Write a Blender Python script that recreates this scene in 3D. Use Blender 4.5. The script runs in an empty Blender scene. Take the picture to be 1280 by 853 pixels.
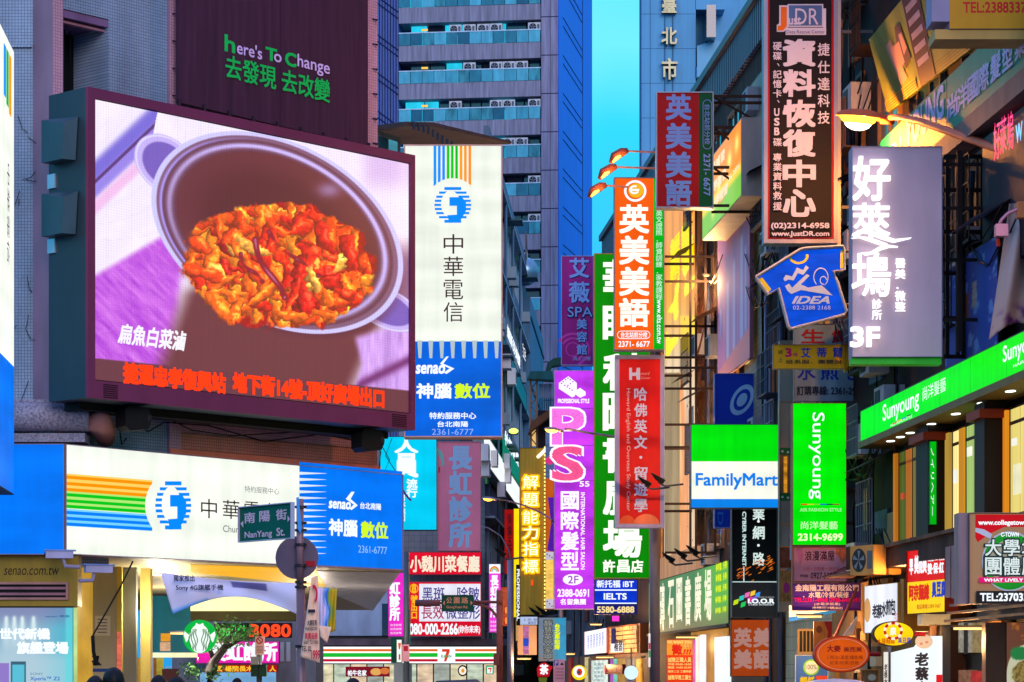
import bpy, math, random
import numpy as np
from mathutils import Vector
random.seed(7); rng = np.random.default_rng(7)
sc = bpy.context.scene
R = math.radians
F, CX, HY, CH = 3300.0, 640.0, 848.0, 1.5      # focal length in photo px, image centre, horizon row, camera height (m)
# ------------------------------------------------------------------ camera, world, light, exposure
cam = bpy.data.cameras.new('camera'); cam.sensor_width = 36; cam.lens = F/1280*36
cam.shift_y = (HY-426.5)/1280; cam.clip_end = 3000; cam.clip_start = .5
co = bpy.data.objects.new('camera', cam); sc.collection.objects.link(co)
co.location = (0, 0, CH); co.rotation_euler = (R(90), 0, 0); sc.camera = co
w = bpy.data.worlds.new('World'); sc.world = w; w.use_nodes = True
nt = w.node_tree; N = nt.nodes; L = nt.links; bg = N['Background']
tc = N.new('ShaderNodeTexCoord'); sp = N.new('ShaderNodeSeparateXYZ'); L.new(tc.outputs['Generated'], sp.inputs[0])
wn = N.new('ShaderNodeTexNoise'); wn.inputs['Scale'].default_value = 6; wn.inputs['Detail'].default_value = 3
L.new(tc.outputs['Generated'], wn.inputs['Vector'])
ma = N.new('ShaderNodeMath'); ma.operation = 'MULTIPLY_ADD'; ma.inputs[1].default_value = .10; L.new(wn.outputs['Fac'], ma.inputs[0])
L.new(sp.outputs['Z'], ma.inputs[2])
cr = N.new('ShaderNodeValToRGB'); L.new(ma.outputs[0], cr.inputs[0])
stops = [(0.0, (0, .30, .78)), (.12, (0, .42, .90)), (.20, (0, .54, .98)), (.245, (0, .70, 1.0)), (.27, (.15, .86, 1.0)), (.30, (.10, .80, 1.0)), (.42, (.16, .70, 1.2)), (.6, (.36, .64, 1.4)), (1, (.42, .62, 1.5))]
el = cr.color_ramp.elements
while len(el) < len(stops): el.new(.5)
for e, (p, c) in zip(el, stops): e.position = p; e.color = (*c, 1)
sky = N.new('ShaderNodeTexSky'); sky.sky_type = 'NISHITA'; sky.sun_disc = False; sky.sun_elevation = R(3); sky.sun_rotation = R(200)
mx = N.new('ShaderNodeMix'); mx.data_type = 'RGBA'; mx.blend_type = 'ADD'; mx.inputs['Factor'].default_value = .02
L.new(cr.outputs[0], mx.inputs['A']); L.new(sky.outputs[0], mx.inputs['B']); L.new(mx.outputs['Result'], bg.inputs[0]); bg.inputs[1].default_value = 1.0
sl = bpy.data.lights.new('sun', 'SUN'); sl.energy = 1.5; sl.angle = R(30); sl.color = (1, .74, .74)
so = bpy.data.objects.new('sun', sl); sc.collection.objects.link(so); so.rotation_euler = (R(70), 0, R(14))   # last glow, behind the camera
sc.view_settings.view_transform = 'Standard'; sc.view_settings.look = 'None'; sc.view_settings.exposure = 0; sc.view_settings.gamma = 1
sc.cycles.sample_clamp_indirect = 3; sc.cycles.max_bounces = 5; sc.cycles.diffuse_bounces = 3; sc.cycles.use_denoising = True

# ------------------------------------------------------------------ materials
def lin(c): return tuple((v/255/12.92 if v/255 <= .04045 else ((v/255+.055)/1.055)**2.4) for v in c)
_m = {}
def node_noise(nt, scale, detail, lo, hi, vec=None, stretch=None):
    n = nt.nodes.new('ShaderNodeTexNoise'); n.inputs['Scale'].default_value = scale; n.inputs['Detail'].default_value = detail
    t = nt.nodes.new('ShaderNodeTexCoord'); mp = nt.nodes.new('ShaderNodeMapping')
    if stretch: mp.inputs['Scale'].default_value = stretch
    nt.links.new(t.outputs['Object'], mp.inputs[0]); nt.links.new(mp.outputs[0], n.inputs['Vector'])
    r = nt.nodes.new('ShaderNodeMapRange'); r.inputs['From Min'].default_value = .3; r.inputs['From Max'].default_value = .7
    r.inputs['To Min'].default_value = lo; r.inputs['To Max'].default_value = hi; nt.links.new(n.outputs['Fac'], r.inputs[0])
    return r.outputs[0]
def mulcol(nt, fac, col):
    v = nt.nodes.new('ShaderNodeVectorMath'); v.operation = 'SCALE'; v.inputs[0].default_value = col; nt.links.new(fac, v.inputs['Scale'])
    return v.outputs[0]
def mt(c, rough=.6, metal=0, var=.25, kind='dirt', sc_=1.0):
    """a lit surface: sRGB base colour with dirt / grain"""
    k = ('mt', c, rough, metal, var, kind, sc_)
    if k in _m: return _m[k]
    m = bpy.data.materials.new('surface'); m.use_nodes = True; t = m.node_tree; b = t.nodes['Principled BSDF']
    b.inputs['Roughness'].default_value = max(rough, .3) if metal else max(rough, .55); b.inputs['Metallic'].default_value = metal; b.inputs['Specular IOR Level'].default_value = .5 if metal else .2
    col = lin(c)
    st = {'dirt': (1, 1, .35), 'streak': (4, 4, .25), 'fine': (1, 1, 1)}.get(kind, (1, 1, 1))
    f = node_noise(t, 2.2*sc_, 5, 1-var, 1+var*.5, stretch=st)
    out = mulcol(t, f, col)
    t.links.new(out, b.inputs['Base Color'])
    if kind == 'corr':
        pass
    m_b = t.nodes.new('ShaderNodeBump'); m_b.inputs['Strength'].default_value = .12; m_b.inputs['Distance'].default_value = .02
    t.links.new(f, m_b.inputs['Height']); t.links.new(m_b.outputs[0], b.inputs['Normal'])
    _m[k] = m; return m
def tile(c, cm, w_=.05, h_=.05, var=.42, rough=.35):
    k = ('tile', c, cm, w_, h_, var)
    if k in _m: return _m[k]
    m = bpy.data.materials.new('mosaic_tile'); m.use_nodes = True; t = m.node_tree; b = t.nodes['Principled BSDF']; b.inputs['Roughness'].default_value = rough
    tcn = t.nodes.new('ShaderNodeTexCoord'); s = t.nodes.new('ShaderNodeSeparateXYZ'); cb = t.nodes.new('ShaderNodeCombineXYZ')
    t.links.new(tcn.outputs['Object'], s.inputs[0]); t.links.new(s.outputs['X'], cb.inputs['X']); t.links.new(s.outputs['Z'], cb.inputs['Y'])
    br = t.nodes.new('ShaderNodeTexBrick'); br.offset = 0; br.inputs['Scale'].default_value = 1; br.inputs['Brick Width'].default_value = w_; br.inputs['Row Height'].default_value = h_
    br.inputs['Mortar Size'].default_value = .006; br.inputs['Color1'].default_value = (*lin(c), 1); br.inputs['Color2'].default_value = (*[v*.85 for v in lin(c)], 1); br.inputs['Mortar'].default_value = (*lin(cm), 1)
    t.links.new(cb.outputs[0], br.inputs['Vector'])
    f = node_noise(t, 1.1, 6, 1-var, 1.08, stretch=(1, 1, .4))
    v = t.nodes.new('ShaderNodeVectorMath'); v.operation = 'SCALE'; t.links.new(br.outputs['Color'], v.inputs[0]); t.links.new(f, v.inputs['Scale'])
    t.links.new(v.outputs[0], b.inputs['Base Color'])
    bu = t.nodes.new('ShaderNodeBump'); bu.inputs['Strength'].default_value = .3; bu.inputs['Distance'].default_value = .01; bu.invert = True
    t.links.new(br.outputs['Fac'], bu.inputs['Height']); t.links.new(bu.outputs[0], b.inputs['Normal'])
    _m[k] = m; return m
def em(c, s=1.0, var=.08, samp=True, stretch=(1, 1, 3), nsc=.8):
    """a surface that gives off light (light-box face, lamp, screen)"""
    k = ('em', c, s, var, samp, stretch, nsc)
    if k in _m: return _m[k]
    m = bpy.data.materials.new('lit_plastic'); m.use_nodes = True; t = m.node_tree; b = t.nodes['Principled BSDF']
    s_in = s; s = s*1.12 if var else s
    col = lin(c); b.inputs['Base Color'].default_value = (*[v*.02 for v in col], 1); b.inputs['Roughness'].default_value = .5; b.inputs['Specular IOR Level'].default_value = .06
    b.inputs['Emission Color'].default_value = (*col, 1)
    if var:
        nf = node_noise(t, nsc, 3, s*(1-var), s*(1+var*.4), stretch=stretch)
        wv = t.nodes.new('ShaderNodeTexWave'); wv.bands_direction = 'Z' if stretch[2] >= stretch[0] else 'X'; wv.inputs['Scale'].default_value = .55; wv.inputs['Distortion'].default_value = .6; wv.inputs['Detail'].default_value = 1
        t2 = t.nodes.new('ShaderNodeTexCoord'); t.links.new(t2.outputs['Object'], wv.inputs['Vector'])
        mr = t.nodes.new('ShaderNodeMapRange'); mr.inputs['To Min'].default_value = .94; mr.inputs['To Max'].default_value = 1.02; t.links.new(wv.outputs['Fac'], mr.inputs[0])
        st_ = node_noise(t, 2.0, 6, .90, 1.03, stretch=(2.0, 2.0, .2))
        mu = t.nodes.new('ShaderNodeMath'); mu.operation = 'MULTIPLY'; t.links.new(nf, mu.inputs[0]); t.links.new(mr.outputs[0], mu.inputs[1])
        m2 = t.nodes.new('ShaderNodeMath'); m2.operation = 'MULTIPLY'; t.links.new(mu.outputs[0], m2.inputs[0]); t.links.new(st_, m2.inputs[1]); t.links.new(m2.outputs[0], b.inputs['Emission Strength'])
    else: b.inputs['Emission Strength'].default_value = s
    if not samp: m.cycles.emission_sampling = 'NONE'
    _m[k] = m; return m
def le(c, s=1.0): return em(c, s, 0, False)          # lit lettering
def attr_mat(emit=1.0, rough=.5):
    k = ('attr', emit)
    if k in _m: return _m[k]
    m = bpy.data.materials.new('printed_picture'); m.use_nodes = True; t = m.node_tree; b = t.nodes['Principled BSDF']; b.inputs['Roughness'].default_value = rough
    a = t.nodes.new('ShaderNodeAttribute'); a.attribute_name = 'Col'
    if emit: t.links.new(a.outputs['Color'], b.inputs['Emission Color']); b.inputs['Emission Strength'].default_value = emit; b.inputs['Base Color'].default_value = (.02, .02, .02, 1)
    else: t.links.new(a.outputs['Color'], b.inputs['Base Color'])
    _m[k] = m; return m
def glassm(c=(30, 70, 90), rough=.08):
    k = ('gl', c)
    if k in _m: return _m[k]
    m = bpy.data.materials.new('window_glass'); m.use_nodes = True; b = m.node_tree.nodes['Principled BSDF']
    b.inputs['Base Color'].default_value = (*lin(c), 1); b.inputs['Roughness'].default_value = rough; b.inputs['Specular IOR Level'].default_value = .8
    _m[k] = m; return m

# ------------------------------------------------------------------ mesh building
def link(o, parent=None):
    sc.collection.objects.link(o)
    if parent is not None: o.parent = parent
    return o
def mesh_obj(name, V, Fc, mat, parent=None, smooth=False):
    me = bpy.data.meshes.new(name); me.from_pydata([tuple(v) for v in V], [], Fc)
    if isinstance(mat, (list, tuple)):
        for q in mat: me.materials.append(q)
    else: me.materials.append(mat)
    if smooth:
        me.polygons.foreach_set('use_smooth', [True]*len(me.polygons))
    me.update(); return link(bpy.data.objects.new(name, me), parent)
class MB:
    def __init__(s): s.V = []; s.F = []
    def add(s, V, Fc):
        n = len(s.V); s.V += [tuple(v) for v in V]; s.F += [tuple(i+n for i in f) for f in Fc]; return s
    def box(s, x0, x1, y0, y1, z0, z1):
        x0, x1 = sorted((x0, x1)); y0, y1 = sorted((y0, y1)); z0, z1 = sorted((z0, z1))
        return s.add([(x0,y0,z0),(x1,y0,z0),(x1,y1,z0),(x0,y1,z0),(x0,y0,z1),(x1,y0,z1),(x1,y1,z1),(x0,y1,z1)],
                     [(0,3,2,1),(4,5,6,7),(0,1,5,4),(1,2,6,5),(2,3,7,6),(3,0,4,7)])
    def tube(s, P, r, n=8, cap=True):
        P = [Vector(p) for p in P]; rs = r if isinstance(r, (list, tuple)) else [r]*len(P); b = len(s.V)
        for i, p in enumerate(P):
            d = (P[min(i+1, len(P)-1)]-P[max(i-1, 0)]).normalized()
            a = d.cross(Vector((0, 0, 1)));  a = a if a.length > .05 else d.cross(Vector((1, 0, 0)))
            a.normalize(); c = d.cross(a)
            for k in range(n):
                t = 2*math.pi*k/n; s.V.append(tuple(p+rs[i]*(math.cos(t)*a+math.sin(t)*c)))
        for i in range(len(P)-1):
            for k in range(n):
                s.F.append((b+i*n+k, b+i*n+(k+1) % n, b+(i+1)*n+(k+1) % n, b+(i+1)*n+k))
        if cap: s.F.append(tuple(b+k for k in range(n))[::-1]); s.F.append(tuple(b+(len(P)-1)*n+k for k in range(n)))
        return s
    def prism(s, pts, y0, y1):      # polygon in x,z extruded along y
        n = len(pts); A = [(x, y0, z) for x, z in pts]+[(x, y1, z) for x, z in pts]
        return s.add(A, [tuple(range(n)), tuple(range(2*n-1, n-1, -1))]+[(i, n+i, n+(i+1) % n, (i+1) % n) for i in range(n)])
    def ellipsoid(s, c, r, nu=14, nv=9, rot=None):
        b = len(s.V)
        for j in range(nv+1):
            ph = math.pi*j/nv
            for i in range(nu):
                th = 2*math.pi*i/nu; s.V.append((c[0]+r[0]*math.sin(ph)*math.cos(th), c[1]+r[1]*math.sin(ph)*math.sin(th), c[2]+r[2]*math.cos(ph)))
        for j in range(nv):
            for i in range(nu): s.F.append((b+j*nu+i, b+(j+1)*nu+i, b+(j+1)*nu+(i+1) % nu, b+j*nu+(i+1) % nu))
        return s
    def make(s, name, mat, parent=None, smooth=False): return mesh_obj(name, s.V, s.F, mat, parent, smooth)
def W(px, py, D): return Vector(((px-CX)*D/F, D, CH+(HY-py)*D/F))
def tag(o, label, cat, group=None):
    o['label'] = label; o['category'] = cat
    if group: o['group'] = group
    return o
def empty(name, label, cat, loc, rz=0, group=None):
    o = link(bpy.data.objects.new(name, None)); o.location = loc; o.rotation_euler = (0, 0, rz); o.empty_display_size = .3
    return tag(o, label, cat, group)

# glyphs
_g = {}
def glyph(t):
    if t not in _g:
        c = bpy.data.curves.new('t', 'FONT'); c.body = t; c.resolution_u = 3; c.fill_mode = 'FRONT'
        o = bpy.data.objects.new('t', c); m = o.to_mesh()
        V = np.array([v.co[:2] for v in m.vertices]).reshape(-1, 2); Fc = [tuple(p.vertices) for p in m.polygons]
        o.to_mesh_clear(); bpy.data.objects.remove(o); bpy.data.curves.remove(c); _g[t] = (V, Fc)
    return _g[t]
def facx(D): return 10.303-.07273*D          # the right-hand facade line of the street
def fd(px): return 34000/(px-400)             # its distance at a photo column

class K:
    """a thing built on an upright plane; everything on it is given in photo pixels and projected to that plane"""
    def __init__(s, name, label, cat, x0, x1, D, Dr=None, group=None, z0=None, kind=None):
        Dr = D if Dr is None else Dr
        a = np.array([(x0-CX)*D/F, D]); b = np.array([(x1-CX)*Dr/F, Dr]); s.P = a; u = b-a; s.len = float(np.hypot(*u)); s.u = u/s.len
        s.zb = 0 if z0 is None else CH+(HY-z0)*D/F
        s.x0, s.x1 = x0, x1
        s.root = empty(name, label, cat, (a[0], a[1], s.zb), math.atan2(s.u[1], s.u[0]), group)
        s.k = 0
    def hit(s, px, off=0):        # along-plane coordinate and distance for a column
        tx = (px-CX)/F; n = np.array([s.u[1], -s.u[0]]); P = s.P+n*off
        den = s.u[0]-tx*s.u[1]; t = (tx*P[1]-P[0])/den; return t, P[1]+t*s.u[1]
    def sz(s, px, py, off=0):
        t, D = s.hit(px, off); return t, CH+(HY-py)*D/F-s.zb
    def off(s): s.k += 1; return .004+.0012*s.k
    def box(s, x0, y0, x1, y1, front, back, mat, name='panel', parent=None):
        """y0,y1 read at the left column; front = metres proud of the plane, back = metres behind it"""
        a, zt = s.sz(x0, y0, front); b, _ = s.sz(x1, y0, front); _, zb = s.sz(x0, y1, front)
        return MB().box(a, b, -front, back, zb, zt).make(name, mat, parent or s.root)
    def bxm(s, a, b, f, k, z0, z1, mat, name, parent=None): return MB().box(a, b, -f, k, z0, z1).make(name, mat, parent or s.root)
    def face(s, x0, y0, x1, y1, mat, name='face_panel', off=None):
        o = s.off() if off is None else off
        a, zt = s.sz(x0, y0); b, _ = s.sz(x1, y0); _, zb = s.sz(x0, y1)
        return mesh_obj(name, [(a, -o, zb), (b, -o, zb), (b, -o, zt), (a, -o, zt)], [(0, 1, 2, 3)], mat, s.root)
    def poly(s, pts, mat, name='emblem', off=None, th=0, parent=None):
        o = s.off() if off is None else off; q = [s.sz(*p) for p in pts]
        if th: return MB().prism(q, -o-th, -o).make(name, mat, parent or s.root)
        return mesh_obj(name, [(x, -o, z) for x, z in q], [tuple(range(len(q)))], mat, parent or s.root)
    def ell(s, cx, cy, rx, ry, mat, name='emblem', inner=0, n=32, off=None, a0=0, a1=360, clip=None, parent=None):
        o = s.off() if off is None else off; V = []; Fc = []
        for k in range(n+1):
            t = R(a0+(a1-a0)*k/n)
            for q in (1, inner):
                x, z = s.sz(cx+rx*q*math.cos(t), cy-ry*q*math.sin(t)); V.append((x, -o, z))
        for k in range(n): Fc.append((2*k, 2*k+2, 2*k+3, 2*k+1) if inner else (2*k, 2*k+2, 2*k+1))
        return mesh_obj(name, V, Fc, mat, parent or s.root)
    def _put(s, items, mat, name, w, off, th=0, parent=None, wem=0):
        o = s.off() if off is None else off; V = []; Fc = []; big = wem > .026; s.k += 2 if big else 1
        for G, Fa in items:
            sh = [(0, 0)] if not wem else [(-1, -1), (1, -1), (1, 1), (-1, 1)]
            if big: sh = [(-1, -1), (0, -1), (1, -1), (-1, 0), (0, 0), (1, 0), (-1, 1), (0, 1), (1, 1)]
            wx, wz = w if isinstance(w, tuple) else (w, w); sh = [(p*wx, q*wz) for p, q in sh]
            for i, (dx, dz) in enumerate(sh):
                n = len(V); h = o+th+i*.0004; V += [(x+dx, -h, z+dz) for x, z in G]; Fc += [tuple(k+n for k in f) for f in Fa]
        if th:      # raised letters: walls between face and backing
            from collections import Counter
            nn = len(V); V += [(x, -o, z) for x, _, z in V]; c = Counter()
            for f in Fc:
                for a, b in zip(f, f[1:]+f[:1]): c[(a, b)] += 1
            Fc += [(a, a+nn, b+nn, b) for (a, b) in list(c) if (b, a) not in c]
        return mesh_obj(name, V, Fc, mat, parent or s.root)
    def text(s, t, x0, y0, x1, y1, mat, w=0, name='lettering', rot=0, off=None, skew=0, th=0):
        """string stretched to the box; y0,y1 read at the middle column; w = extra weight in em"""
        V, Fc = glyph(t)
        if not len(V): return
        V = V.copy(); V[:, 0] += skew*V[:, 1]
        if rot == 90: V = np.stack([V[:, 1], -V[:, 0]], 1)
        if rot == -90: V = np.stack([-V[:, 1], V[:, 0]], 1)
        lo, hi = V.min(0), V.max(0); q = (V-lo)/np.maximum(hi-lo, 1e-6); xm = (x0+x1)/2
        a, _ = s.sz(x0, y0); b, _ = s.sz(x1, y0); _, zt = s.sz(xm, y0); _, zb = s.sz(xm, y1)
        emh = (zt-zb)/max(hi[1]-lo[1], 1e-6) if not rot else abs(b-a)/max(hi[0]-lo[0], 1e-6)
        G = np.stack([a+q[:, 0]*(b-a), zb+q[:, 1]*(zt-zb)], 1)
        emw = abs(b-a)/max(hi[0]-lo[0], 1e-6); emv = abs(zt-zb)/max(hi[1]-lo[1], 1e-6)
        return s._put([(G, Fc)], mat, name, (w*emw, w*emv), off, th, wem=w)
    def col(s, t, x0, y0, x1, y1, mat, w=0, name='lettering', off=None, th=0, split=False, gap=0):
        """column of characters read downwards, one cell each"""
        n = len(t); items = []; xm = (x0+x1)/2; a, _ = s.sz(x0, y0); b, _ = s.sz(x1, y0); c = (y1-y0)/n; g = gap*c/2
        for i, ch in enumerate(t):
            if ch == ' ': continue
            V, Fc = glyph(ch); _, zt = s.sz(xm, y0+c*i+g); _, zb = s.sz(xm, y0+c*(i+1)-g)
            if ord(ch) < 256:
                lo, hi = V.min(0), V.max(0); q = (V-lo)/np.maximum(hi-lo, .35); q[:, 0] = .25+.5*q[:, 0]; q[:, 1] = .12+.76*q[:, 1]*(hi[1]-lo[1])/max(hi[1]-lo[1], .5)
            else: q = np.stack([V[:, 0], (V[:, 1]+.10)/.96], 1)
            items.append((np.stack([a+q[:, 0]*(b-a), zb+q[:, 1]*(zt-zb)], 1), Fc))
        if split: return [s._put([it], mat, 'letter', w*abs(b-a), off, th, wem=w) for it in items]
        return s._put(items, mat, name, w*abs(b-a), off, th, wem=w)
    def beam(s, p, q, off0, off1, r, mat, name='bracket'):
        a = s.sz(*p, off0); b = s.sz(*q, off1)
        return MB().tube([(a[0], -off0, a[1]), (b[0], -off1, b[1])], r, 6).make(name, mat, s.root)
    def pic(s, x0, y0, x1, y1, nx, ny, fn, emit=0, name='picture', off=None):
        o = s.off() if off is None else off
        a, zt = s.sz(x0, y0); b, _ = s.sz(x1, y0); _, zb = s.sz(x0, y1)
        U, T = np.meshgrid(np.linspace(0, 1, nx), np.linspace(0, 1, ny)); X = a+(b-a)*U; Z = zt+(zb-zt)*T
        wx = s.P[0]+s.u[0]*X; wy = s.P[1]+s.u[1]*X; PX = CX+F*wx/wy; PY = HY-F*(Z+s.zb-CH)/wy
        V = np.stack([X.ravel(), np.full(X.size, -o), Z.ravel()], 1); i = np.arange(nx*ny).reshape(ny, nx)
        Q = np.stack([i[1:, :-1], i[1:, 1:], i[:-1, 1:], i[:-1, :-1]], -1).reshape(-1, 4)
        me = bpy.data.meshes.new(name); me.vertices.add(len(V)); me.vertices.foreach_set('co', V.ravel())
        me.loops.add(Q.size); me.loops.foreach_set('vertex_index', Q.ravel().astype(np.int32))
        me.polygons.add(len(Q)); me.polygons.foreach_set('loop_start', np.arange(0, Q.size, 4, dtype=np.int32)); me.update()
        rgb = np.clip(fn(PX, PY, U, T), 0, 255)/255; rgb = np.where(rgb <= .04045, rgb/12.92, ((rgb+.055)/1.055)**2.4)
        ca = me.color_attributes.new('Col', 'FLOAT_COLOR', 'POINT')
        ca.data.foreach_set('color', np.concatenate([rgb.reshape(-1, 3), np.ones((X.size, 1))], 1).astype(np.float32).ravel())
        m = attr_mat(emit); me.materials.append(m); return link(bpy.data.objects.new(name, me), s.root)

# numpy painting helpers
_tab = rng.random((256, 256))
def vn(x, y):
    xi = np.floor(x).astype(int); yi = np.floor(y).astype(int); fx = x-xi; fy = y-yi; fx = fx*fx*(3-2*fx); fy = fy*fy*(3-2*fy)
    g = lambda a, b: _tab[a % 256, b % 256]
    return (g(xi, yi)*(1-fx)+g(xi+1, yi)*fx)*(1-fy)+(g(xi, yi+1)*(1-fx)+g(xi+1, yi+1)*fx)*fy
def fbm(x, y, o=4): return sum(vn(x*2**i+i*17, y*2**i+i*31)/2**(i+1) for i in range(o))/(1-.5**o)
def mixc(A, m, c):
    m = np.clip(m, 0, 1)[..., None]; return A*(1-m)+np.array(c, float)*m
def ss(a, b, x): t = np.clip((x-a)/(b-a), 0, 1); return t*t*(3-2*t)

# common materials
GREY = mt((120, 120, 128), .5); DARK = mt((28, 26, 30), .6); STEEL = mt((70, 68, 76), .45, .3); ALU = mt((150, 152, 170), .4, .3)
RUST = mt((88, 55, 42), .8, var=.5); BLACK = mt((12, 12, 14), .6); WHITEP = mt((205, 205, 210), .5, var=.12); GLASS = glassm()
BROWN = mt((60, 42, 34), .8, var=.5)

def sign(name, label, x0, y0, x1, y1, D, Dr=None, dep=.25, case=ALU, rim=2.0, face=None, cat='sign', group=None, wall=None, rimm=None):
    """a sign box: case behind, frame of four bars, face panel; x,y in photo px (y read at the left edge)"""
    k = K(name, label, cat, x0, x1, D, Dr, group, z0=y1)
    a, zt = k.sz(x0, y0); b, _ = k.sz(x1, y0); zb = 0
    k.W_, k.H_, k.D_ = b-a, zt, D
    k.bxm(a, b, 0, dep, zb, zt, case, 'case')
    r = rim*D/F
    if r > 0:
        m = MB(); m.box(a, b, -.03, 0, zt-r, zt); m.box(a, b, -.03, 0, 0, r); m.box(a, a+r, -.03, 0, r, zt-r); m.box(b-r, b, -.03, 0, r, zt-r)
        m.make('frame', rimm or case, k.root)
    if face is not None:
        mesh_obj('face_panel', [(a+r, -.004, r), (b-r, -.004, r), (b-r, -.004, zt-r), (a+r, -.004, zt-r)], [(0, 1, 2, 3)], face, k.root)
    if wall:     # steel arms out to the facade on the right
        Dd = D if Dr is None else Dr
        X1 = facx(Dd+dep/2)-k.P[0]
        for py in wall:
            z = k.sz(x0, py)[1]; MB().box(b-.03, X1, dep*.3, dep*.3+.06, z-.03, z+.03).make('bracket', BROWN, k.root)
            z -= .12; MB().box(b-.03, X1, dep*.7, dep*.7+.06, z-.03, z+.03).make('bracket', BROWN, k.root)
        for p, q in zip(wall[:-1], wall[1:]):
            za = k.sz(x0, p)[1]; zc = k.sz(x0, q)[1]
            MB().tube([(b, dep*.5, za), (X1, dep*.5, zc)], .028, 5).make('brace', BROWN, k.root)
    return k
# ================================================================== SETTING: ground, road, pavements
def structure(o): o['kind'] = 'structure'; return o
g = MB().add([(-900, -60, -.12), (900, -60, -.12), (900, 1800, -.12), (-900, 1800, -.12)], [(0, 1, 2, 3)]).make('ground', mt((70, 70, 74), .85)); structure(g)
rd = MB().box(-60, 60, 6, 33, -.3, -.004); rd.box(-1.2, 5.4, 33.01, 170, -.3, -.008); structure(rd.make('road', mt((62, 62, 66), .6)))
zc = MB()
for i in range(9): zc.box(-1+i*.8, -.55+i*.8, 29, 32, -.003, .002)
structure(zc.make('crosswalk', mt((190, 190, 186), .6)))
pv = MB(); pv.box(5.55, 9, 33.2, 170, -.3, .12); pv.box(-30, -1.4, 33.2, 170, -.3, .118); structure(pv.make('pavement', mt((120, 112, 105), .8)))
kb = MB(); kb.box(5.42, 5.54, 33.2, 170, -.3, .13); kb.box(-1.38, -1.24, 33.2, 170, -.3, .128); structure(kb.make('kerb', mt((150, 148, 140), .8)))

# ================================================================== FAR TOWERS
def office_tower():
    a = R(7); t = empty('office_tower', 'tall purple grey office tower with balconies of air conditioners and a blue side', 'building', (3.6, 205, 0), math.pi-a)
    # local +x runs along the front to the left, +y towards the viewer
    u = Vector((math.cos(math.pi-a), math.sin(math.pi-a)))
    stone = mt((140, 138, 158), .7, var=.4, kind='streak', sc_=.5); blue = mt((10, 110, 235), .35, var=.18, kind='streak', sc_=.3); dk = mt((30, 40, 60), .7)  # blue: sky reflection on the side face is put into this colour
    rail = mt((70, 165, 185), .2); rails = [rail, mt((45, 130, 150), .2), mt((85, 180, 200), .2), mt((60, 150, 165), .2, var=.6), mt((30, 105, 130), .2)]; railtop = mt((190, 215, 235), .3); fl = 2.98; zt = 47.97
    H = 62
    MB().box(-.02, 22, -28, -2.2, 0, H).make('core', mt((40, 70, 110), .5), t)
    MB().box(0, -.05, -28, -.02, 0, H).make('side_wall', blue, t)
    gm = MB()
    for k in range(-14, 6):
        z = zt+fl*k
        gm.tube([(-.06, -3, z-.4), (-.06, -18.8, z+.75)], .04, 4); gm.tube([(-.06, -3, z-1.05), (-.06, -18.8, z+.1)], .04, 4)
    gm.box(-.09, -.05, -19.1, -19, 0, H); gm.make('joint_strip', mt((6, 30, 90), .6), t)
    pm = mt((142, 138, 165), .6, var=.35, kind='streak', sc_=.5)
    for k in range(-14, 5):                           # corner pier in stone panels
        z = zt+fl*k
        MB().box(.03, .62, -2, -.02, z-1.0, z+1.9).make('stone_panel', pm, t); MB().box(.66, 1.33, -2, 0, z-1.0, z+1.9).make('stone_panel', pm, t)
    MB().box(0, 1.36, -2.2, -.05, 0, H).make('pier', mt((60, 56, 90), .7), t)
    x1 = 12.55
    glow = [em((40, 210, 245), .95, .3, stretch=(.6, 1, .3), nsc=2), glassm((15, 70, 95)), em((255, 200, 90), 1.2, .2)]
    for k in range(-14, 5):
        z = zt+fl*k
        MB().box(1.4, x1, -2.2, 0, z-1.22, z).make('spandrel', stone, t)
        nx_ = 12
        for j in range(nx_): MB().box(1.4+(x1-1.4)*j/nx_+.02, 1.4+(x1-1.4)*(j+1)/nx_-.02, -.03, .03, z+.02, z+.94).make('glass_panel', random.choice(rails), t)
        MB().box(1.38, x1, -.06, .06, z+.94, z+1.02).make('handrail', railtop, t)
        x = 1.6; j = 0
        while x < x1-1:
            wd = random.uniform(.7, 1.5); mat = random.choice([glow[0], GLASS, glow[1], dk, glow[0]]) if x > 3.5 else random.choice([glow[1], dk])
            MB().box(x, x+wd, -1.3, -1.0, z+.05, z+1.74).make('window', mat, t); x += wd+.12
        if k > -3: MB().box(10.4, 10.9, -.95, -.9, z+1.35, z+1.5).make('ceiling_lamp', glow[2], t)
    rb = mt((80, 100, 160), .5, var=.2, kind='streak')
    for i in range(8): MB().box(x1+.05+i*.22, x1+.2+i*.22, -2.2, -.1+.03*(i % 2), 0, H).make('wall_rib', rb, t)
    for k in range(-8, 5):
        z = zt+fl*k; gmb = MB(); gmb.tube([(x1+.05, -.02, z-.3), (x1+1.75, -.02, z+1.0)], .04, 4); gmb.tube([(x1+.05, -.02, z-.8), (x1+1.75, -.02, z+.5)], .04, 4); gmb.make('diagonal_strut', mt((30, 40, 90)), t)
    MB().box(x1+1.9, 24, -2.2, -.3, 0, H).make('wall', stone, t)
    return t, u, fl, zt
TW = office_tower()
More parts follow.
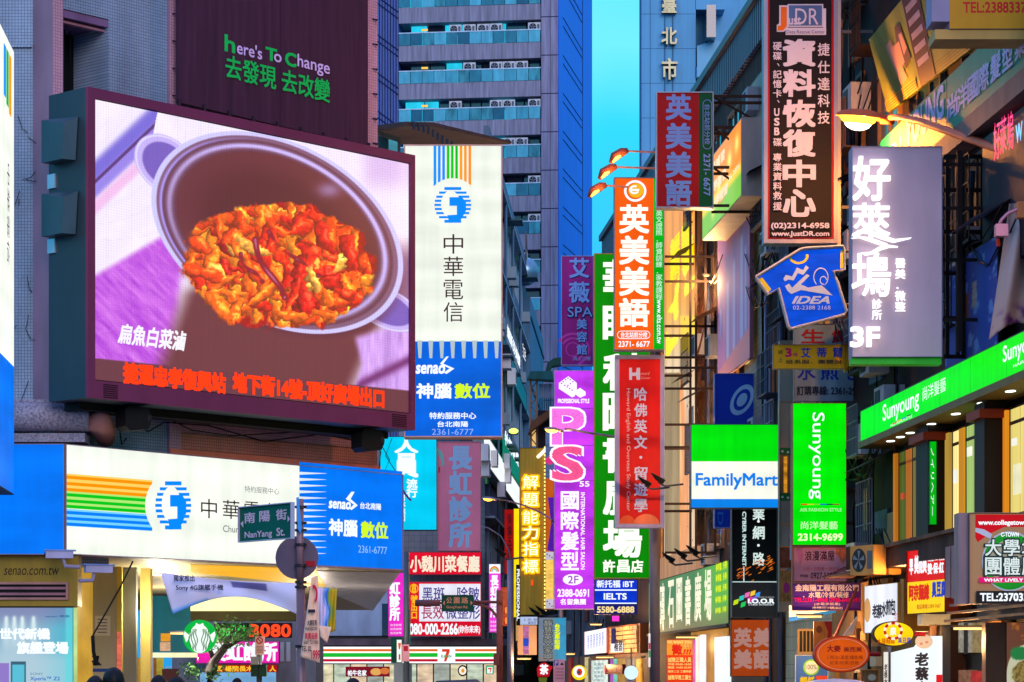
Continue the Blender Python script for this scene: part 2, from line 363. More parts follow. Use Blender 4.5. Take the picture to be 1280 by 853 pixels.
# outdoor units standing on the tower's balconies
def ac_unit(name, label, loc, rz, s=1.0, group=None, body=None, grp_fan=None):
    r = empty(name, label, 'air conditioner', loc, rz, group)
    bm = body or WHITEP
    MB().box(-.42*s, .42*s, -.16*s, .16*s, 0, .62*s).make('casing', bm, r)
    k = MB(); 
    for i in range(20):
        t0 = 2*math.pi*i/20; t1 = 2*math.pi*(i+1)/20
        k.add([(-.1*s+.25*s*math.cos(t0), -.166*s, .31*s+.25*s*math.sin(t0)), (-.1*s+.25*s*math.cos(t1), -.166*s, .31*s+.25*s*math.sin(t1)), (-.1*s, -.166*s, .31*s)], [(0, 1, 2)])
    k.make('fan_grille', mt((22, 28, 36), .5), r)
    f = MB()
    for i in range(5):
        t0 = 2*math.pi*i/5; f.add([(-.1*s, -.172*s, .31*s), (-.1*s+.21*s*math.cos(t0), -.172*s, .31*s+.21*s*math.sin(t0)), (-.1*s+.21*s*math.cos(t0+.5), -.172*s, .31*s+.21*s*math.sin(t0+.5))], [(0, 1, 2)])
    f.make('fan_blade', mt((120, 130, 140), .5), r)
    MB().box(.2*s, .36*s, -.17*s, -.15*s, .12*s, .5*s).make('vent_panel', mt((90, 96, 105), .5), r)
    return r
def tree_copy(o, loc, rz, label=None):
    c = o.copy(); sc.collection.objects.link(c); c.location = loc; c.rotation_euler = (0, 0, rz)
    if label: c['label'] = label
    for ch in o.children:
        d = ch.copy(); sc.collection.objects.link(d); d.parent = c
    return c
t, u, fl, zt = TW
nrm = Vector((-u.y, u.x)); nrm = nrm if nrm.y < 0 else -nrm
ORD = ['zeroth', 'first', 'second', 'third', 'fourth', 'fifth', 'sixth', 'seventh', 'eighth', 'ninth', 'tenth', 'eleventh', 'twelfth', 'thirteenth', 'fourteenth', 'fifteenth', 'sixteenth', 'seventeenth']
first = None
for k in range(-13, 4):
    for x in sorted(random.sample([1.9, 2.9, 3.9, 4.9, 5.9, 7.0, 8.1, 9.6], 5 if k > -3 else 3)):
        if k > -3 and x > 8.5: continue
        p = Vector((3.6, 205))+u*x+nrm*(-.32); loc = (p.x, p.y, zt+fl*k+.86)
        nth = 4-k; lab = 'white air conditioner on a tower balcony, %s balcony row from the top, %s along it' % (ORD[nth], ORD[1+[1.9, 2.9, 3.9, 4.9, 5.9, 7.0, 8.1, 9.6].index(x)])
        if first is None: first = ac_unit('air_conditioner', lab, loc, math.pi-R(7)+math.pi, 1.15, 'air conditioners on the tower balconies')
        else: tree_copy(first, loc, math.pi-R(7)+math.pi, lab)

# pale blue tower with the gilt characters
k = K('apartment_tower', 'pale blue panelled tower with three gilt characters down its face', 'building', 802, 1010, 170, z0=None)
H = 52; S = lambda px: k.sz(px, 0)[0]; Z = lambda py: k.sz(802, py)[1]
k.bxm(S(802), S(870)-.005, -.12, 3, 0, H, mt((60, 120, 165)), 'core')
pb = mt((95, 165, 205), .5, var=.12, kind='streak', sc_=.3)
for i in range(-3, 16):
    y = 18+43.3*i
    for a, b in ((802, 812.4), (813, 841.2), (841.6, 869.6)):
        k.bxm(S(a), S(b), 0, .11, Z(y+42.8), Z(y), pb, 'wall_panel')
k.bxm(S(870), S(1010), -1.6, 14, 0, H, pb, 'side_wall')
for i in range(0, 16):
    y = -8+86*i
    k.bxm(S(881), S(892.5), -1.5, -1.59, Z(y+62), Z(y+22), GLASS, 'window')
    k.bxm(S(869), S(906), .0, 1.6, Z(y+20), Z(y+6), pb, 'balcony_slab')
    q = MB(); q.prism([(S(871), Z(y+106)), (S(892), Z(y+99)), (S(913), Z(y+99)), (S(913), Z(y+62)), (S(892), Z(y+60)), (S(871), Z(y+67))], -.3, 1.58); q.make('balcony_wall', mt((120, 180, 210), .5, var=.1), k.root)
    k.bxm(S(872), S(905), .1, 1.5, Z(y+109), Z(y+104), mt((190, 150, 150), .6), 'balcony_floor')
for x in (831, 841): MB().tube([(S(x), -.06, 0), (S(x), -.06, Z(20))], .035, 5).make('conduit', mt((60, 110, 150)), k.root)
gold = mt((150, 150, 120), .35, .6)
k.col('臺', 826, -2, 846, 19, gold, w=.02, split=True, th=.35, off=.12); k.col('北', 826, 36, 846, 58, gold, w=.02, split=True, th=.35, off=.12); k.col('市', 826, 75, 847, 102, gold, w=.02, split=True, th=.35, off=.12)

# rooftop shed behind the corner building
shd = K('rooftop_shed', 'rusty corrugated shed roof between the corner building and the tall telecom sign', 'shed', 470, 606, 60, 64, None, 185)
q = MB(); a0 = shd.sz(470, 157); a1 = shd.sz(506, 158); a2 = shd.sz(604, 181); q.prism([a0, a1, a2, (a2[0], a2[1]-.06), (a1[0], a1[1]-.1), (a0[0], a0[1]-.1)], -.8, 1.2); q.make('roof_sheet', mt((70, 50, 50), .6, .3, var=.5), shd.root)
for i in range(12): x = a0[0]+.3+i*.2; shd.bxm(x, x+.05, .84, -.8, a0[1]-.12-(0 if i < 3 else (i-3)*.035), a0[1]+.05-(0 if i < 3 else (i-3)*.035), mt((40, 60, 80)), 'roof_rib')
shd.bxm(0, 1.0, 0, .1, -1.0, a0[1]-.1, mt((70, 100, 130), .5), 'wall_panel'); shd.bxm(.1, .45, .02, -.01, -.3, .28, GLASS, 'window_pane'); shd.bxm(.5, .85, .02, -.01, -.3, .28, em((90, 190, 220), .5, .3), 'window_pane')
for x in (1.15, 1.7, 2.2): shd.bxm(x, x+.04, .3, -.26, -1.0, a0[1]-.2-x*.12, ALU, 'post')
# ================================================================== LEFT CORNER BUILDING
lb = K('corner_building', 'tiled corner building on the left carrying the huge video screen', 'building', 60, 472, 41.64, 47.1)
LT = tile((150, 172, 200), (100, 118, 140)); PT = tile((215, 165, 185), (165, 122, 145)); OT = tile((228, 140, 125), (170, 98, 88))  # OT: warm light on the pink tile is put into its colour
s_ = lambda px: lb.sz(px, 0)[0]; z_ = lambda px, py: lb.sz(px, py)[1]
lb.bxm(s_(60), s_(73), .12, 4, 3.62, 24, PT, 'pilaster')
lb.bxm(s_(73), s_(75), .04, 4, 3.62, 24, PT, 'wall_strip')
lb.bxm(s_(75)+.01, s_(136), 0, 4, 3.3, z_(75, 113)-.4, LT, 'wall')
lb.bxm(s_(75)+.01, s_(136), 0, 4, z_(75, 10), 24, LT, 'wall')
lb.bxm(s_(136)+.002, s_(209), .0, 4, 3.62, 24, LT, 'wall')
lb.bxm(s_(209), s_(223), .06, 4, 3.62, 24, PT, 'pilaster')
lb.bxm(s_(223)+.01, s_(472), .0, 4, z_(223, 540), 24, PT, 'wall')
lb.bxm(s_(209)+.01, s_(472), .08, 3.9, 3.62, z_(209, 561), mt((235, 130, 100), .6, var=.2), 'lower_wall')  # salmon colour stands in for warm light on this wall
lb.bxm(s_(209)+.02, s_(470), .03, 3.8, z_(209, 561)+.01, z_(223, 541), OT, 'tile_band')
lb.bxm(s_(75), s_(136), -.9, 1.1, z_(75, 113)-.4, z_(75, 10), mt((10, 9, 14), .7), 'window_recess')
q = MB()
for i in range(1, 6): q.box(s_(75)+i*.12, s_(75)+i*.12+.02, .5, .52, z_(75, 113)-.4, z_(75, 24))
q.make('window_bar', BLACK, lb.root)
lb.bxm(s_(76), s_(136), -.02, .9, z_(75, 20), z_(75, 10)-.01, mt((120, 90, 130)), 'window_lintel')
lb.bxm(s_(76), s_(136), -.1, .2, z_(75, 25), z_(75, 22), mt((170, 120, 140)), 'blind_box')
# left return wall
rw = K('side_wall_block', 'pale blue mosaic tiled pillar wall at the far left behind the narrow lit sign', 'wall', -60, 60, 41.9)
rw.bxm(rw.sz(-60, 0)[0], rw.sz(59.6, 0)[0], 0, 4, 3.62, 24, LT, 'wall')
rw.bxm(rw.sz(-60, 0)[0], rw.sz(40, 0)[0], .05, -.001, rw.sz(0, 60)[1], rw.sz(0, 60)[1]+.05, LT, 'ledge')
wires = MB()
for i in range(14):
    x = random.uniform(20, 60); y = random.uniform(110, 500); a = rw.sz(x, y); x2 = a[0]+random.uniform(-.3, .3); z2 = a[1]+random.uniform(-.4, .1)
    wires.tube([(a[0], -.03, a[1]), ((a[0]+x2)/2, -.06, (a[1]+z2)/2-.08), (x2, -.03, z2)], .006, 4)
wires.make('loose_wire', mt((50, 40, 40)), rw.root)
# hooks on the pink strips
hk = MB()
for y in range(20, 500, 34): 
    a = lb.sz(214, y); hk.tube([(a[0]-.03, -.07, a[1]+.02), (a[0], -.16, a[1]), (a[0]+.05, -.07, a[1]+.01)], .012, 4)
for y in range(26, 190, 31):
    a = lb.sz(467, y); hk.tube([(a[0]-.03, -.01, a[1]+.02), (a[0], -.1, a[1]), (a[0]+.05, -.01, a[1]+.01)], .014, 4)
hk.make('wall_hook', mt((60, 30, 50)), lb.root)['kind'] = 'stuff'

# dark fabric billboard
bb = K('fabric_billboard', 'dark plum fabric billboard with green and white slogan above the video screen', 'billboard', 223, 460, fd(0) if 0 else 43.3, 46.85, z0=128)
a, b = 0, bb.len; zt_ = bb.sz(223, -70)[1]
fab = mt((68, 38, 62), .8, var=.3, kind='streak'); MB().box(a, b, 0, .06, 0, zt_).make('canvas', fab, bb.root)
seam = MB(); seam.box(bb.sz(350, 0)[0], bb.sz(350, 0)[0]+.015, -.006, 0, .01, zt_); seam.make('seam', mt((60, 25, 60)), bb.root)
ey = MB()
for i in range(9): ey.tube([(a+i*b/8, -.02, .05), (a+i*b/8, -.02, -.06)], .03, 6)
ey.make('eyelet', mt((40, 20, 40)), bb.root)
GR = mt((0, 200, 90), .6, var=0); LV = mt((215, 190, 250), .6, var=0)
bb.text('h', 281, 45, 293, 65, GR, w=.02); bb.text("ere's", 296, 55, 327, 71, LV, w=.01); bb.text('T', 332, 61, 345, 76, GR, w=.03)
bb.text('o', 342, 68, 351, 78, LV, w=.01); bb.text('C', 356, 67, 369, 83, GR, w=.03); bb.text('hange', 371, 73, 411, 93, LV, w=.01)
bb.text('去發現 去改變', 281, 85, 411, 113, GR, w=.015)

# narrow lit sign at the far left edge, parallel to the street
def telecom_logo(k, cx, cy, rx, ry, bm, wm):
    for i in range(9):
        y = -1+2*(i+.5)/9; hw = math.sqrt(max(0, 1-y*y)); h = .062 if 0 < i < 8 else .08
        k.poly([(cx-hw*rx, cy+(y-h)*ry), (cx+hw*rx, cy+(y-h)*ry), (cx+hw*rx, cy+(y+h)*ry), (cx-hw*rx, cy+(y+h)*ry)], bm, 'logo_stripe', off=.010)
    k.ell(cx-rx*.12, cy-ry*.05, rx*.52, ry*.72, wm, 'logo_ground', off=.011)
    k.poly([(cx-.18*rx, cy-.42*ry), (cx+.5*rx, cy-.42*ry), (cx+.72*rx, cy-.15*ry), (cx+.72*rx, cy+.3*ry), (cx+.5*rx, cy+.72*ry), (cx+.3*rx, cy+.95*ry), (cx-.18*rx, cy+.98*ry), (cx-.3*rx, cy+.56*ry), (cx+.22*rx, cy+.53*ry), (cx+.22*rx, cy+.05*ry), (cx-.18*rx, cy+.05*ry)], bm, 'logo_shape', off=.012)
SW = em((240, 245, 234), 1.06, .05); SB = em((0, 122, 255), .95, .22, nsc=.6); SB2 = le((0, 95, 235), .95); SY = le((215, 255, 40)); SWt = le((240, 248, 255), 1.1); OL = le((0, 140, 255))
BRN = mt((70, 50, 48), .6, var=0)
def strip_cols(k, pts, mats): pass
ns = K('narrow_light_sign', 'narrow lit white and blue sign at the left edge seen almost edge on', 'sign', -40, 17, 34.6, 39.75, z0=585)
zt_ = ns.sz(-40, -50)[1]
ns.bxm(0, ns.len, 0, .3, 0, zt_, DARK, 'case')
ns.face(-39, -49, 17, 402, SW); ns.face(-39, 402, 17, 584, SB)
for i, c in enumerate([(0, 150, 255), (0, 190, 60), (255, 160, 0)]): ns.face(4+i*3.2, 53+i*7, 7+i*3.2, 118+i*12, le(c), 'stripe')
ns.text('中華電信', 8, 205, 11, 330, BRN, rot=90); ns.col('神腦數位', 2, 385, 14, 445, SWt)
# pipe and ledges in granite
gran = mt((150, 145, 165), .55, var=.55, kind='fine', sc_=12)
gp = empty('granite_pipe_moulding', 'fat speckled granite half round moulding with stone ledges above the blue box', 'moulding', W(-10, 521, 41.6))
o = gp.location; pts = [W(-60, 521, 41.4)-o, W(112, 521, 41.4)-o]
MB().tube(pts, .235, 20).make('moulding', gran, gp, True)
MB().tube([W(112.5, 521, 41.4)-o, W(122, 526, 41.5)-o, W(129, 536, 41.8)-o, W(132, 548, 42.3)-o], [.22, .21, .19, .15], 16).make('elbow', mt((180, 120, 110), .5), gp, True)
MB().box(*(0, 0, 0, 0, 0, 0)) if 0 else None
q = MB(); c0 = W(-60, 499, 41.3)-o; c1 = W(104, 503, 41.3)-o; q.box(c0.x, c1.x, -.25, .3, c1.z, c0.z); q.make('ledge', gran, gp)
q = MB(); c0 = W(-60, 541, 41.3)-o; c1 = W(105, 552, 41.3)-o; q.box(c0.x, c1.x, -.22, .3, c1.z, c0.z); q.make('ledge', gran, gp)

# ------------------------------------------------------------------ video screen
vs = K('video_screen', 'huge outdoor video screen showing a pot of red kimchi', 'screen', 107, 516, 40.3, 45.6, z0=497.5)
zt_ = vs.sz(107, 109)[1]; FR = mt((108, 46, 82), .5, var=.12)
vs.bxm(0, vs.len, 0, .9, 0, zt_, mt((36, 52, 66), .45, .1, var=.2), 'cabinet')
q = MB(); r1 = .13; sx0 = vs.sz(116, 0)[0]; sx1 = vs.sz(510, 0)[0]; zq0 = vs.sz(107, 475)[1]; zq1 = zt_-.15
q.box(0, sx0, -.06, 0, 0, zt_); q.box(sx1, vs.len, -.06, 0, 0, zt_); q.box(sx0, sx1, -.06, 0, zq1, zt_); q.box(sx0, sx1, -.06, 0, 0, zq0); q.make('bezel', FR, vs.root)
def kimchi(X, Y, U, T):
    n1 = fbm(X/28, Y/28); n2 = fbm(X/9+5, Y/9)
    A = np.zeros(X.shape+(3,))+np.array([240., 230, 250])
    A = mixc(A, ss(.45, .8, n1)*.6, (255, 244, 246))
    # grey cloth, utensils top-left
    d = (Y-(135+ (190-X)*.95))
    for o_, w_, c in ((12, 16, (120, 105, 215)), (34, 12, (150, 130, 230)), (24, 3, (90, 50, 120)), (56, 10, (240, 190, 235))):
        A = mixc(A, np.exp(-((d-o_)/w_)**4)*(X < 196-(Y-140)*.2), c)
    A = mixc(A, ss(330, 300, Y)*0, (0, 0, 0))
    # purple napkin left
    nap = ss(-6, 6, Y-(345-(X-118)*.58))*ss(235, 218, X+ (Y-330)*.1); A = mixc(A, nap, (196, 92, 226))
    A += (nap*((fbm(X/40+Y/30, (Y-X)/6)-.5)*90))[..., None]*np.array([.7, 1, .4])
    A = mixc(A, nap*ss(.5, .9, fbm(X/3, Y/3))*.25, (230, 140, 250))
    # right pinkish cloth
    A = mixc(A, ss(440, 470, X)*ss(250, 215, Y)*.6, (205, 165, 235)); A = mixc(A, ss(490, 505, X)*ss(330, 300, Y)*.3, (255, 240, 255))
    # brown table
    br = ss(203, 236, X+(Y-400)*.35)*ss(345, 372, Y+(X-240)*.05)*ss(484, 452, X+(Y-420)*.45); A = mixc(A, br, (110, 52, 60))
    A = mixc(A, ss(478, 500, X)*ss(290, 330, Y)*ss(425, 395, Y)*.8, (120, 66, 108))
    # lower right cloth
    tri = ss(446, 456, X+abs(Y-455)*.25)*ss(404, 418, Y+(X-480)*.3); A = mixc(A, tri, (206, 158, 238)); A += (tri*(fbm(X/5, Y/30)-.5)*70)[..., None]
    A = mixc(A, np.exp(-((Y-(478-(X-455)*.5))/7)**2)*tri, (120, 50, 120))
    # pot: handles, rim, wall, inside
    for hx, hy, rx, ry, tl in ((206, 206, 44, 32, -.75), (482, 386, 46, 24, -.45)):
        dx = X-hx; dy = Y-hy; e = ((dx*math.cos(tl)-dy*math.sin(tl))/rx)**2+((dx*math.sin(tl)+dy*math.cos(tl))/ry)**2
        A = mixc(A, ss(1.06, .98, e), (196, 176, 244)); A = mixc(A, ss(.62, .5, e), (118, 92, 190)); A = mixc(A, ss(1.0, .9, e)*ss(.8, .9, e), (226, 220, 255))
    cx, cy = 345.5, 291.; Sxx, Syy, Sxy = 156.5**2, 126.**2, 6600.; det = Sxx*Syy-Sxy**2; dx = X-cx; dy = Y-cy
    r = np.sqrt((Syy*dx*dx-2*Sxy*dx*dy+Sxx*dy*dy)/det); ang = np.arctan2(dy, dx)
    A = mixc(A, ss(1.09, 1.0, r)*ss(.2, .9, np.sin(ang))*.75, (96, 40, 60))
    A = mixc(A, ss(1.012, 1.0, r), (206, 200, 255)); A = mixc(A, ss(.972, .957, r), (128, 88, 120)); A = mixc(A, ss(.935, .915, r), (100, 52, 74))
    dx2 = X-350; dy2 = Y-292; r2 = np.sqrt((Syy*dx2*dx2-2*Sxy*dx2*dy2+Sxx*dy2*dy2)/det)
    A = mixc(A, np.exp(-((r-.862)/.026)**2)*(.7+.3*np.sin(ang*1+2.4))*1.2, (204, 186, 255)); A = mixc(A, np.exp(-((r-.93)/.012)**2)*ss(-.2, .9, np.cos(ang-2.9)), (170, 150, 245))
    A = mixc(A, ss(.82, .79, r), (104, 44, 54)); A = mixc(A, ss(.80, .45, r)*.75, (78, 26, 36))
    A = mixc(A, np.exp(-(((X-410)/14)**2+((Y-238)/9)**2))*.7, (170, 140, 200))
    # kimchi
    dx = (X-348)+ (Y-333)*.12; dy = Y-333-(X-348)*.10; w1 = fbm(X/22, Y/22); e = np.sqrt((dx/120)**2+(dy/(79+16*(w1-.5)))**2)+.22*(fbm(X/13+9, Y/13)-.5)
    food = ss(1.03, .97, e)
    f3 = fbm(X/4, Y/4); C = np.zeros(A.shape)+np.array([150., 8, 6]); C += ((f3-.5)*60)[..., None]
    pr = np.random.default_rng(3); xs_ = X[:, :]; pal = np.array([(200, 12, 4), (226, 32, 4), (244, 66, 6), (252, 100, 12), (255, 138, 28), (255, 176, 70), (255, 214, 140), (214, 20, 6)], float); NX = (fbm(X/9, Y/9)-.5)*13; NY = (fbm(X/9+50, Y/9+20)-.5)*13; TX_ = fbm(X/5+7, Y/5, 3)
    for q in range(330):
        t_ = pr.uniform(0, 2*math.pi); rr_ = math.sqrt(pr.uniform(0, 1)); px = 348+rr_*116*math.cos(t_); py = 333+rr_*74*math.sin(t_)+(px-348)*.08; an = pr.normal(.85, .7); ln = pr.uniform(12, 28); wd = pr.uniform(4.5, 10); c = pal[min(7, int(abs(pr.normal(2.5, 1.5))))]
        d0 = X-px+NX; d1 = Y-py+NY; m = (np.abs(d0) < ln+6) & (np.abs(d1) < ln+6)
        if not m.any(): continue
        a0 = d0[m]*math.cos(an)+d1[m]*math.sin(an); b0 = -d0[m]*math.sin(an)+d1[m]*math.cos(an)+ (a0/ln)**2*pr.uniform(-4, 4); ee = (a0/ln)**2+(b0/wd)**2; al = ss(1.15, .85, ee)[:, None]
        sh = (1.0-.38*np.clip(b0/wd, -1, 1)-.25*np.clip(ee, 0, 1))[:, None]; hl = np.exp(-(((b0+wd*.45)/(wd*.3))**2))*np.exp(-(a0/(ln*.6))**2)
        cc = np.clip(c*sh*(.72+.56*TX_[m][:, None]), 0, 255)+hl[:, None]*np.array([30, 85, 60])*(TX_[m][:, None] > .45); C[m] = C[m]*(1-al)+np.clip(cc, 0, 255)*al
    for (px, py, qx, qy, wd) in ((318, 300, 350, 372, 4), (335, 290, 392, 345, 3), (300, 318, 322, 352, 3)):
        L2 = (qx-px)**2+(qy-py)**2; tt = np.clip(((X-px)*(qx-px)+(Y-py)*(qy-py))/L2, 0, 1); dd = np.hypot(X-px-tt*(qx-px)+5*np.sin(tt*5), Y-py-tt*(qy-py)); C = mixc(C, ss(wd+1, wd-1, dd), (120, 10, 30)); C = mixc(C, ss(wd-2, wd-3, dd)*.5, (210, 150, 200))
    C = np.clip((C-C.mean(-1, keepdims=True))*1.12+C.mean(-1, keepdims=True)+14, 0, 255); m = food[..., None]; A = A*(1-m)+C*m
    A = mixc(A, ss(.3, .0, r)*0, (0, 0, 0))
    A = mixc(A, (ss(447, 449, Y-(X-117)*.1035)), (104, 50, 62))
    A *= (1-.05*(((X*1.0) % 3.2) < .9)*1.0)[..., None]; A *= (1-.05*(((Y-(X-117)*.15) % 3.2) < .9)*1.0)[..., None]
    return np.clip(A, 0, 255)
vs.pic(116.3, 124.5, 509.7, 474.5, 560, 420, kimchi, emit=1.12, name='display', off=.02)
RL = le((255, 60, 20), 1.25)
vs.text('捷運忠孝復興站', 153, 461, 280, 485, RL, w=.055, off=.03); vs.text('地下街14號-頂好廣場出口', 290, 477, 478, 500, RL, w=.055, off=.03)
vs.text('扁魚白菜滷', 146, 410, 231, 434, le((250, 248, 255), 1.0), w=.03, skew=.25, off=.03)
for x in (126, 487):
    y = 479.5 if x == 126 else 512
    for i in range(7): 
        a, z = vs.sz(x, (y)); _, zz = vs.sz(x, y+17); 
    a, zA = vs.sz(x, y if x == 126 else 517); b, _ = vs.sz(x+18, y); zB = zA-.22
    q = MB()
    for i in range(7): q.box(a, b, -.066, -.061, zB+i*.032, zB+i*.032+.016)
    q.make('vent_slot', mt((30, 10, 28)), vs.root)
# speakers boxes on the cabinet's left side
for y0, y1 in ((138, 195), (231, 288)):
    zb_ = vs.sz(107, y1+3)[1]; zt2 = vs.sz(107, y0+6)[1]
    q = MB(); q.add([(-.02, .22, zb_), (-.22, .3, zb_), (-.22, .8, zb_), (-.02, .8, zb_), (-.02, .16, zt2), (-.22, .26, zt2-.12), (-.22, .8, zt2), (-.02, .8, zt2)],
        [(0, 3, 2, 1), (4, 5, 6, 7), (0, 1, 5, 4), (1, 2, 6, 5), (2, 3, 7, 6), (3, 0, 4, 7)]); q.make('side_box', mt((46, 72, 86), .4, .2), vs.root)
for y in (218, 300): 
    z = vs.sz(107, y)[1]; MB().box(-.03, 0, .72, .9, z-.12, z+.1).make('hinge', mt((170, 190, 210), .3, .6), vs.root)
vs.bxm(.3, vs.len-.1, -.5, .9, -.12, -.003, BLACK, 'under_frame')
# loudspeakers under the screen
def speaker(label, px, py, D):
    p = W(px, py, D); r = empty('loudspeaker', label, 'speaker', p, R(35))
    q = MB(); q.prism([(-.2, -.13), (-.12, -.2), (.2, -.16), (.26, 0), (.2, .17), (-.12, .2), (-.2, .13)], -.15, .2); q.make('cabinet', BLACK, r)
    MB().ellipsoid((.22, -.05, 0), (.07, .12, .13)).make('cone', mt((30, 28, 34), .3), r); MB().tube([(0, .1, .15), (0, .15, .5)], .03, 6).make('mount', BLACK, r)
speaker('black loudspeaker under the left end of the video screen', 166, 524, 41.4); speaker('black loudspeaker under the right end of the video screen', 459, 551, 45.2)
cb = MB()
for j, (pp, r) in enumerate([([(170, 530), (185, 540), (205, 528), (260, 532), (330, 552), (400, 543), (450, 552)], .012), ([(215, 526), (240, 538), (290, 545), (370, 540), (440, 549)], .01), ([(150, 540), (152, 556), (158, 548)], .012), ([(468, 552), (476, 565), (474, 585)], .01), ([(472, 548), (487, 575), (476, 600)], .008), ([(490, 548), (482, 570), (495, 590)], .008)]):
    cb.tube([W(x, y, lb.hit(x)[1]-.25) for x, y in pp], r, 5)
tag(cb.make('cable_bundle', BLACK), 'sagging black cables strung along the wall under the video screen', 'cable')

# ------------------------------------------------------------------ big white telecom sign and its blue return
ts = sign('long_light_sign', 'long white and blue lit shop sign wrapping the corner below the video screen', 81, 555, 503, 693.1, 41.0, 47.2, .35, mt((150, 130, 150), .5), 1.0, None)
ts.face(81.5, 555.8, 374, 692, SW, off=.004); ts.face(374, 577.5, 502.6, 577.5+ (848-577.5)*0+128, SB, off=.004)
for (c, l, ys) in (((255, 150, 0), (255, 214, 100), (594.5, 602.5, 610)), ((0, 200, 30), (180, 240, 120), (616.5, 624, 631)), ((0, 130, 255), (120, 215, 255), (638.7, 646, 653.2))):
    ts.face(82, ys[0]-2.5, 190, ys[2]+4.5, le(l), 'stripe', off=.005)
    for y in ys: ts.face(82, y, 190, y+4, le(c), 'stripe', off=.006)
ts.ell(216, 632, 35, 42, SW, 'logo_ground', off=.007); telecom_logo(ts, 216, 632, 22.5, 31, OL, SW)
def ych(x, y): return y
ts.text('中', 251, 624, 271, 648, BRN, w=.0); ts.text('華', 278, 625.5, 299, 649, BRN); ts.text('電', 305, 627.5, 324, 650, BRN); ts.text('信', 331, 629, 350, 651, BRN)
ts.text('Chunghwa Telecom', 278, 659, 352, 670, mt((120, 120, 125), .6, var=0)); ts.text('特約服務中心', 305, 609, 348, 617, mt((150, 160, 160), .6, var=0))
for i in range(14):
    y = 590+i*7.7; ts.poly([(374, y), (374, y+3.7), (408-2*(i % 2), y+2.2), (408, y+1.9)], le((225, 240, 250)), 'tooth', off=.006)
ts.text('senao', 410, 627.5, 437, 636, SWt, w=.03, skew=.15); ts.poly([(438, 615), (442, 615), (437, 624), (446, 632), (438, 638), (436, 636), (441, 631), (431, 624)], SWt, 'arrow_mark')
ts.text('台北南陽', 449, 629, 475, 637, SWt, w=.02); ts.text('神腦', 410, 650, 445, 670, SWt, w=.03); ts.text('數位', 450, 653, 483, 673, SY, w=.03); ts.text('2361-6777', 446, 683, 482, 692, le((150, 200, 255)))
bs = sign('blue_light_box', 'plain blue lit box left of the long white sign above the yellow fascia', -60, 555, 80.4, 693.5, 41.0, None, .35, mt((150, 130, 150), .5), .8, SB)

# vertical white/blue sign beside the screen
v = sign('tall_telecom_sign', 'tall cream and blue vertical lit sign directly right of the video screen', 505, 181, 628, 547, 52, None, .5, mt((230, 170, 140), .5), 1.6, em((236, 241, 230), 1.04, .06, stretch=(.3, 1, 3.5), nsc=1.2), rimm=mt((205, 170, 165), .5))
v.face(506.6, 427, 626.4, 545.4, em((0, 105, 235), .9, .25, stretch=(1, 1, 2)))
for i in range(9): v.poly([(508+i*13.7, 426), (514+i*13.7, 426), (513+i*13.7, 448), (509.5+i*13.7, 448)], le((200, 220, 225), .8), 'tooth', off=.006)
for x, c in ((542, (0, 150, 255)), (547.4, (0, 150, 255)), (552.8, (0, 150, 255)), (558.4, (20, 200, 20)), (563.6, (20, 200, 20)), (569, (20, 200, 20)), (574.6, (255, 160, 20)), (580, (255, 160, 20)), (585.6, (255, 150, 20))):
    v.face(x, 182.6, x+3.4, 233, le(c), 'stripe', off=.006)
v.ell(566, 256, 33, 33, em((236, 241, 230), 1.04, .06), 'logo_ground', off=.007); telecom_logo(v, 566, 256.5, 23, 23, OL, em((236, 241, 230), 1.04, .06))
for ch, y in zip('中華電信', (293, 321, 350, 378)): v.text(ch, 554.5, y, 579, y+24.5, BRN)
v.text('senao', 520, 457, 556, 467, SWt, w=.03, skew=.15); v.poly([(558, 446), (561, 446), (554, 455), (568, 461), (558, 468), (555, 466), (562, 461), (550, 455)], SWt, 'arrow_mark')
v.text('神腦', 521, 480, 564, 498, SWt, w=.03); v.text('數位', 569, 480, 612, 498, SY, w=.03); v.text('特約服務中心', 537, 516, 595, 524, SWt, w=.02); v.text('台北南陽', 547, 527, 585, 534, SWt, w=.02); v.text('2361-6777', 540, 536.5, 592, 544, le((150, 180, 255)))
v.bxm(-.6, 0, -.2, .3, 3.0, 3.1, STEEL, 'bracket')

# ------------------------------------------------------------------ shop below the sign
sh = None
WL = mt((160, 160, 145), .6, var=.12)
so_ = MB(); A1 = W(60, 0, 41.5); B1 = W(503, 0, 47.6); C1 = W(465, 0, 76); D1 = W(20, 0, 76)
so_.add([(A1.x, A1.y, 3.46), (B1.x, B1.y, 3.46), (C1.x, C1.y, 3.46), (D1.x, D1.y, 3.46), (A1.x, A1.y, 3.6), (B1.x, B1.y, 3.6), (C1.x, C1.y, 3.6), (D1.x, D1.y, 3.6)], [(0, 1, 2, 3), (7, 6, 5, 4), (0, 4, 5, 1), (1, 5, 6, 2), (2, 6, 7, 3)])
tag(so_.make('canopy_soffit', mt((190, 178, 140), .5, var=.15)), 'pale ceiling of the arcade under the long white sign', 'ceiling')
sf = K('yellow_fascia', 'yellow metal fascia with web address and a louvred vent at the lower left', 'fascia', -60, 97, 41.2, z0=758)
sf.bxm(0, sf.len, 0, .4, 0, sf.sz(0, 694.5)[1], mt((150, 118, 20), .4, .3, var=.15, kind='streak'), 'fascia_board')
sf.text('senao.com.tw', 5, 709, 74, 719, mt((45, 32, 14), .6, var=0), skew=.2)
q = MB(); a, z = sf.sz(-20, 728); b, z2 = sf.sz(86, 750)
q.box(a, b, -.05, 0, z-.035, z); q.box(a, b, -.05, 0, z2, z2+.035); q.box(b-.04, b, -.05, 0, z2+.035, z-.035); q.make('vent_frame', mt((170, 120, 110), .5), sf.root)
sf.bxm(a, b-.04, .006, -.001, z2+.035, z-.035, BLACK, 'vent_back')
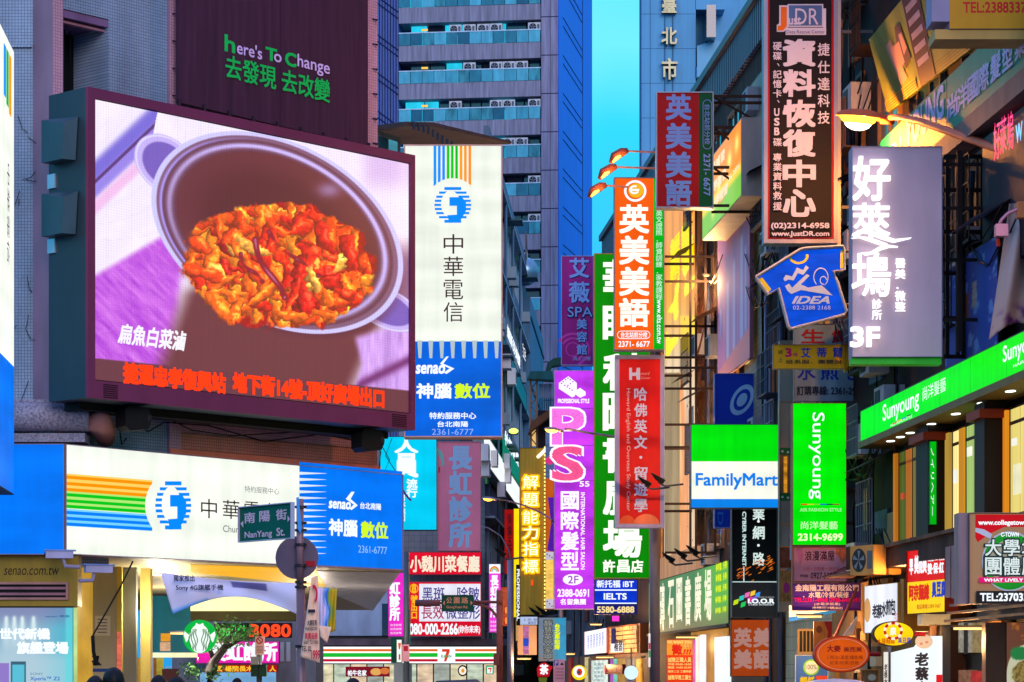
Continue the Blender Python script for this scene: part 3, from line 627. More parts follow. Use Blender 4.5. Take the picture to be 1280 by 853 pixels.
for i in range(2): sf.bxm(a, b-.045, .04, .0, z2+.07+i*.09, z2+.11+i*.09, mt((150, 100, 110), .5), 'louvre_slat')
# lit display window with the phone poster
dw = K('lit_display_window', 'bright cyan lit poster window showing a phone under the yellow fascia', 'window', -60, 92, 41.25, z0=900)
dw.bxm(0, dw.len, 0, .3, 0, dw.sz(0, 758.6)[1], mt((60, 70, 80)), 'window_case')
def phone(X, Y, U, T):
    A = np.zeros(X.shape+(3,))+np.array([150., 190, 215]); A = mixc(A, ss(40, 90, X)*.9, (60, 190, 215)); A = mixc(A, ss(790, 762, Y)*.6, (120, 110, 170))
    for x in (8, 18, 28, 42): A = mixc(A, np.exp(-(((X-x)/(2+(Y-768)*.1))**2))*ss(768, 773, Y)*ss(830, 775, Y), (235, 255, 255))
    A = mixc(A, ss(800, 830, Y)*.5, (215, 240, 245)); A = mixc(A, (X > 80)*ss(80, 84, X)*.7, (90, 230, 235))
    A = mixc(A, ((X > 13) & (X < 33) & (Y > 827))*1., (30, 90, 110)); A = mixc(A, ((X > 15) & (X < 31) & (Y > 831))*1., (80, 200, 225)); A = mixc(A, ((X < 12) & (Y > 829))*1., (150, 120, 210))
    return A
dw.pic(-58, 760, 91, 890, 150, 130, phone, emit=.85, name='poster')
dw.text('世代新機', 0, 786, 62, 799, SWt, w=.05); dw.text('旗艦登場', 22, 803, 85, 817, SWt, w=.05); dw.text('SONY', 38, 841, 54, 844, le((90, 120, 150))); dw.text('Xperia™ Z2', 38, 846, 75, 852, le((20, 90, 190)), w=.01)
dw.text('senao 神腦', 57, 769, 87, 772, le((20, 50, 140)))
dw.face(92, 760, 97, 890, em((210, 240, 160), .9, .3), 'side_strip')
# column and interior walls
p = K('shop_wall', 'pale panelled shop wall with notices beside the yellow lit pillar', 'wall', 96, 175, 46)
p.bxm(p.sz(104, 0)[0], p.sz(115, 0)[0], 2.0, 1.6, 0, 3.45, em((235, 180, 60), .62, .25), 'pillar'); p.bxm(p.sz(97, 0)[0], p.sz(104, 0)[0], 1.6, 1.2, 0, 3.45, mt((190, 140, 110)), 'door_jamb')
p.bxm(p.sz(116, 0)[0], p.sz(146, 0)[0], 0, .3, 0, 3.44, WL, 'wall_panel'); p.bxm(p.sz(153, 0)[0], p.sz(169, 0)[0], -.1, .3, 0, 3.44, mt((120, 120, 110)), 'wall_panel'); p.bxm(p.sz(146.3, 0)[0], p.sz(152.6, 0)[0], .03, .3, 0, 3.44, mt((205, 180, 90)), 'trim')
p.bxm(p.sz(169.4, 0)[0], p.sz(182, 0)[0], -.6, .9, 0, 3.44, mt((185, 165, 90)), 'wall_panel')
p.bxm(p.sz(146.5, 0)[0], p.sz(152, 0)[0], .05, .03, 1.4, 2.3, em((230, 110, 90), .9, .4, nsc=6), 'poster_strip')
p.face(119, 770, 138, 795, mt((200, 200, 190)), 'notice'); p.face(116, 836, 141, 840, mt((30, 70, 160)), 'notice')
for i in range(5): p.face(122, 774+i*4, 134, 775.2+i*4, mt((90, 90, 110)), 'notice_line')
tb = K('teal_wall_panel', 'teal wall panel over the glass door deep under the arcade', 'wall', 183, 245, 61)
tb.bxm(0, tb.len, 0, .3, 2.1, 3.4, mt((10, 110, 140), .4), 'board'); tb.bxm(0, tb.len, .03, .3, 1.98, 2.09, em((255, 250, 200), 1.0, .2), 'lit_edge')
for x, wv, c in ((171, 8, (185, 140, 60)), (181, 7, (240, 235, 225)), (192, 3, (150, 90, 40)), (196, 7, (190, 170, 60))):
    tb.bxm(tb.sz(x, 0)[0], tb.sz(x+wv, 0)[0], .05, .2, 0, 1.97, em(c, .75, .3, nsc=3), 'door_frame')  # frames glow: warm interior light put in as emission
tb.face(201, 792, 213, 802, em((255, 170, 40), .9, .3)); tb.face(200, 803, 213, 814, em((240, 190, 150), .8, .3, nsc=9))
tb.bxm(tb.sz(202, 0)[0], tb.sz(223, 0)[0], .05, .1, .2, 1.72, mt((70, 30, 38)), 'door_poster'); tb.text('語', 206, 833, 215, 848, mt((190, 180, 170)))
# downlights in the soffit
def downlight(px, py, rx=.13):
    D = (3.455-CH)*F/(HY-py); c = W(px, py, D)
    m = MB(); n = 14; m.add([(c.x+rx*math.cos(2*math.pi*i/n), c.y+rx*1.6*math.sin(2*math.pi*i/n), 3.45) for i in range(n)]+[(c.x+rx*math.cos(2*math.pi*i/n), c.y+rx*1.6*math.sin(2*math.pi*i/n), 3.458) for i in range(n)],
        [tuple(range(n-1, -1, -1))]+[(i, (i+1) % n, n+(i+1) % n, n+i) for i in range(n)])
    ld = bpy.data.lights.new('downlight_light', 'POINT'); ld.energy = 90; ld.color = (1, .86, .6); ld.shadow_soft_size = .12
    o = m.make('downlight', em((255, 250, 235), 3, 0)); lo = link(bpy.data.objects.new('downlight_light', ld), o); lo.location = (c.x, c.y, 2.7); return tag(o, 'round ceiling downlight in the arcade ceiling, %s' % {192: 'left end of its row', 201: 'middle of its row'}.get(px, 'lowest of its row'), 'lamp', 'downlights in the arcade ceiling')
downlight(192, 708); downlight(201, 714); downlight(199, 719)
yl = MB(); P4 = [W(240, 706, 1), ]
def soff_quad(pts, mat, name, label, cat, z=3.445):
    V = []
    for px, py in pts:
        D = (z-CH)*F/(HY-py); V.append(((px-CX)*D/F, D, z))
    n = len(V); V += [(x, y, zz+.01) for x, y, zz in V]
    return tag(mesh_obj(name, V, [tuple(range(n))]+[(i, (i+1) % n, n+(i+1) % n, n+i) for i in range(n)], mat), label, cat)
soff_quad([(238, 706.5), (395, 712), (408, 733), (238, 716)], em((255, 185, 20), .95, .15, stretch=(.3, 6, 1), nsc=1.5), 'ceiling_panel', 'long yellow lit ceiling panel behind the white flag banner', 'ceiling')
soff_quad([(396, 714), (500, 716), (466, 764), (410, 740)], mt((190, 185, 190), .3, .5, var=.5, kind='fine', sc_=2), 'metal_ceiling', 'crinkled silvery metal ceiling at the right end of the arcade', 'ceiling')
bm_ = K('lit_canopy_box', 'glowing cream shop light box with dark lower edge behind the banner', 'light box', 238, 372, 60, z0=776)
bm_.bxm(0, bm_.len, 0, .8, 0, bm_.sz(0, 764)[1], mt((60, 55, 20)), 'edge'); bm_.bxm(0, bm_.len, -.02, .8, bm_.sz(0, 763.8)[1], bm_.sz(0, 746)[1], em((255, 246, 170), 1.4, .15), 'light_panel')
# cctv cameras
def cctv(label, px, py, D, rz, flip=1):
    r = empty('security_camera', label, 'camera', W(px, py, D), rz)
    MB().box(-.22, .2, -.07, .07, -.05, .06).make('housing', mt((170, 165, 200), .4), r); MB().box(-.25, .24, -.09, .09, .062, .08).make('sun_shield', mt((120, 150, 210), .4), r)
    MB().tube([(.05, 0, -.05), (.08, 0, -.17), (.3, .05, -.18)], .03, 8).make('bracket', mt((150, 140, 170), .4), r); MB().ellipsoid((-.22, 0, 0), (.02, .05, .045)).make('lens', BLACK, r)
cctv('security camera with blue shield pointing left on the shop fascia corner', 75, 694, 40.6, R(12)); cctv('security camera pointing down and right beside the yellow pillar', 122, 712, 40.5, R(205))
rp = MB().tube([W(166, 702, 40.4), W(150, 735, 40.2), W(116, 795, 40)], .014, 5).tube([W(116, 795, 40), W(117, 815, 40), W(121, 832, 40)], .03, 5)
for i in range(6): rp.tube([W(116+random.uniform(-2, 8), 820, 40), W(114+random.uniform(0, 14), 832, 40), W(118+random.uniform(-4, 8), 826, 40)], .012, 4)
tag(rp.make('hanging_rope', BLACK), 'taut black rope slung from the sign edge to a bundle on the shop wall', 'rope')

# flag banner (cloth) across the front
def cloth(name, label, cat, TL, TR, BR_, BL, D, sag_t, sag_b, fn, nx=60, ny=24, ripple=.04, D2=None):
    V = []; C = []; D2 = D2 or D
    for j in range(ny+1):
        for i in range(nx+1):
            a = i/nx; b = j/ny
            tx = TL[0]+(TR[0]-TL[0])*a; ty = TL[1]+(TR[1]-TL[1])*a+sag_t(a); bx = BL[0]+(BR_[0]-BL[0])*a; by = BL[1]+(BR_[1]-BL[1])*a+sag_b(a)
            x = tx+(bx-tx)*b; y = ty+(by-ty)*b; V.append(tuple(W(x, y, D+(D2-D)*a+ripple*math.sin(a*17+b*2)+ripple*.6*math.sin(a*7-b*5)))); C.append((x, y, a, b))
    Fc = [(j*(nx+1)+i, (j+1)*(nx+1)+i, (j+1)*(nx+1)+i+1, j*(nx+1)+i+1) for j in range(ny) for i in range(nx)]
    C = np.array(C); rgb = fn(C[:, 0], C[:, 1], C[:, 2], C[:, 3])/255; rgb = np.where(rgb <= .04045, rgb/12.92, ((rgb+.055)/1.055)**2.4)
    o = mesh_obj(name, V, Fc, attr_mat(0, .8), None, True); ca = o.data.color_attributes.new('Col', 'FLOAT_COLOR', 'POINT')
    ca.data.foreach_set('color', np.concatenate([rgb, np.ones((len(rgb), 1))], 1).astype(np.float32).ravel())
    o.modifiers.new('thick', 'SOLIDIFY').thickness = .004
    return tag(o, label, cat)
def flagc(x, y, a, b):
    A = np.zeros(x.shape+(3,))+np.array([225., 215, 240]); A = mixc(A, ss(.85, 1, b)*(a < .3), (90, 160, 235)); A = mixc(A, ((a > .5) & (a < .78) & (b < .42) & (b > .08))*.8, (90, 80, 150))
    return A
bn = cloth('flag_banner', 'white advertising banner slung low under the long sign', 'banner', (201, 716), (371, 729), (371, 774), (216, 768), 38.5, lambda a: 3*math.sin(a*3.1), lambda a: -22*math.sin(a*3.14)-6*a, flagc)
BK = mt((40, 35, 55), .7, var=0)
fk = K('banner_print', 'printed words', 'x', 201, 371, 38.38); 
for t_, x0, y0, x1, y1 in (('獨家推出', 217, 719, 243, 727), ('Sony 4G旗艦手機', 220, 731, 279, 739)): fk.text(t_, x0, y0, x1, y1, BK, off=.0, w=.02)
for ch in list(fk.root.children):
    ch.parent = bn; ch.matrix_parent_inverse.identity(); ch.location = fk.root.location; ch.rotation_euler = fk.root.rotation_euler
bpy.data.objects.remove(fk.root)
def multi(x, y, a, b):
    A = np.zeros(x.shape+(3,))+np.array([235., 205, 235]); d = a+.1*np.sin(b*9)
    A = mixc(A, (d > .35)*1., (150, 190, 235)); A = mixc(A, (d > .5)*1., (70, 130, 225)); A = mixc(A, (d > .6)*1., (150, 180, 70)); A = mixc(A, (d > .75)*1., (205, 170, 20)); return A
cloth('striped_flag', 'pink, blue and yellow striped flag behind the leaning pole banner', 'banner', (396, 735), (421, 736), (419, 788), (398, 783), 38.6, lambda a: 0, lambda a: 5*math.sin(a*3), multi, 24, 16)
def warm(x, y, a, b): return mixc(np.zeros(x.shape+(3,))+np.array([250., 205, 175]), b*.2, (220, 150, 120))
hf = cloth('hanging_pennant', 'pale pink tapering cloth pennant with red number notes tied to the sign pole', 'banner', (390, 722), (397, 720), (400, 829), (375, 821), 35.6, lambda a: 0, lambda a: 0, warm, 12, 24, .015)
cloth('small_pennant', 'small cream cloth corner hanging below the striped flag', 'banner', (399, 782), (414, 784), (409, 804), (400, 796), 38.3, lambda a: 0, lambda a: 0, warm, 8, 8, .015)
fk = K('p', 'p', 'x', 370, 402, 35.53); RD = mt((210, 20, 60), .6, var=0)
for t_, x0, y0, x1, y1, m_ in (('大廈租售', 384, 775, 396, 782, BK), ('MANSION', 382, 784, 396, 788, BK), ('買賣服務', 381, 791, 397, 799, RD), ('EASY TO FIND', 380, 801, 398, 805, BK), ('TEL 02', 377, 808, 389, 814, BK), ('1999', 389, 813, 400, 824, RD)): fk.text(t_, x0, y0, x1, y1, m_, off=.0, w=.02)
fk.ell(392, 743, 5, 12, RD, 'emblem', inner=.6, off=0, a0=-70, a1=110); fk.face(385, 762, 394, 766, BK, 'patch', off=0)
for ch in list(fk.root.children):
    ch.parent = hf; ch.location = fk.root.location; ch.rotation_euler = fk.root.rotation_euler
bpy.data.objects.remove(fk.root)

# street-name pole
sp_ = empty('street_sign_pole', 'rusty steel pole carrying the green street name plate and a round sign', 'pole', (W(376, 0, 36).x, 36, 0)); o = sp_.location
pm_ = mt((150, 115, 125), .5, .3, var=.5, kind='streak')
x0 = 0; MB().tube([(0, 0, 0), (0, 0, W(0, 735, 36).z)], .062, 12).make('pole', pm_, sp_, True); MB().tube([(-.01, 0, W(0, 735, 36).z), (-.01, 0, W(0, 624, 36).z)], .05, 12).make('upper_pole', pm_, sp_, True)
for y in (634, 654, 663, 681, 707, 728, 734, 808): MB().tube([(0, 0, W(0, y+1.5, 36).z), (0, 0, W(0, y-1.5, 36).z)], .082, 12).make('clamp', mt((40, 32, 40), .5, .4), sp_)
d = MB(); c = W(370.5, 697, 36)-o
n = 28; rr = 27*36/F
d.prism([(c.x+rr*math.cos(2*math.pi*i/n), W(0, 697, 36).z+rr*math.sin(2*math.pi*i/n)) for i in range(n)], .09, .11); d.make('round_plate', mt((88, 74, 96), .5, .2), sp_)
MB().box(W(381, 0, 36).x-o.x, W(393, 0, 36).x-o.x, .07, .088, W(0, 708, 36).z, W(0, 701, 36).z).make('red_tab', mt((170, 20, 40)), sp_)
MB().prism([(W(371, 0, 36).x-o.x, W(0, 623, 36).z), (W(374, 0, 36).x-o.x, W(0, 622, 36).z), (W(378, 0, 36).x-o.x, W(0, 660, 36).z), (W(376.5, 0, 36).x-o.x, W(0, 668, 36).z), (W(373, 0, 36).x-o.x, W(0, 662, 36).z)], -.1, -.08).make('edge_plate', mt((60, 150, 225), .4), sp_)
sg = sign('street_name_plate', 'green street name plate reading NanYang St. with arrows', 299.5, 634, 366, 678.5, 35.2, 36.4-2.2, .03, mt((190, 180, 200), .4, .2), 1.2, mt((0, 92, 72), .5, var=.1), cat='street sign')
TX = mt((215, 185, 200), .5, var=0)
sg.text('南', 306, 641, 319, 654, TX, w=.02); sg.text('陽', 325, 639, 338, 652, TX, w=.02); sg.text('街', 346, 637, 359, 650, TX, w=.02)
sg.text('NanYang', 307, 664, 341, 674, TX, w=.02); sg.text('St.', 347, 660, 357, 670, TX, w=.02)
sg.poly([(302, 655), (305.5, 651), (305.5, 660)], TX, 'arrow'); sg.poly([(364, 649), (361, 644.5), (361, 653)], TX, 'arrow')
# ================================================================== LEFT ROW BEYOND THE CORNER
rb_ = K('blue_row_building', 'narrow blue grey building with strip windows rising behind the tall telecom sign', 'building', 604, 668, 112, 165)
SL = mt((96, 112, 130), .7, var=.3, kind='streak'); H = 24
rb_.bxm(0, rb_.len-2.6, .0, 1.0, 0, H, mt((40, 52, 66)), 'core'); e0 = rb_.sz(652, 0)[0]
rb_.bxm(e0, rb_.len+1.5, .5, 6, 0, H-1.2, mt((66, 110, 140), .5, var=.3, kind='streak'), 'end_pier')
for i in range(6):
    z = 2.2+i*3.8
    rb_.bxm(0, e0-.02, .25, -.001, z+2.4, z+3.75, SL, 'spandrel'); rb_.bxm(0, e0-.02, .5, -.001, z+2.3, z+2.39, mt((150, 170, 185)), 'sill')
    s = .1
    while s < e0-2:
        rb_.bxm(s, s+1.9, .05, .0, z, z+2.28, random.choice([GLASS, glassm((20, 60, 80)), GLASS, em((90, 170, 120), .35, .5, nsc=2)]), 'window_pane'); rb_.bxm(s+1.92, s+2.06, .14, 0, z, z+2.28, mt((140, 165, 185), .4), 'window_frame'); s += 2.1
q = MB()
for i in range(6): q.box(e0-.05, rb_.len+1.6, -.56, -.5, 2.6+i*3.8, 2.75+i*3.8)
q.make('pier_joint', mt((30, 60, 90)), rb_.root)
q = MB()
for a in (e0-1.5, e0-.2): q.tube([(a, -.3, H), (a, -.3, H+2.2)], .04, 5)
q.tube([(e0-1.5, -.3, H+2.2), (e0-.2, -.3, H+1.4)], .04, 5); q.tube([(e0-1.5, -.3, H+.9), (e0-.2, -.3, H+.9)], .04, 5); q.make('roof_rail', STEEL, rb_.root)
MB().ellipsoid((e0-.1, -.2, H+.2), (.8, .8, .8)).make('roof_vent', mt((110, 150, 170), .3, .5), rb_.root, True)
for s_x in (4.1, 10.4, 17.0, 25): MB().tube([(s_x, -.42, 0), (s_x, -.42, H)], .07, 6).make('drain_pipe', mt((70, 100, 120), .4, .2), rb_.root, True)
for i in range(26):
    s_x = random.uniform(.5, e0-2); z = 2.2+random.randrange(6)*3.8; rb_.bxm(s_x, s_x+.8, .7, -.001, z-.55, z-.02, mt((120, 140, 150), .5), 'planter_box') if i % 2 else rb_.bxm(s_x, s_x+1.7, 1.0, -.001, z+2.2, z+2.28, mt((50, 90, 100), .5), 'window_awning')
rot = math.atan2(rb_.u[1], rb_.u[0])
n = 0; labs = ['highest', 'second highest', 'third from the top', 'fourth from the top', 'fifth from the top', 'sixth from the top', 'lowest but one', 'lowest']
for (px, py) in ((634, 462), (640, 482), (606, 577), (617, 584), (607, 596), (633, 586), (634, 604), (627, 622)):
    t_, D = rb_.hit(px, .7); p = W(px, py, D); c = tree_copy(first, p, rot, 'white air conditioner unit bracketed to the blue grey row building, %s' % labs[n]); c['group'] = 'air conditioners on the row building'; c.scale = (1.05,)*3 if n < 2 else (.9,)*3; n += 1
def led_sign(k, *a): pass
s1 = sign('green_wall_sign', 'small teal lit wall sign high on the blue grey row building', 628.5, 420, 658, 449, rb_.hit(628.5, .5)[1], rb_.hit(658, .5)[1], .3, mt((20, 90, 110)), .5, em((0, 110, 130), .6)); s1.text('婕斯芬美髮', 634, 426, 650, 441, SWt, w=.04); s1.text('SPA', 653, 434, 657, 450, SWt, rot=90)
s1 = sign('white_green_wall_sign', 'white and green lit fascia sign low on the blue grey row building', 604, 537, 650, 575, rb_.hit(604, .6)[1], rb_.hit(650, .6)[1], .4, mt((120, 140, 140)), .5, em((245, 250, 250), 1.0)); s1.face(628, 541, 650, 577, em((0, 130, 95), .8)); s1.text('牡蠣專賣', 631, 553, 648, 569, SWt, w=.04)
l = em((190, 255, 90), 3.0, 0); fl_ = empty('green_floodlight', 'small glaring green floodlight on the row building beside the tall telecom sign', 'lamp', W(642, 539, 96)); MB().ellipsoid((0, 0, 0), (.17, .1, .1)).make('lamp_glass', l, fl_); MB().box(-.16, .16, .05, .2, -.12, .1).make('housing', DARK, fl_)

# cyan and pink projecting signs
s1 = sign('cyan_light_sign', 'bright cyan vertical lit sign beneath the tall telecom sign', 475, 546, 546, 663, 58, None, .4, mt((30, 90, 120)), .6, em((0, 205, 245), 1.0, .12, stretch=(1, 1, 2)))
s1.text('人', 494, 549, 522, 566, SWt, w=.03); s1.text('員', 494, 568, 522, 596, SWt, w=.04); s1.col('流行', 508, 599, 522, 622, SWt, w=.03); s1.col('日本進口', 500, 618, 507, 652, SWt, w=.02)
s1.ell(533, 596, 34, 38, mt((120, 60, 190)), 'arc_mark', inner=.93, a0=185, a1=235)
s1 = sign('pink_clinic_sign', 'tall dull pink clinic sign with pale blue characters behind the cyan sign', 547, 552, 601, 689, 66, None, .4, mt((170, 120, 140)), .8, mt((226, 130, 160), .5, var=.12))
LBL = mt((150, 195, 235), .5, var=0)
s1.col('長虹診所', 561, 556, 590, 685, LBL, w=.04, gap=.06); s1.ell(547.5, 583, 8, 22, mt((120, 200, 190)), 'rainbow_arc', inner=.6, a0=-0, a1=90); s1.face(548, 584, 550, 591, mt((210, 20, 60)))
s1 = sign('small_banner_column', 'slim magenta and white lit clinic sign beside the corner building', 485, 716, 505, 796, 80, None, .3, mt((120, 30, 110)), .5, em((235, 40, 200), 1.0)); s1.col('虹診所', 487, 727, 500, 776, SWt, w=.05)
for y in (780, 785, 790): s1.text('台北診所', 488, y, 502, y+3, SWt)
s1 = sign('slim_rainbow_sign', 'slim magenta clinic sign topped by a small rainbow', 611, 705, 626, 791, 84, None, .3, mt((150, 60, 150)), .5, em((240, 60, 215), 1.0)); s1.face(611.4, 705.4, 625.6, 717, SWt); s1.col('長虹診所', 613, 719, 623, 772, SWt, w=.05)
for i, c in enumerate([(240, 40, 40), (255, 190, 0), (40, 190, 60), (40, 90, 230)]): s1.ell(618, 715, 6-i*1.1, 7-i*1.3, le(c), 'rainbow_arc', inner=.8, a0=0, a1=180)
for y in (776, 781, 786): s1.text('台北診所', 613, y, 624, y+3, SWt)

# cross street building with the red signs and the convenience store
cb_ = K('cross_street_building', 'grey tiled building across the far end with red signs and a convenience store', 'building', 392, 642, 111)
GT = tile((120, 122, 132), (70, 72, 80), .25, .25, .3, .6); X = lambda px: cb_.sz(px, 0)[0]; Z = lambda py: cb_.sz(392, py)[1]
cb_.bxm(X(392), X(606), 0, 8, Z(806), Z(560), GT, 'wall'); cb_.bxm(X(392), X(642), -.8, 3, 0, Z(806)-.01, mt((70, 66, 62)), 'shop_back')
cb_.bxm(X(392), X(485), .3, 0, Z(795), Z(735), mt((165, 180, 205), .5), 'white_panel'); cb_.bxm(X(478), X(486), .35, 0.001, Z(795), Z(755), GLASS, 'window')
cb_.bxm(X(392), X(642), .6, 0, Z(807), Z(799), mt((105, 85, 90), .7, var=.4), 'ledge')
q = MB()
for y in (718, 766, 790):
    q.box(X(606.2), X(640), -.06, -.001, Z(y), Z(y-1.5))
for x in (607, 613, 630, 637): q.box(X(x), X(x+1), -.07, -.002, Z(800), Z(690))
q.make('pipe_grid', mt((60, 66, 80)), cb_.root)
for x in (586,):
    for y in (700,): cb_.bxm(X(x), X(x+7), .03, 0, Z(y+14), Z(y), GLASS, 'window')
RDm = em((225, 10, 45), .95, .12); 
s1 = sign('restaurant_sign', 'wide red restaurant sign with cream brush characters', 509, 690, 602, 719, 110, None, .4, mt((150, 60, 70)), 1, RDm); s1.text('小魏川菜餐廳', 513, 695, 599, 715, le((250, 235, 210)), w=.03)
s1 = sign('clinic_phone_sign', 'large red and white clinic billboard with a telephone number under the restaurant sign', 511, 727, 602, 796, 110, None, .4, mt((150, 90, 100)), 1, RDm)
s1.face(524, 730, 600.5, 777, em((235, 235, 250), .95, .06)); NB = le((60, 50, 140)); s1.text('黑斑．除皺', 528, 734, 599, 752, NB, w=.01); s1.text('長效', 527, 757, 555, 774, le((170, 40, 90)), w=.01); s1.text('微整形', 557, 757, 600, 774, NB, w=.01)
s1.ell(517.5, 736, 5.5, 6, le((255, 190, 30)), 'badge', inner=.82); s1.text('8', 515, 731.5, 520, 740.5, le((255, 190, 30)), w=.03); s1.col('號出口', 513.5, 744, 522, 774, le((255, 190, 30)), w=.04)
s1.text('080-000-2266', 512, 780, 572, 793, SWt, w=.03); s1.text('(妳你來來)', 572.5, 782, 600, 793, SWt, w=.02)
s1 = sign('convenience_store_fascia', 'long white lit store fascia with orange, green and red stripes', 395, 808.5, 626, 829.5, 110.0, None, .5, WHITEP, .3, em((255, 255, 250), 1.15, .05))
for y, h, c in ((811.5, 3, (235, 110, 30)), (816.5, 5, (20, 190, 50)), (824, 3.2, (200, 15, 50))): s1.face(395.5, y, 625.6, y+h, le(c), 'stripe', off=.006)
s1.face(547, 809, 569, 829, SWt, 'logo_ground', off=.008); s1.poly([(552.5, 811.5), (562, 811.5), (562, 815), (558, 827), (555, 827), (556.5, 820), (558, 815), (552.5, 815)], le((225, 60, 30)), 'numeral', off=.01); s1.text('ELEVEN', 551.5, 819, 564, 822, le((20, 150, 60)), off=.012, w=.03)
s1 = sign('store_green_sign', 'small green and white store sign hanging before the striped fascia', 489, 797, 502.6, 829, 106, None, .3, mt((10, 90, 60)), .5, mt((10, 100, 70))); s1.face(496, 800, 502, 828, le((245, 255, 245))); s1.poly([(497.5, 804), (501.5, 804), (500, 812), (498.5, 812)], le((235, 90, 30)), 'numeral'); s1.face(498.5, 818, 500.5, 825, le((210, 20, 50)))
s1 = sign('store_square_sign', 'tiny square green framed store sign right of the striped fascia', 607.5, 832, 617, 843, 104, None, .2, mt((0, 140, 90)), .5, em((0, 190, 120), 1)); s1.face(609, 834, 615.6, 842, SWt); s1.poly([(610, 835), (615, 835), (613, 841), (611.5, 841), (613, 837), (610, 837)], le((235, 80, 30)), 'numeral')
wn_ = K('store_window', 'bright store windows under the striped fascia', 'window', 396, 630, 111.2)
for i in range(11):
    a = wn_.sz(397+i*20.8, 0)[0]; b = wn_.sz(416+i*20.8, 0)[0]; wn_.bxm(a, b, 0, .2, 0, wn_.sz(0, 830.6)[1], em([(250, 240, 200), (225, 240, 215), (255, 225, 190), (190, 200, 190)][i % 4], .8, .5, nsc=1.5), 'window_pane')
s1 = sign('beef_noodle_banner', 'dark red food banner above the bright store windows', 432, 833.5, 487, 846, 108, None, .1, mt((90, 10, 30)), .2, em((150, 20, 45), .7, .3)); s1.text('帕牛名家', 435, 838, 458, 845, SWt, w=.03); s1.ell(470, 840, 7, 4.5, le((230, 170, 90)), 'dish'); s1.ell(481, 839, 6, 4, le((215, 120, 60)), 'dish')
s1 = sign('round_shop_sign', 'small round cream sign with an orange mark by the striped store', 573, 832, 583.5, 847, 106, None, .1, DARK, 0); bpy.data.objects.remove([c for c in s1.root.children if c.name.startswith('case')][0]); s1.ell(578.3, 838.6, 5.4, 6, le((60, 50, 40)), 'rim', th=0) if 0 else s1.ell(578.3, 838.6, 5.4, 6, mt((50, 45, 40)), 'rim'); s1.ell(578.3, 838.6, 4.6, 5.2, le((255, 245, 225)), 'disc'); s1.ell(578.6, 838.6, 2, 2.6, le((235, 150, 60)), 'mark')
MB().ellipsoid((s1.sz(578.3, 0)[0], .06, s1.sz(0, 838.6)[1]), (.2, .05, .23)).make('drum', DARK, s1.root)
# behind, seen under the arcade: magenta clinic sign, red banner, counters, green round sign
s1 = sign('clinic_fascia', 'magenta lit clinic fascia seen beneath the arcade', 245, 802, 349, 829.5, 100, None, .4, mt((150, 30, 120)), .5, em((235, 30, 170), 1.0, .1)); s1.text('長虹診所', 262, 804, 346, 826, SWt, w=.04)
s1 = sign('red_notice_banner', 'red banner with yellow characters below the magenta clinic fascia', 262, 831, 347, 840.5, 99.5, None, .2, mt((120, 20, 20)), .2, em((180, 20, 25), .8)); s1.text('賀 楊院長木醫榮 人', 270, 832.5, 345, 839.5, le((255, 200, 50)), w=.03)
s1 = sign('pale_blue_hoarding', 'pale blue hoarding under the red banner', 250, 840.6, 345, 870, 99, None, .2, WHITEP, .2, em((130, 190, 240), .8, .2))
s1 = sign('red_digit_display', 'red digital number display reading 3080 beneath the arcade', 311, 779, 364.5, 797.5, 97, None, .3, BLACK, .4, mt((50, 8, 20)))
for ch, x in zip('3080', (311.8, 326, 339, 352)): s1.text(ch, x, 781, x+11, 796, le((255, 70, 30), 1.3), w=.03)
s1 = sign('green_digit_display', 'green character display left of the red number display', 268, 779, 310, 797.5, 97, None, .3, BLACK, .4, mt((8, 25, 18)))
for ch, x in zip('時元分', (270, 283, 297)): s1.text(ch, x, 782, x+12, 795, le((30, 240, 90), 1.2), w=.03)
s1 = K('under_arcade_building', 'grey shop building glimpsed through the arcade around the magenta sign', 'building', 215, 395, 101)
s1.bxm(0, s1.len, 0, 4, 0, 4.2, mt((120, 120, 125), .7), 'wall')
for x in (350, 358): s1.bxm(s1.sz(x, 0)[0], s1.sz(x+5, 0)[0], .05, 0, s1.sz(0, 827)[1], s1.sz(0, 803)[1], mt((170, 175, 180)), 'shutter')
# round green sign (drawn simply)
s1 = empty('round_green_sign', 'round green and white lit coffee sign under the arcade', 'sign', W(249.5, 796, 55)); rr = 21*55/F
q = MB(); n = 36; q.prism([(rr*math.cos(2*math.pi*i/n), rr*math.sin(2*math.pi*i/n)) for i in range(n)], 0, .12); q.make('drum', em((0, 190, 70), .9, .1), s1)
def disc(r0, pts, mat, nm, y): mesh_obj(nm, [(x*rr, y, z*rr) for x, z in pts], [tuple(range(len(pts)))], mat, s1)
WD = le((245, 255, 250)); DG = le((0, 120, 50))
disc(0, [(.0+.62*math.cos(t), -.12+.86*math.sin(t)) for t in np.linspace(0, 2*math.pi, 30)[:-1]], WD, 'figure_ground', -.006)
for sx in (-1, 1):
    for j in range(4):
        a = .15+.13*j; pts = [(sx*(a+.06*math.sin(z*7+j)), z) for z in np.linspace(.55-.05*j, -.85+.06*j, 12)]; pts += [(x+sx*.055, z) for x, z in pts[::-1]]
        mesh_obj('wave_line', [(x*rr, -.009, z*rr) for x, z in pts], [(i, i+1, 22-i, 23-i) for i in range(11)], DG, s1)
disc(0, [(-.32, .5), (-.2, .82), (0, .7), (.2, .82), (.32, .5), (.15, .42), (-.15, .42)], WD, 'crown', -.011); disc(0, [(.17*math.cos(t), .22+.2*math.sin(t)) for t in np.linspace(0, 6.28, 16)[:-1]], WD, 'face', -.013); disc(0, [(-.07, -.1), (.07, -.1), (.2, -.95), (-.2, -.95)], WD, 'figure', -.012)
for sx in (-1, 1): disc(0, [(sx*.62, .1), (sx*.9, .32), (sx*.95, .1), (sx*.8, -.35), (sx*.68, -.2)], WD, 'tail_fin', -.008)
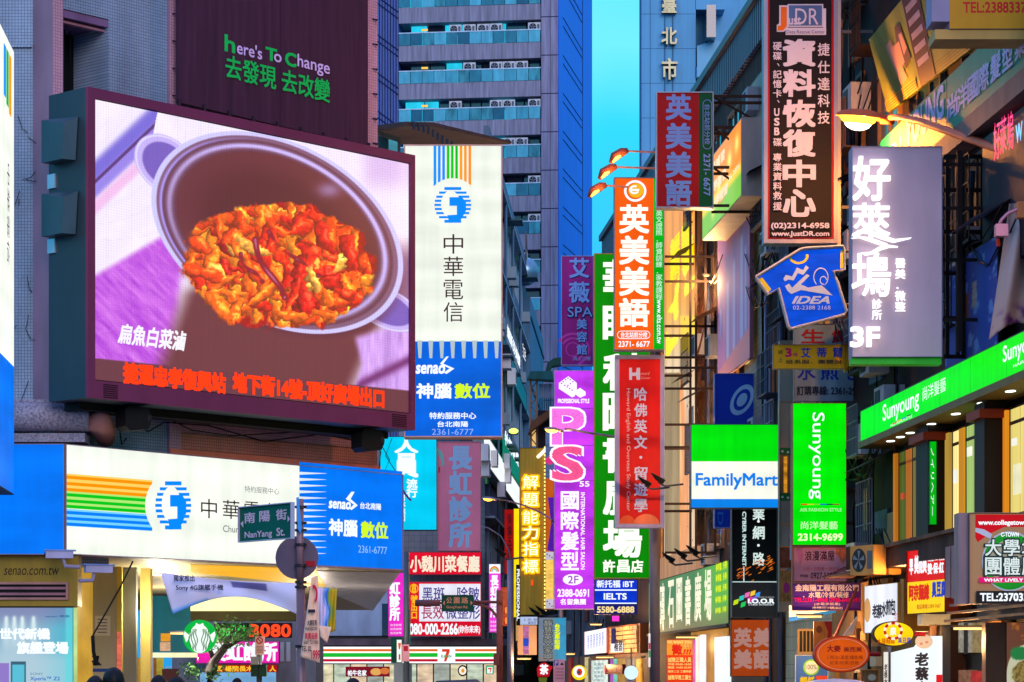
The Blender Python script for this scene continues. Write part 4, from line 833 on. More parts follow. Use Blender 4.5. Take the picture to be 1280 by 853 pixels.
# tree under the arcade
def small_tree(label, px, D):
    r = empty('street_tree', label, 'tree', (W(px, 0, D).x, D, 0)); o = r.location
    P = lambda x, y, d=0: W(x, y, D+d)-o
    tr = MB(); tr.tube([P(262, 860), P(263, 840), P(268, 826), P(279, 812), P(285, 802)], [.16, .14, .1, .08, .05], 8); tr.tube([P(268, 826), P(262, 812), P(258, 800)], [.07, .05, .03], 6); tr.tube([P(279, 812), P(300, 800), P(316, 797)], [.06, .04, .02], 6); tr.tube([P(285, 802), P(290, 790), P(297, 782)], [.05, .03, .02], 6)
    tr.make('trunk', mt((28, 20, 26)), r, True)
    lf = MB()
    for i in range(900):
        cx_, cy_ = random.choice([(272, 790), (290, 785), (305, 794), (285, 799), (262, 803), (240, 838), (268, 842), (312, 790)]); x = random.gauss(cx_, 8); y = random.gauss(cy_, 6); p = P(x, y, random.uniform(-.8, .8)); a = random.uniform(.03, .07); e = Vector((random.uniform(-1, 1), random.uniform(-1, 1), random.uniform(-1, 1))).normalized()*a; f = Vector((random.uniform(-1, 1), random.uniform(-1, 1), random.uniform(-1, 1))).normalized()*a*.5
        lf.add([p-e, p+f, p+e, p-f], [(0, 1, 2, 3)])
    o_ = lf.make('crown', mt((52, 96, 46), .6, var=.5), r)
small_tree('small dark tree growing under the arcade between the round green sign and the red digits', 285, 57)

# parking/no-stopping signs and traffic light poles in the middle
def plate(k, x0, y0, x1, y1, rows, c): 
    for i in range(rows): k.face(x0, y0+(y1-y0)*i/rows, x1, y0+(y1-y0)*(i+.45)/rows, c, 'text_row')
def signal_pole():
    D = 56; r = empty('signal_pole', 'thin dark pole with a no stopping plate and green boxed traffic light', 'traffic light', (W(324, 0, D).x, D, 0)); o = r.location; P = lambda x, y: W(x, y, D)-o
    MB().tube([P(324, 870), P(324, 818)], .06, 8).make('pole', mt((50, 60, 66)), r, True)
    a = P(319.5, 819); b = P(331, 796); MB().box(a.x, b.x, -.1, -.08, a.z, b.z).make('plate', mt((235, 190, 190), .5), r)
    c = P(325, 801); q = MB(); 
    for i in range(16):
        t0, t1 = 2*math.pi*i/16, 2*math.pi*(i+1)/16; q.add([(c.x+.075*math.cos(t0), -.104, c.z+.075*math.sin(t0)), (c.x+.075*math.cos(t1), -.104, c.z+.075*math.sin(t1)), (c.x+.05*math.cos(t1), -.104, c.z+.05*math.sin(t1)), (c.x+.05*math.cos(t0), -.104, c.z+.05*math.sin(t0))], [(0, 1, 2, 3)])
    q.add([(c.x-.05, -.105, c.z+.035), (c.x-.035, -.105, c.z+.05), (c.x+.05, -.105, c.z-.035), (c.x+.035, -.105, c.z-.05)], [(0, 1, 2, 3)]); q.make('no_stopping_mark', mt((180, 20, 50)), r)
    for i in range(5): z = c.z-.12-.03*i; MB().box(a.x+.03, b.x-.03, -.103, -.101, z-.012, z).make('text_row', mt((150, 70, 90)), r)
    for s_2 in (-1, 1): 
        x = s_2*.09; MB().box(x-.075, x+.075, -.12, .05, P(0, 846).z, P(0, 831).z).make('signal_box', mt((8, 60, 48), .4), r)
        MB().box(x-.07, x+.07, -.2, -.12, P(0, 833).z, P(0, 832).z).make('visor', mt((8, 50, 40)), r)
    MB().box(-.17, 0, -.1, .1, P(0, 831).z, P(0, 821).z).make('control_box', mt((150, 150, 160)), r)
signal_pole()
def pole2():
    D = 60; r = empty('corner_pole', 'grey green pole with a no stopping plate in front of the striped store', 'pole', (W(508, 0, D).x, D, 0)); o = r.location; P = lambda x, y: W(x, y, D)-o
    MB().tube([P(508, 870), P(508, 690)], .07, 10).make('pole', mt((90, 105, 120), .5, .3), r, True)
    a = P(503, 827); b = P(512, 806); MB().box(a.x, b.x, -.12, -.1, a.z, b.z).make('plate', mt((240, 170, 190), .5), r); MB().box(a.x+.03, b.x-.03, -.124, -.121, b.z-.15, b.z-.03).make('no_stopping_mark', mt((190, 30, 60)), r)
    MB().box(P(511, 0).x-.04, P(513, 0).x, -.03, .03, P(0, 806).z, P(0, 762).z).make('edge_sign', mt((10, 120, 90)), r)
    MB().box(P(492, 0).x, P(514, 0).x, .1, .5, 0, P(0, 829).z).make('switch_cabinet', mt((120, 135, 150), .5), r)
pole2()
# GongYuan road sign on its rusty mast
def mast():
    D = 66; r = empty('mast_arm_pole', 'rusty brown mast with curved arm holding the park road name sign', 'pole', (W(624.5, 0, D).x, D, 0)); o = r.location; P = lambda x, y, d=0: W(x, y, D+d)-o
    rm = mt((150, 78, 72), .6, var=.4)
    MB().tube([P(624.5, 870), P(624.5, 738)], .085, 10).make('mast', rm, r, True)
    MB().tube([P(626, 753), P(591, 752.5)], .035, 8).tube([P(624, 790), P(622, 772), P(614, 762), P(600, 756), P(590, 755)], .035, 8).make('curved_arm', rm, r, True)
    MB().tube([P(621, 752), P(628, 752)], .12, 10).make('collar', rm, r, True)
    MB().tube([P(519, 754), P(550, 754)], .085, 10).make('cylinder_light', mt((110, 70, 80), .5), r, True); MB().tube([P(549, 754), P(553, 754)], .04, 6).make('coupling', rm, r)
    MB().box(P(617, 0).x, P(624, 0).x, -.2, .1, P(0, 832).z, P(0, 817).z).make('junction_box', rm, r)
mast()
s1 = sign('road_name_sign', 'green road name sign reading GongYuan Rd. with orange characters', 552, 744, 592, 764.5, 65.6, None, .05, mt((10, 80, 60)), .6, mt((0, 78, 58), .5, var=.08), cat='street sign')
OG = mt((225, 150, 110), .5, var=0); s1.text('公', 558, 747, 565, 754.5, OG, w=.02); s1.text('園', 567.5, 747, 574.5, 754.5, OG, w=.02); s1.text('路', 577, 747, 585, 754.5, OG, w=.02); s1.text('GongYuan Rd.', 558, 757.5, 585, 761.5, OG, w=.02); s1.poly([(553.5, 754), (556, 751), (556, 757)], OG, 'arrow'); s1.poly([(590.8, 754), (588.2, 751), (588.2, 757)], OG, 'arrow')

# ================================================================== STREET LAMPS
def lamp(label, head, arm, D, hs=1.0, power=60, pole=None, tip=0, col=(1, .42, .08), es=14, mat=None, Da=None, group=None, yaw=0):
    """head = px of the lamp's centre, arm = px path from the head to the pole"""
    hp = W(*head, D); r = empty('street_lamp', label, 'street lamp', hp, 0, group); mat = mat or mt((185, 110, 130), .45, .3)
    a = math.atan2(W(*arm[0], D).z-W(*arm[1], D).z if 0 else 0, 1)
    q = MB(); s = hs
    # cobra head: elongated shell tapering to the arm
    ring = [(-.36, .02, .03), (-.30, .07, .075), (-.15, .12, .11), (.05, .13, .115), (.2, .09, .08), (.36, .055, .055)]
    n = 12; b = 0
    for x, hw, hh in ring:
        for i in range(n):
            t = math.pi*i/(n-1); q.V.append((x*s, -hw*math.cos(t)*s, hh*math.sin(t)*s*.95+.0))
    for j in range(len(ring)-1):
        for i in range(n-1): q.F.append((j*n+i, (j+1)*n+i, (j+1)*n+i+1, j*n+i+1))
    q.F.append(tuple(range((len(ring)-1)*n, len(ring)*n)))
    q.box(.2*s, .37*s, -.05*s, .05*s, -.04*s, .02*s)
    sh_ = q.make('lamp_head', mat, r, True); sh_.rotation_euler = (0, tip, 0)
    g = MB(); n = 16; rings = [(1, 0), (.9, -.05), (.65, -.09), (.3, -.11), (.02, -.115)]
    for k, z in rings:
        for i in range(n): t = 2*math.pi*i/n; g.V.append((-.08*s+.235*k*s*math.cos(t), .11*k*s*math.sin(t), z*s+.005))
    for j in range(4):
        for i in range(n): g.F.append((j*n+i, j*n+(i+1) % n, (j+1)*n+(i+1) % n, (j+1)*n+i))
    gl = g.make('lamp_glass', em((255, 190, 60), es, 0), r, True); gl.rotation_euler = (0, tip, 0)
    if hs > 1.2:
        cr_ = MB().ellipsoid((-.08*s, 0, -.06*s), (.17*s, .075*s, .10*s), 16, 10).make('bulb_core', em((255, 240, 190), 12, 0), r, True); cr_.rotation_euler = (0, tip, 0)
    pts = [W(x, y, D+(0 if Da is None else (Da-D)*i/(len(arm)-1)))-hp for i, (x, y) in enumerate(arm)]
    MB().tube(pts, [.035*s+.02*s*i/len(pts) for i in range(len(pts))], 10).make('arm', mat, r, True)
    if pole: MB().tube([W(pole[0], pole[1], pole[2])-hp, Vector((W(pole[0], pole[1], pole[2]).x-hp.x, pole[2]-D, -hp.z))], pole[3], 12).make('pole', mat, r, True)
    ld = bpy.data.lights.new('lamp_light', 'POINT'); ld.energy = power; ld.color = col; ld.shadow_soft_size = .12; lo = link(bpy.data.objects.new('lamp_light', ld), r); lo.location = (-.08*s, 0, -.24*s)
lamp('large glaring sodium street lamp on a pink steel arm at the upper right', (1081, 148), [(1112, 147), (1125, 147), (1150, 152), (1185, 164), (1230, 180), (1270, 195), (1330, 218)], 46, 1.4, 800, (1330, 218, 37, .1), .1, es=3.4, Da=37, col=(1, .32, .04), mat=mt((225, 105, 70), .45, 0))  # lamp's orange glow is put into this head and arm colour
lamp('lit street lamp whose arm crosses the purple hairdresser sign', (692, 538), [(706, 536), (718, 538), (740, 542), (768, 546), (818, 556)], 71.6, .74, 200, (818.5, 560, 71.6, .14), .12, es=8, mat=mt((120, 108, 118), .6, .2, var=.4))
lamp('lit street lamp in front of the gold neon sign', (612, 624), [(622, 624), (634, 626), (655, 632), (676, 641), (690, 650), (701, 672)], 78, .62, 70, (701.5, 672, 88, .08), .1, es=4, Da=88, mat=mt((110, 105, 130), .45, .3))
lamp('small lit street lamp in front of the pink clinic sign', (567, 656), [(573, 655), (590, 657), (610, 660), (626, 670), (636, 688), (638, 700)], 88, .5, 60, (638, 700, 88, .11), .1, es=7, mat=mt((110, 105, 130), .45, .3))
# rusty lamps over the orange signs
for i, (hx, hy, ax, lab) in enumerate(((773, 196, 820, 'uppermost'), (759, 216, 820, 'middle'), (746, 239, 770, 'lowest'))):
    D = 66+i*.3; hp = W(hx, hy, D); r = empty('sign_floodlight', 'orange glowing floodlight on a thin arm above the orange sign, %s of three' % lab, 'lamp', hp, 0)
    q = MB(); q.tube([(.24, 0, .16), (.1, 0, .12), (-.1, 0, .0), (-.2, 0, -.16)], [.06, .11, .12, .05], 8); q.make('hood', mt((150, 70, 50), .5), r, True)
    MB().tube([(.05, -.09, .0), (-.05, -.12, -.06), (-.15, -.1, -.16)], [.03, .05, .02], 6).make('tube', em((255, 170, 70), 5, 0), r)
    MB().tube([(.22, 0, .14), ((ax-hx)*D/F+.3, 0, .1)], .025, 6).make('arm', mt((170, 110, 100), .4, .3), r)
    ld = bpy.data.lights.new('lamp_light', 'POINT'); ld.energy = 14; ld.color = (1, .5, .12); ld.shadow_soft_size = .05; lo = link(bpy.data.objects.new('lamp_light', ld), r); lo.location = (.05, -.3, -.15)
# ================================================================== RIGHT-HAND ROW
def fk_(name, label, cat, x0, x1, off=0, z0=None, group=None):
    """plane parallel to the right-hand facade, `off` metres out into the street"""
    def dd(px): return (34000/F-off)*F/(px-400)
    return K(name, label, cat, x0, x1, dd(x0), dd(x1), group, z0)
b3 = fk_('row_building', 'dark tiled building carrying the orange and green signs in the middle of the street', 'building', 757, 868.5)
b2 = fk_('row_building', 'brown building with corrugated eaves behind the steel sign trusses', 'building', 869, 1049.6)
b1 = fk_('row_building', 'dark cluttered building with green lit shop windows at the right edge', 'building', 1050, 1420)
b4 = fk_('row_building', 'low far building at the end of the right hand row', 'building', 655, 756.6)
DW = mt((34, 24, 24), .8, var=.5, kind='streak'); BT = tile((150, 130, 105), (90, 76, 60), .3, .12, .35, .5); CORR = mt((88, 88, 112), .5, .2, var=.25, kind='streak')
b3.bxm(0, b3.len, 0, 7, 0, 16.3, mt((58, 40, 36), .8, var=.4), 'wall'); b2.bxm(0, b2.len, 0, 7, 0, 16.3, mt((52, 36, 32), .8, var=.5), 'wall'); b1.bxm(0, b1.len, 0, 7, 0, 22, DW, 'wall'); b4.bxm(0, b4.len, 0, 7, 0, 11.5, mt((96, 90, 100), .8, var=.4), 'wall')
for b in (b3, b2):
    b.bxm(0, b.len, .25, 7, 17.25, 17.45, mt((66, 62, 84), .5, .2), 'roof_edge')
    n = int(b.len/.3)
    me = None
    for i in range(n):
        if me is None:
            o = MB().box(0, .16, -.14, -.02, 16.25, 17.24).make('corrugated_strip', CORR, b.root); me = o.data
        else: o = link(bpy.data.objects.new('corrugated_strip', me), b.root)
        o.location.x = i*.3
    b.bxm(0, b.len, .03, 2, 16.31, 17.2, CORR, 'parapet')
def wins(b, cols, rows, wd, ht, z0, dz, mats, fr=mt((90, 70, 60), .6)):
    for r in range(rows):
        for c in range(cols):
            x = (c+.5)*b.len/cols; z = z0+dz*r
            f = MB(); f.box(x-wd/2-.08, x+wd/2+.08, -.08, 0, z-.08, z); f.box(x-wd/2-.08, x+wd/2+.08, -.08, 0, z+ht, z+ht+.08); f.box(x-wd/2-.08, x-wd/2, -.08, 0, z, z+ht); f.box(x+wd/2, x+wd/2+.08, -.08, 0, z, z+ht); f.box(x-.03, x+.03, -.06, 0, z, z+ht); w_ = f.make('window', fr, b.root)
            MB().box(x-wd/2, x+wd/2, -.02, -.001, z, z+ht).make('pane', random.choice(mats), w_)
warmw = em((255, 150, 50), .5, .5, nsc=1.5); dimw = em((90, 60, 30), .5, .5)
wins(b3, 9, 4, 1.7, 1.6, 4.9, 3.0, [GLASS, warmw, dimw, GLASS]); wins(b2, 7, 4, 1.7, 1.6, 4.9, 3.0, [GLASS, dimw, GLASS, warmw])
wins(b1, 6, 3, 1.6, 1.6, 8.0, 3.3, [glassm((15, 50, 90)), GLASS, dimw]); wins(b4, 8, 2, 1.8, 1.5, 5, 3, [GLASS, dimw, warmw])
b2.bxm(b2.sz(937, 0)[0], b2.sz(962, 0)[0], .12, -.001, 3.5, 15.5, BT, 'tile_wall'); b2.bxm(b2.sz(985, 0)[0], b2.sz(1049, 0)[0], .05, -.001, 0, 4.2, tile((205, 185, 140), (120, 100, 70), .3, .3, .3, .5), 'tile_wall')
b2.bxm(b2.sz(939, 0)[0], b2.sz(943, 0)[0], .25, -.1, 9, 12.3, em((255, 230, 140), .9, .3), 'lit_window_strip')
# pipes on the facades
pp = MB()
for px, r_, z0, z1 in ((966, .05, 0, 11), (971, .035, 0, 9.5), (984, .06, 0, 10.5), (1052, .07, 4, 20), (1060, .05, 4, 20), (872, .06, 3, 14), (893, .05, 4, 12)):
    b = b2 if px < 1050 else b1
    t_ = b.sz(px, 0)[0]; (pp if b is b2 else pp); MB().tube([(t_, -.15, z0), (t_, -.15, z1)], r_, 8).make('drain_pipe', mt((105, 108, 135), .4, .2), b.root, True)
tg = MB()
for i in range(46):
    t_ = b2.sz(random.uniform(870, 893), 0)[0]; z = random.uniform(4.5, 15); tg.tube([(t_, -.2, z), (t_+random.uniform(-.4, .4), -.35, z-random.uniform(.3, .9)), (t_+random.uniform(-.5, .5), -.2, z-random.uniform(.6, 1.6))], .018, 4)
tg.make('loose_cable', mt((120, 60, 30), .7), b2.root)
# dark steel frames standing in front of the facade
def frame(name, label, px0, px1, D0, y0, y1, ncol, nrow, mat=None, r=.035):
    k = fk_(name, label, 'frame', px0, px1, D0, z0=None); mat = mat or mt((40, 22, 20), .7)
    for i in range(ncol+1):
        t_ = k.len*i/ncol; k.bxm(t_-r, t_+r, r, r, k.sz(px0, y1)[1], k.sz(px0, y0)[1], mat, 'post')
    for j in range(nrow+1):
        z = k.sz(px0, y1)[1]+(k.sz(px0, y0)[1]-k.sz(px0, y1)[1])*j/nrow; k.bxm(0, k.len, r-.004, r-.004, z-r, z+r, mat, 'rail')
    return k
def gridframe(label, D, x0, x1, xs, ys, mat, r=.03):
    k = K('scaffold', label, 'scaffold', x0, x1, D); zt, zb = k.sz(x0, min(ys))[1], k.sz(x0, max(ys))[1]
    for x in xs: t_ = k.sz(x, 0)[0]; k.bxm(t_-r, t_+r, r, r, zb, zt, mat, 'post')
    for y in ys: z = k.sz(x0, y)[1]; k.bxm(0, k.len, r-.006, r-.006, z-r, z+r, mat, 'rail')
    return k
DKF = mt((34, 20, 20), .7)
gridframe('dark steel scaffold in front of the flame billboard', 68, 831, 896, (863, 870, 882, 894), (262, 321, 352, 408, 447, 460, 486, 531, 561, 630, 691), DKF)
gridframe('dark steel scaffold holding the blue banner beside the mauve clinic sign', 40.9, 1179, 1252, (1184, 1197, 1204, 1228, 1245), (196, 238, 290, 342, 398, 446), mt((20, 12, 14), .7))
# facade posters
def flames(X, Y, U, T):
    A = np.zeros(X.shape+(3,))+np.array([236., 205, 170]); A = mixc(A, ss(480, 330, Y), (255, 158, 12))
    A *= (1-.12*(np.sin(U*26) > .5)*1.0)[..., None]
    # yellow slanted letter blocks above
    g = ss(.5, .52, U*0+vn(U*7+3, (Y+X*1.2)/16)); A = mixc(A, ((U > .08) & (Y > 285+120*(1-U)) & (Y < 395+60*(1-U)))*g, (255, 240, 0))
    A = mixc(A, ((U > .55) & (Y > 395) & (Y < 440))*.9, (255, 210, 0))
    fx = np.abs(U-.55)*1.0; fl = ss(.42, .2, fx/(np.clip((Y-462)/150, 0.02, 1)**.6)+.25*(fbm(U*5, Y/50)-.5))*(Y > 464)
    A = mixc(A, fl*.75, (240, 140, 70)); A = mixc(A, fl*ss(.5, .7, fbm(U*9, Y/70)), (255, 190, 130)); A = mixc(A, ss(.7, .9, np.sin(U*40+3*fbm(U*3, Y/60)))*.25*(Y > 520), (130, 150, 140))
    return A
k = fk_('flame_billboard', 'tall orange and beige lit billboard with a flame between the two English school signs', 'billboard', 830, 869, .35, z0=742); zt_ = k.sz(830, 235)[1]
k.bxm(0, k.len, 0, .3, 0, zt_, mt((120, 80, 50)), 'case'); k.pic(830.2, 236, 868.8, 741, 60, 300, flames, emit=1.05)
for t_, x0, y0, x1, y1 in (('解題', 838, 300, 850, 345), ('數學', 852, 280, 866, 330)): k.col(t_, x0, y0, x1, y1, le((255, 240, 0)), w=.06)
def orangep(X, Y, U, T):
    d = T; A = np.zeros(X.shape+(3,))+np.array([255., 150, 30]); A = mixc(A, ss(.62, .74, T+.1*np.sin(U*9)), (130, 205, 60)); A = mixc(A, ss(.5, .62, T)*ss(.75, .65, T), (255, 220, 60))
    for u0, t0 in ((.45, .5), (.72, .35), (.9, .25), (.3, .75)): A = mixc(A, np.exp(-(((U-u0)/.05)**2+((T-t0)/.12)**2)), (255, 250, 120))
    return A
k = fk_('orange_green_billboard', 'glowing orange and green billboard slanting down behind the steel truss', 'billboard', 878, 927, .9, z0=301); zt_ = k.sz(878, 212)[1]
k.bxm(0, k.len, 0, .75, 0, zt_, mt((160, 150, 145), .5), 'case'); k.pic(878.2, 213, 926.5, 299.5, 60, 60, orangep, emit=1.0)
for i, y in enumerate((200, 222, 240)): k.text('升學補習', 884+i*3, y, 906+i*2, y+13, le((255, 235, 200)), w=.03)
k.text('TEL 2371', 910, 214, 924, 220, SWt)
def spoon(X, Y, U, T):
    A = np.zeros(X.shape+(3,))+np.array([226., 140, 165]); A = mixc(A, ss(.1, .35, T)*.5, (200, 150, 205))
    for u0, w_, t0, t1 in ((.12, .05, .42, .8), (.35, .09, .3, 1.2), (.55, .08, .22, 1.2), (.78, .1, .12, 1.2), (.9, .05, .2, .9)):
        A = mixc(A, ss(w_*1.3, w_*.8, np.abs(U-u0))*ss(t0, t0+.05, T)*ss(t1, t1-.1, T)*.7, (150, 140, 190)); A = mixc(A, ss(w_*.6, w_*.3, np.abs(U-u0+.02))*ss(t0+.15, t0+.2, T)*ss(t1, t1-.1, T)*.8, (205, 205, 235))
    A = mixc(A, ss(.82, .84, T-.12*(1-U)), (236, 150, 150)); return A
k = fk_('pink_banner', 'tall faded pink and lavender banner hanging on the wall behind the steel truss', 'banner', 897, 937.5, .3, z0=478); zt_ = k.sz(897, 262)[1]
k.bxm(0, k.len, 0, .08, 0, zt_, mt((150, 90, 110)), 'backing'); k.pic(897.2, 263, 937.2, 477, 50, 150, spoon, emit=0)
# beige panels and shutters under the flame board
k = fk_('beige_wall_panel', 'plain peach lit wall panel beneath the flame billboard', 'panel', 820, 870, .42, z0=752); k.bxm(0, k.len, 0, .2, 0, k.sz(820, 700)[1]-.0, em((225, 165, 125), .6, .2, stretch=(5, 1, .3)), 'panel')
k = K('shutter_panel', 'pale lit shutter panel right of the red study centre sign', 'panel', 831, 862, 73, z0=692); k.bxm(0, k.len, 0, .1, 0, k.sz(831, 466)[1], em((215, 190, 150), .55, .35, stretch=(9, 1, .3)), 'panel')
# lamps pointing at the panel
def flood(label, px, py, D, rz=0, dirn=1, s=1.0):
    r = empty('black_floodlight', label, 'lamp', W(px, py, D), rz); q = MB()
    q.add([(-.14*s, -.1*s, .1*s), (.14*s, -.1*s, -.05*s), (.14*s, .1*s, -.05*s), (-.14*s, .1*s, .1*s), (-.06*s, -.07*s, -.02*s), (.08*s, -.07*s, -.12*s), (.08*s, .07*s, -.12*s), (-.06*s, .07*s, -.02*s)], [(0, 1, 2, 3), (4, 7, 6, 5), (0, 4, 5, 1), (1, 5, 6, 2), (2, 6, 7, 3), (3, 7, 4, 0)])
    q.make('lamp_body', BLACK, r); MB().tube([(0, 0, -.08*s), (.14*s*dirn, 0, -.16*s), (.5*s*dirn, 0, -.12*s)], .022*s, 6).make('arm', STEEL, r)
    MB().add([(-.135*s, -.095*s, .108*s), (.13*s, -.095*s, -.035*s), (.13*s, .095*s, -.035*s), (-.135*s, .095*s, .108*s)], [(0, 1, 2, 3)]).make('lamp_glass', mt((180, 150, 120), .2), r)
flood('black floodlight bracketed in front of the red study centre sign, right one', 823, 598, 69, 0, 1, 1.3); flood('black floodlight with amber glass in front of the red study centre sign, left one', 806, 602, 69.2, 0, 1, 1.3)
for i, (x, y, d_) in enumerate(((836, 697, 'left'), (851, 692, 'middle'), (866, 688, 'right'))): flood('black floodlight over the bookshop board, %s one of three' % d_, x, y, 66, 0, 1, 1.2)
flood('black floodlight at the foot of the gold neon sign, left one', 668, 764, 97, 0, 1, 1.6); flood('black floodlight at the foot of the gold neon sign, right one', 676, 762, 97, 0, 1, 1.6); flood('black floodlight on an arm left of the gold neon sign', 625, 690, 84, 0, 1, 1.5)

def clutter(b, p0, p1, z0, z1, n, seed):
    rr = random.Random(seed); t0 = b.sz(p0, 0)[0]; t1 = b.sz(p1, 0)[0]
    cols = [(60, 62, 78), (92, 70, 60), (40, 30, 30), (110, 110, 125), (50, 70, 90)]
    for i in range(n):
        x = rr.uniform(t0, t1); z = rr.uniform(z0, z1); k_ = i % 6; c = mt(rr.choice(cols), .6, var=.4)
        if k_ == 0: MB().tube([(x, -.14, z-rr.uniform(1, 3)), (x, -.14, z+1), (x+.3, -.14, z+1.25), (x+.3, -.14, z+2.4)], rr.uniform(.025, .06), 6).make('pipe_run', c, b.root, True)
        elif k_ == 1:
            q = MB(); wd = rr.uniform(.9, 1.6); ht = rr.uniform(.9, 1.4)
            for j in range(8): q.box(x+wd*j/7, x+wd*j/7+.02, -.42, -.40, z, z+ht)
            for j in range(4): q.box(x, x+wd, -.425, -.405, z+ht*j/3, z+ht*j/3+.02)
            q.box(x, x+wd, -.42, 0, z-.02, z); q.make('window_grille', c, b.root)
        elif k_ == 2: MB().add([(x, 0, z+.5), (x+1.6, 0, z+.5), (x+1.6, -.8, z+.1), (x, -.8, z+.1)], [(0, 1, 2, 3), (3, 2, 1, 0)]).make('tin_awning', c, b.root)
        elif k_ == 3:
            q = MB()
            for j in range(4): l_ = rr.uniform(1.5, 4); q.tube([(x+l_*u_, -.2-.05*j, z-.6*math.sin(math.pi*u_)*rr.uniform(.7, 1.1)-u_*.3) for u_ in np.linspace(0, 1, 7)], .014, 4)
            q.make('sagging_cable', BLACK, b.root)
        elif k_ == 4: b.bxm(x, x+.8, .38, -.001, z, z+.55, mt((165, 165, 175), .5, var=.3), 'wall_unit'); b.bxm(x+.08, x+.5, .39, -.381, z+.06, z+.49, mt((30, 32, 38)), 'unit_grille')
        else: b.bxm(x, x+rr.uniform(.4, 1.4), .06, -.001, z, z+rr.uniform(.3, 1.2), mt(rr.choice([(120, 100, 80), (70, 90, 120), (150, 120, 90), (90, 40, 40)]), .6, var=.5), 'patched_panel')
clutter(b1, 1052, 1094, 3.2, 16, 40, 1); clutter(b1, 1095, 1180, 7.0, 8.6, 12, 11); clutter(b1, 1180, 1260, 7.0, 8.8, 14, 2); clutter(b1, 1085, 1120, 3.0, 6.2, 12, 12); clutter(b2, 938, 1049, 3.5, 15, 48, 3); clutter(b2, 869, 900, 4, 14, 30, 4); clutter(b3, 760, 830, 3, 9, 26, 5); clutter(b4, 665, 756, 2.6, 10.5, 40, 6)
# ------------------------------------------------------------------ projecting signs, upper right
def A_(c, s=1.0, v_=.08): return em(c, s, v_)
s1 = sign('data_rescue_sign', 'tall black sign with big white characters for data rescue and an orange J logo', 954.5, -40, 1047, 304.5, 49, None, .35, mt((120, 122, 150), .4, .3), 5, mt((12, 5, 16), .6, var=.2), wall=None)
WH = mt((190, 195, 225), .5, var=.05)
q = MB(); r_ = .03; a = s1.sz(959.8, 0)[0]; b = s1.sz(1041.5, 0)[0]; z1 = s1.sz(0, 299)[1]; z2 = s1.sz(0, -34)[1]
q.box(a, a+r_, -.012, -.005, z1, z2); q.box(b-r_, b, -.012, -.005, z1, z2); q.box(a+r_, b-r_, -.012, -.005, z1, z1+r_); q.make('red_line', mt((150, 15, 30)), s1.root)
s1.poly([(974, 7), (985, 7), (985, 34), (980, 40), (971, 40), (971, 31), (973, 31), (974, 28)], WH, 'logo_outline'); s1.poly([(976, 9), (983.5, 9), (983.5, 33), (979, 38.5), (972, 38.5), (972, 33), (976, 32)], mt((215, 110, 20)), 'logo_j')
s1.face(982, 35, 1032.5, 44, WH, 'logo_plate'); s1.poly([(1029, 11), (1032.5, 11), (1032.5, 38), (985, 38), (985, 35), (1029, 35)], WH, 'logo_outline'); s1.face(984.5, 5.5, 1029, 34, WH, 'logo_plate'); s1.face(986, 7, 1027.5, 32.5, mt((70, 105, 165)), 'logo_panel')
s1.text('ust', 986, 22, 1001, 31, WH, w=.02); s1.text('DR', 994, 11, 1023, 31, WH); s1.text('Data Rescue Center', 983, 38, 1031, 42.5, mt((60, 80, 130)))
for ch, y in zip('資料恢復中心', (50, 88, 126, 163, 201, 238)): s1.text(ch, 979.5, y+.5, 1018, y+32.5, WH, w=.034)
for ch, y in zip('捷仕達科技', (55, 77, 98, 119, 140)): s1.text(ch, 1022, y, 1036.5, y+15.5, WH, w=.012)
y = 54
for ch, h in (('硬', 11), ('碟', 11.5), ('、', 11), ('記', 11), ('憶', 12), ('卡', 11), ('、', 10), ('U', 0), ('S', 0), ('B', 0), ('碟', 11), (' ', 0), ('專', 11), ('業', 12), ('資', 12), ('料', 12), ('救', 12), ('援', 12)):
    pass
yy = [54, 66, 78, 89, 101, 113, 124, 137, 149, 161, 174, 193, 205, 217, 229, 241, 254]
for ch, y in zip('硬碟、記憶卡、USB碟專業資料救援', yy):
    if ch == '、': s1.text(ch, 971, y+2, 974, y+6, WH)
    elif ch in 'USB': s1.text(ch, 967.5, y, 973.5, y+9, WH, w=.03)
    else: s1.text(ch, 966, y, 976.5, y+10, WH, w=.015)
s1.text('(02)2314-6958', 963.5, 280, 1035.5, 288.5, WH, w=.03); s1.text('www.JustDR.com', 964, 290.5, 1035.5, 298, WH, w=.03)
s1.bxm(s1.len+.01, s1.len+.1, -.3, .42, 0, s1.sz(0, -39)[1], ALU, 'side_rail')
s1.bxm(s1.len+.1, facx(49.3)-s1.P[0], -.1, .16, s1.sz(0, 40)[1], s1.sz(0, 36)[1], STEEL, 'bracket'); s1.bxm(s1.len+.1, facx(49.3)-s1.P[0], -.1, .16, s1.sz(0, 260)[1], s1.sz(0, 256)[1], STEEL, 'bracket')

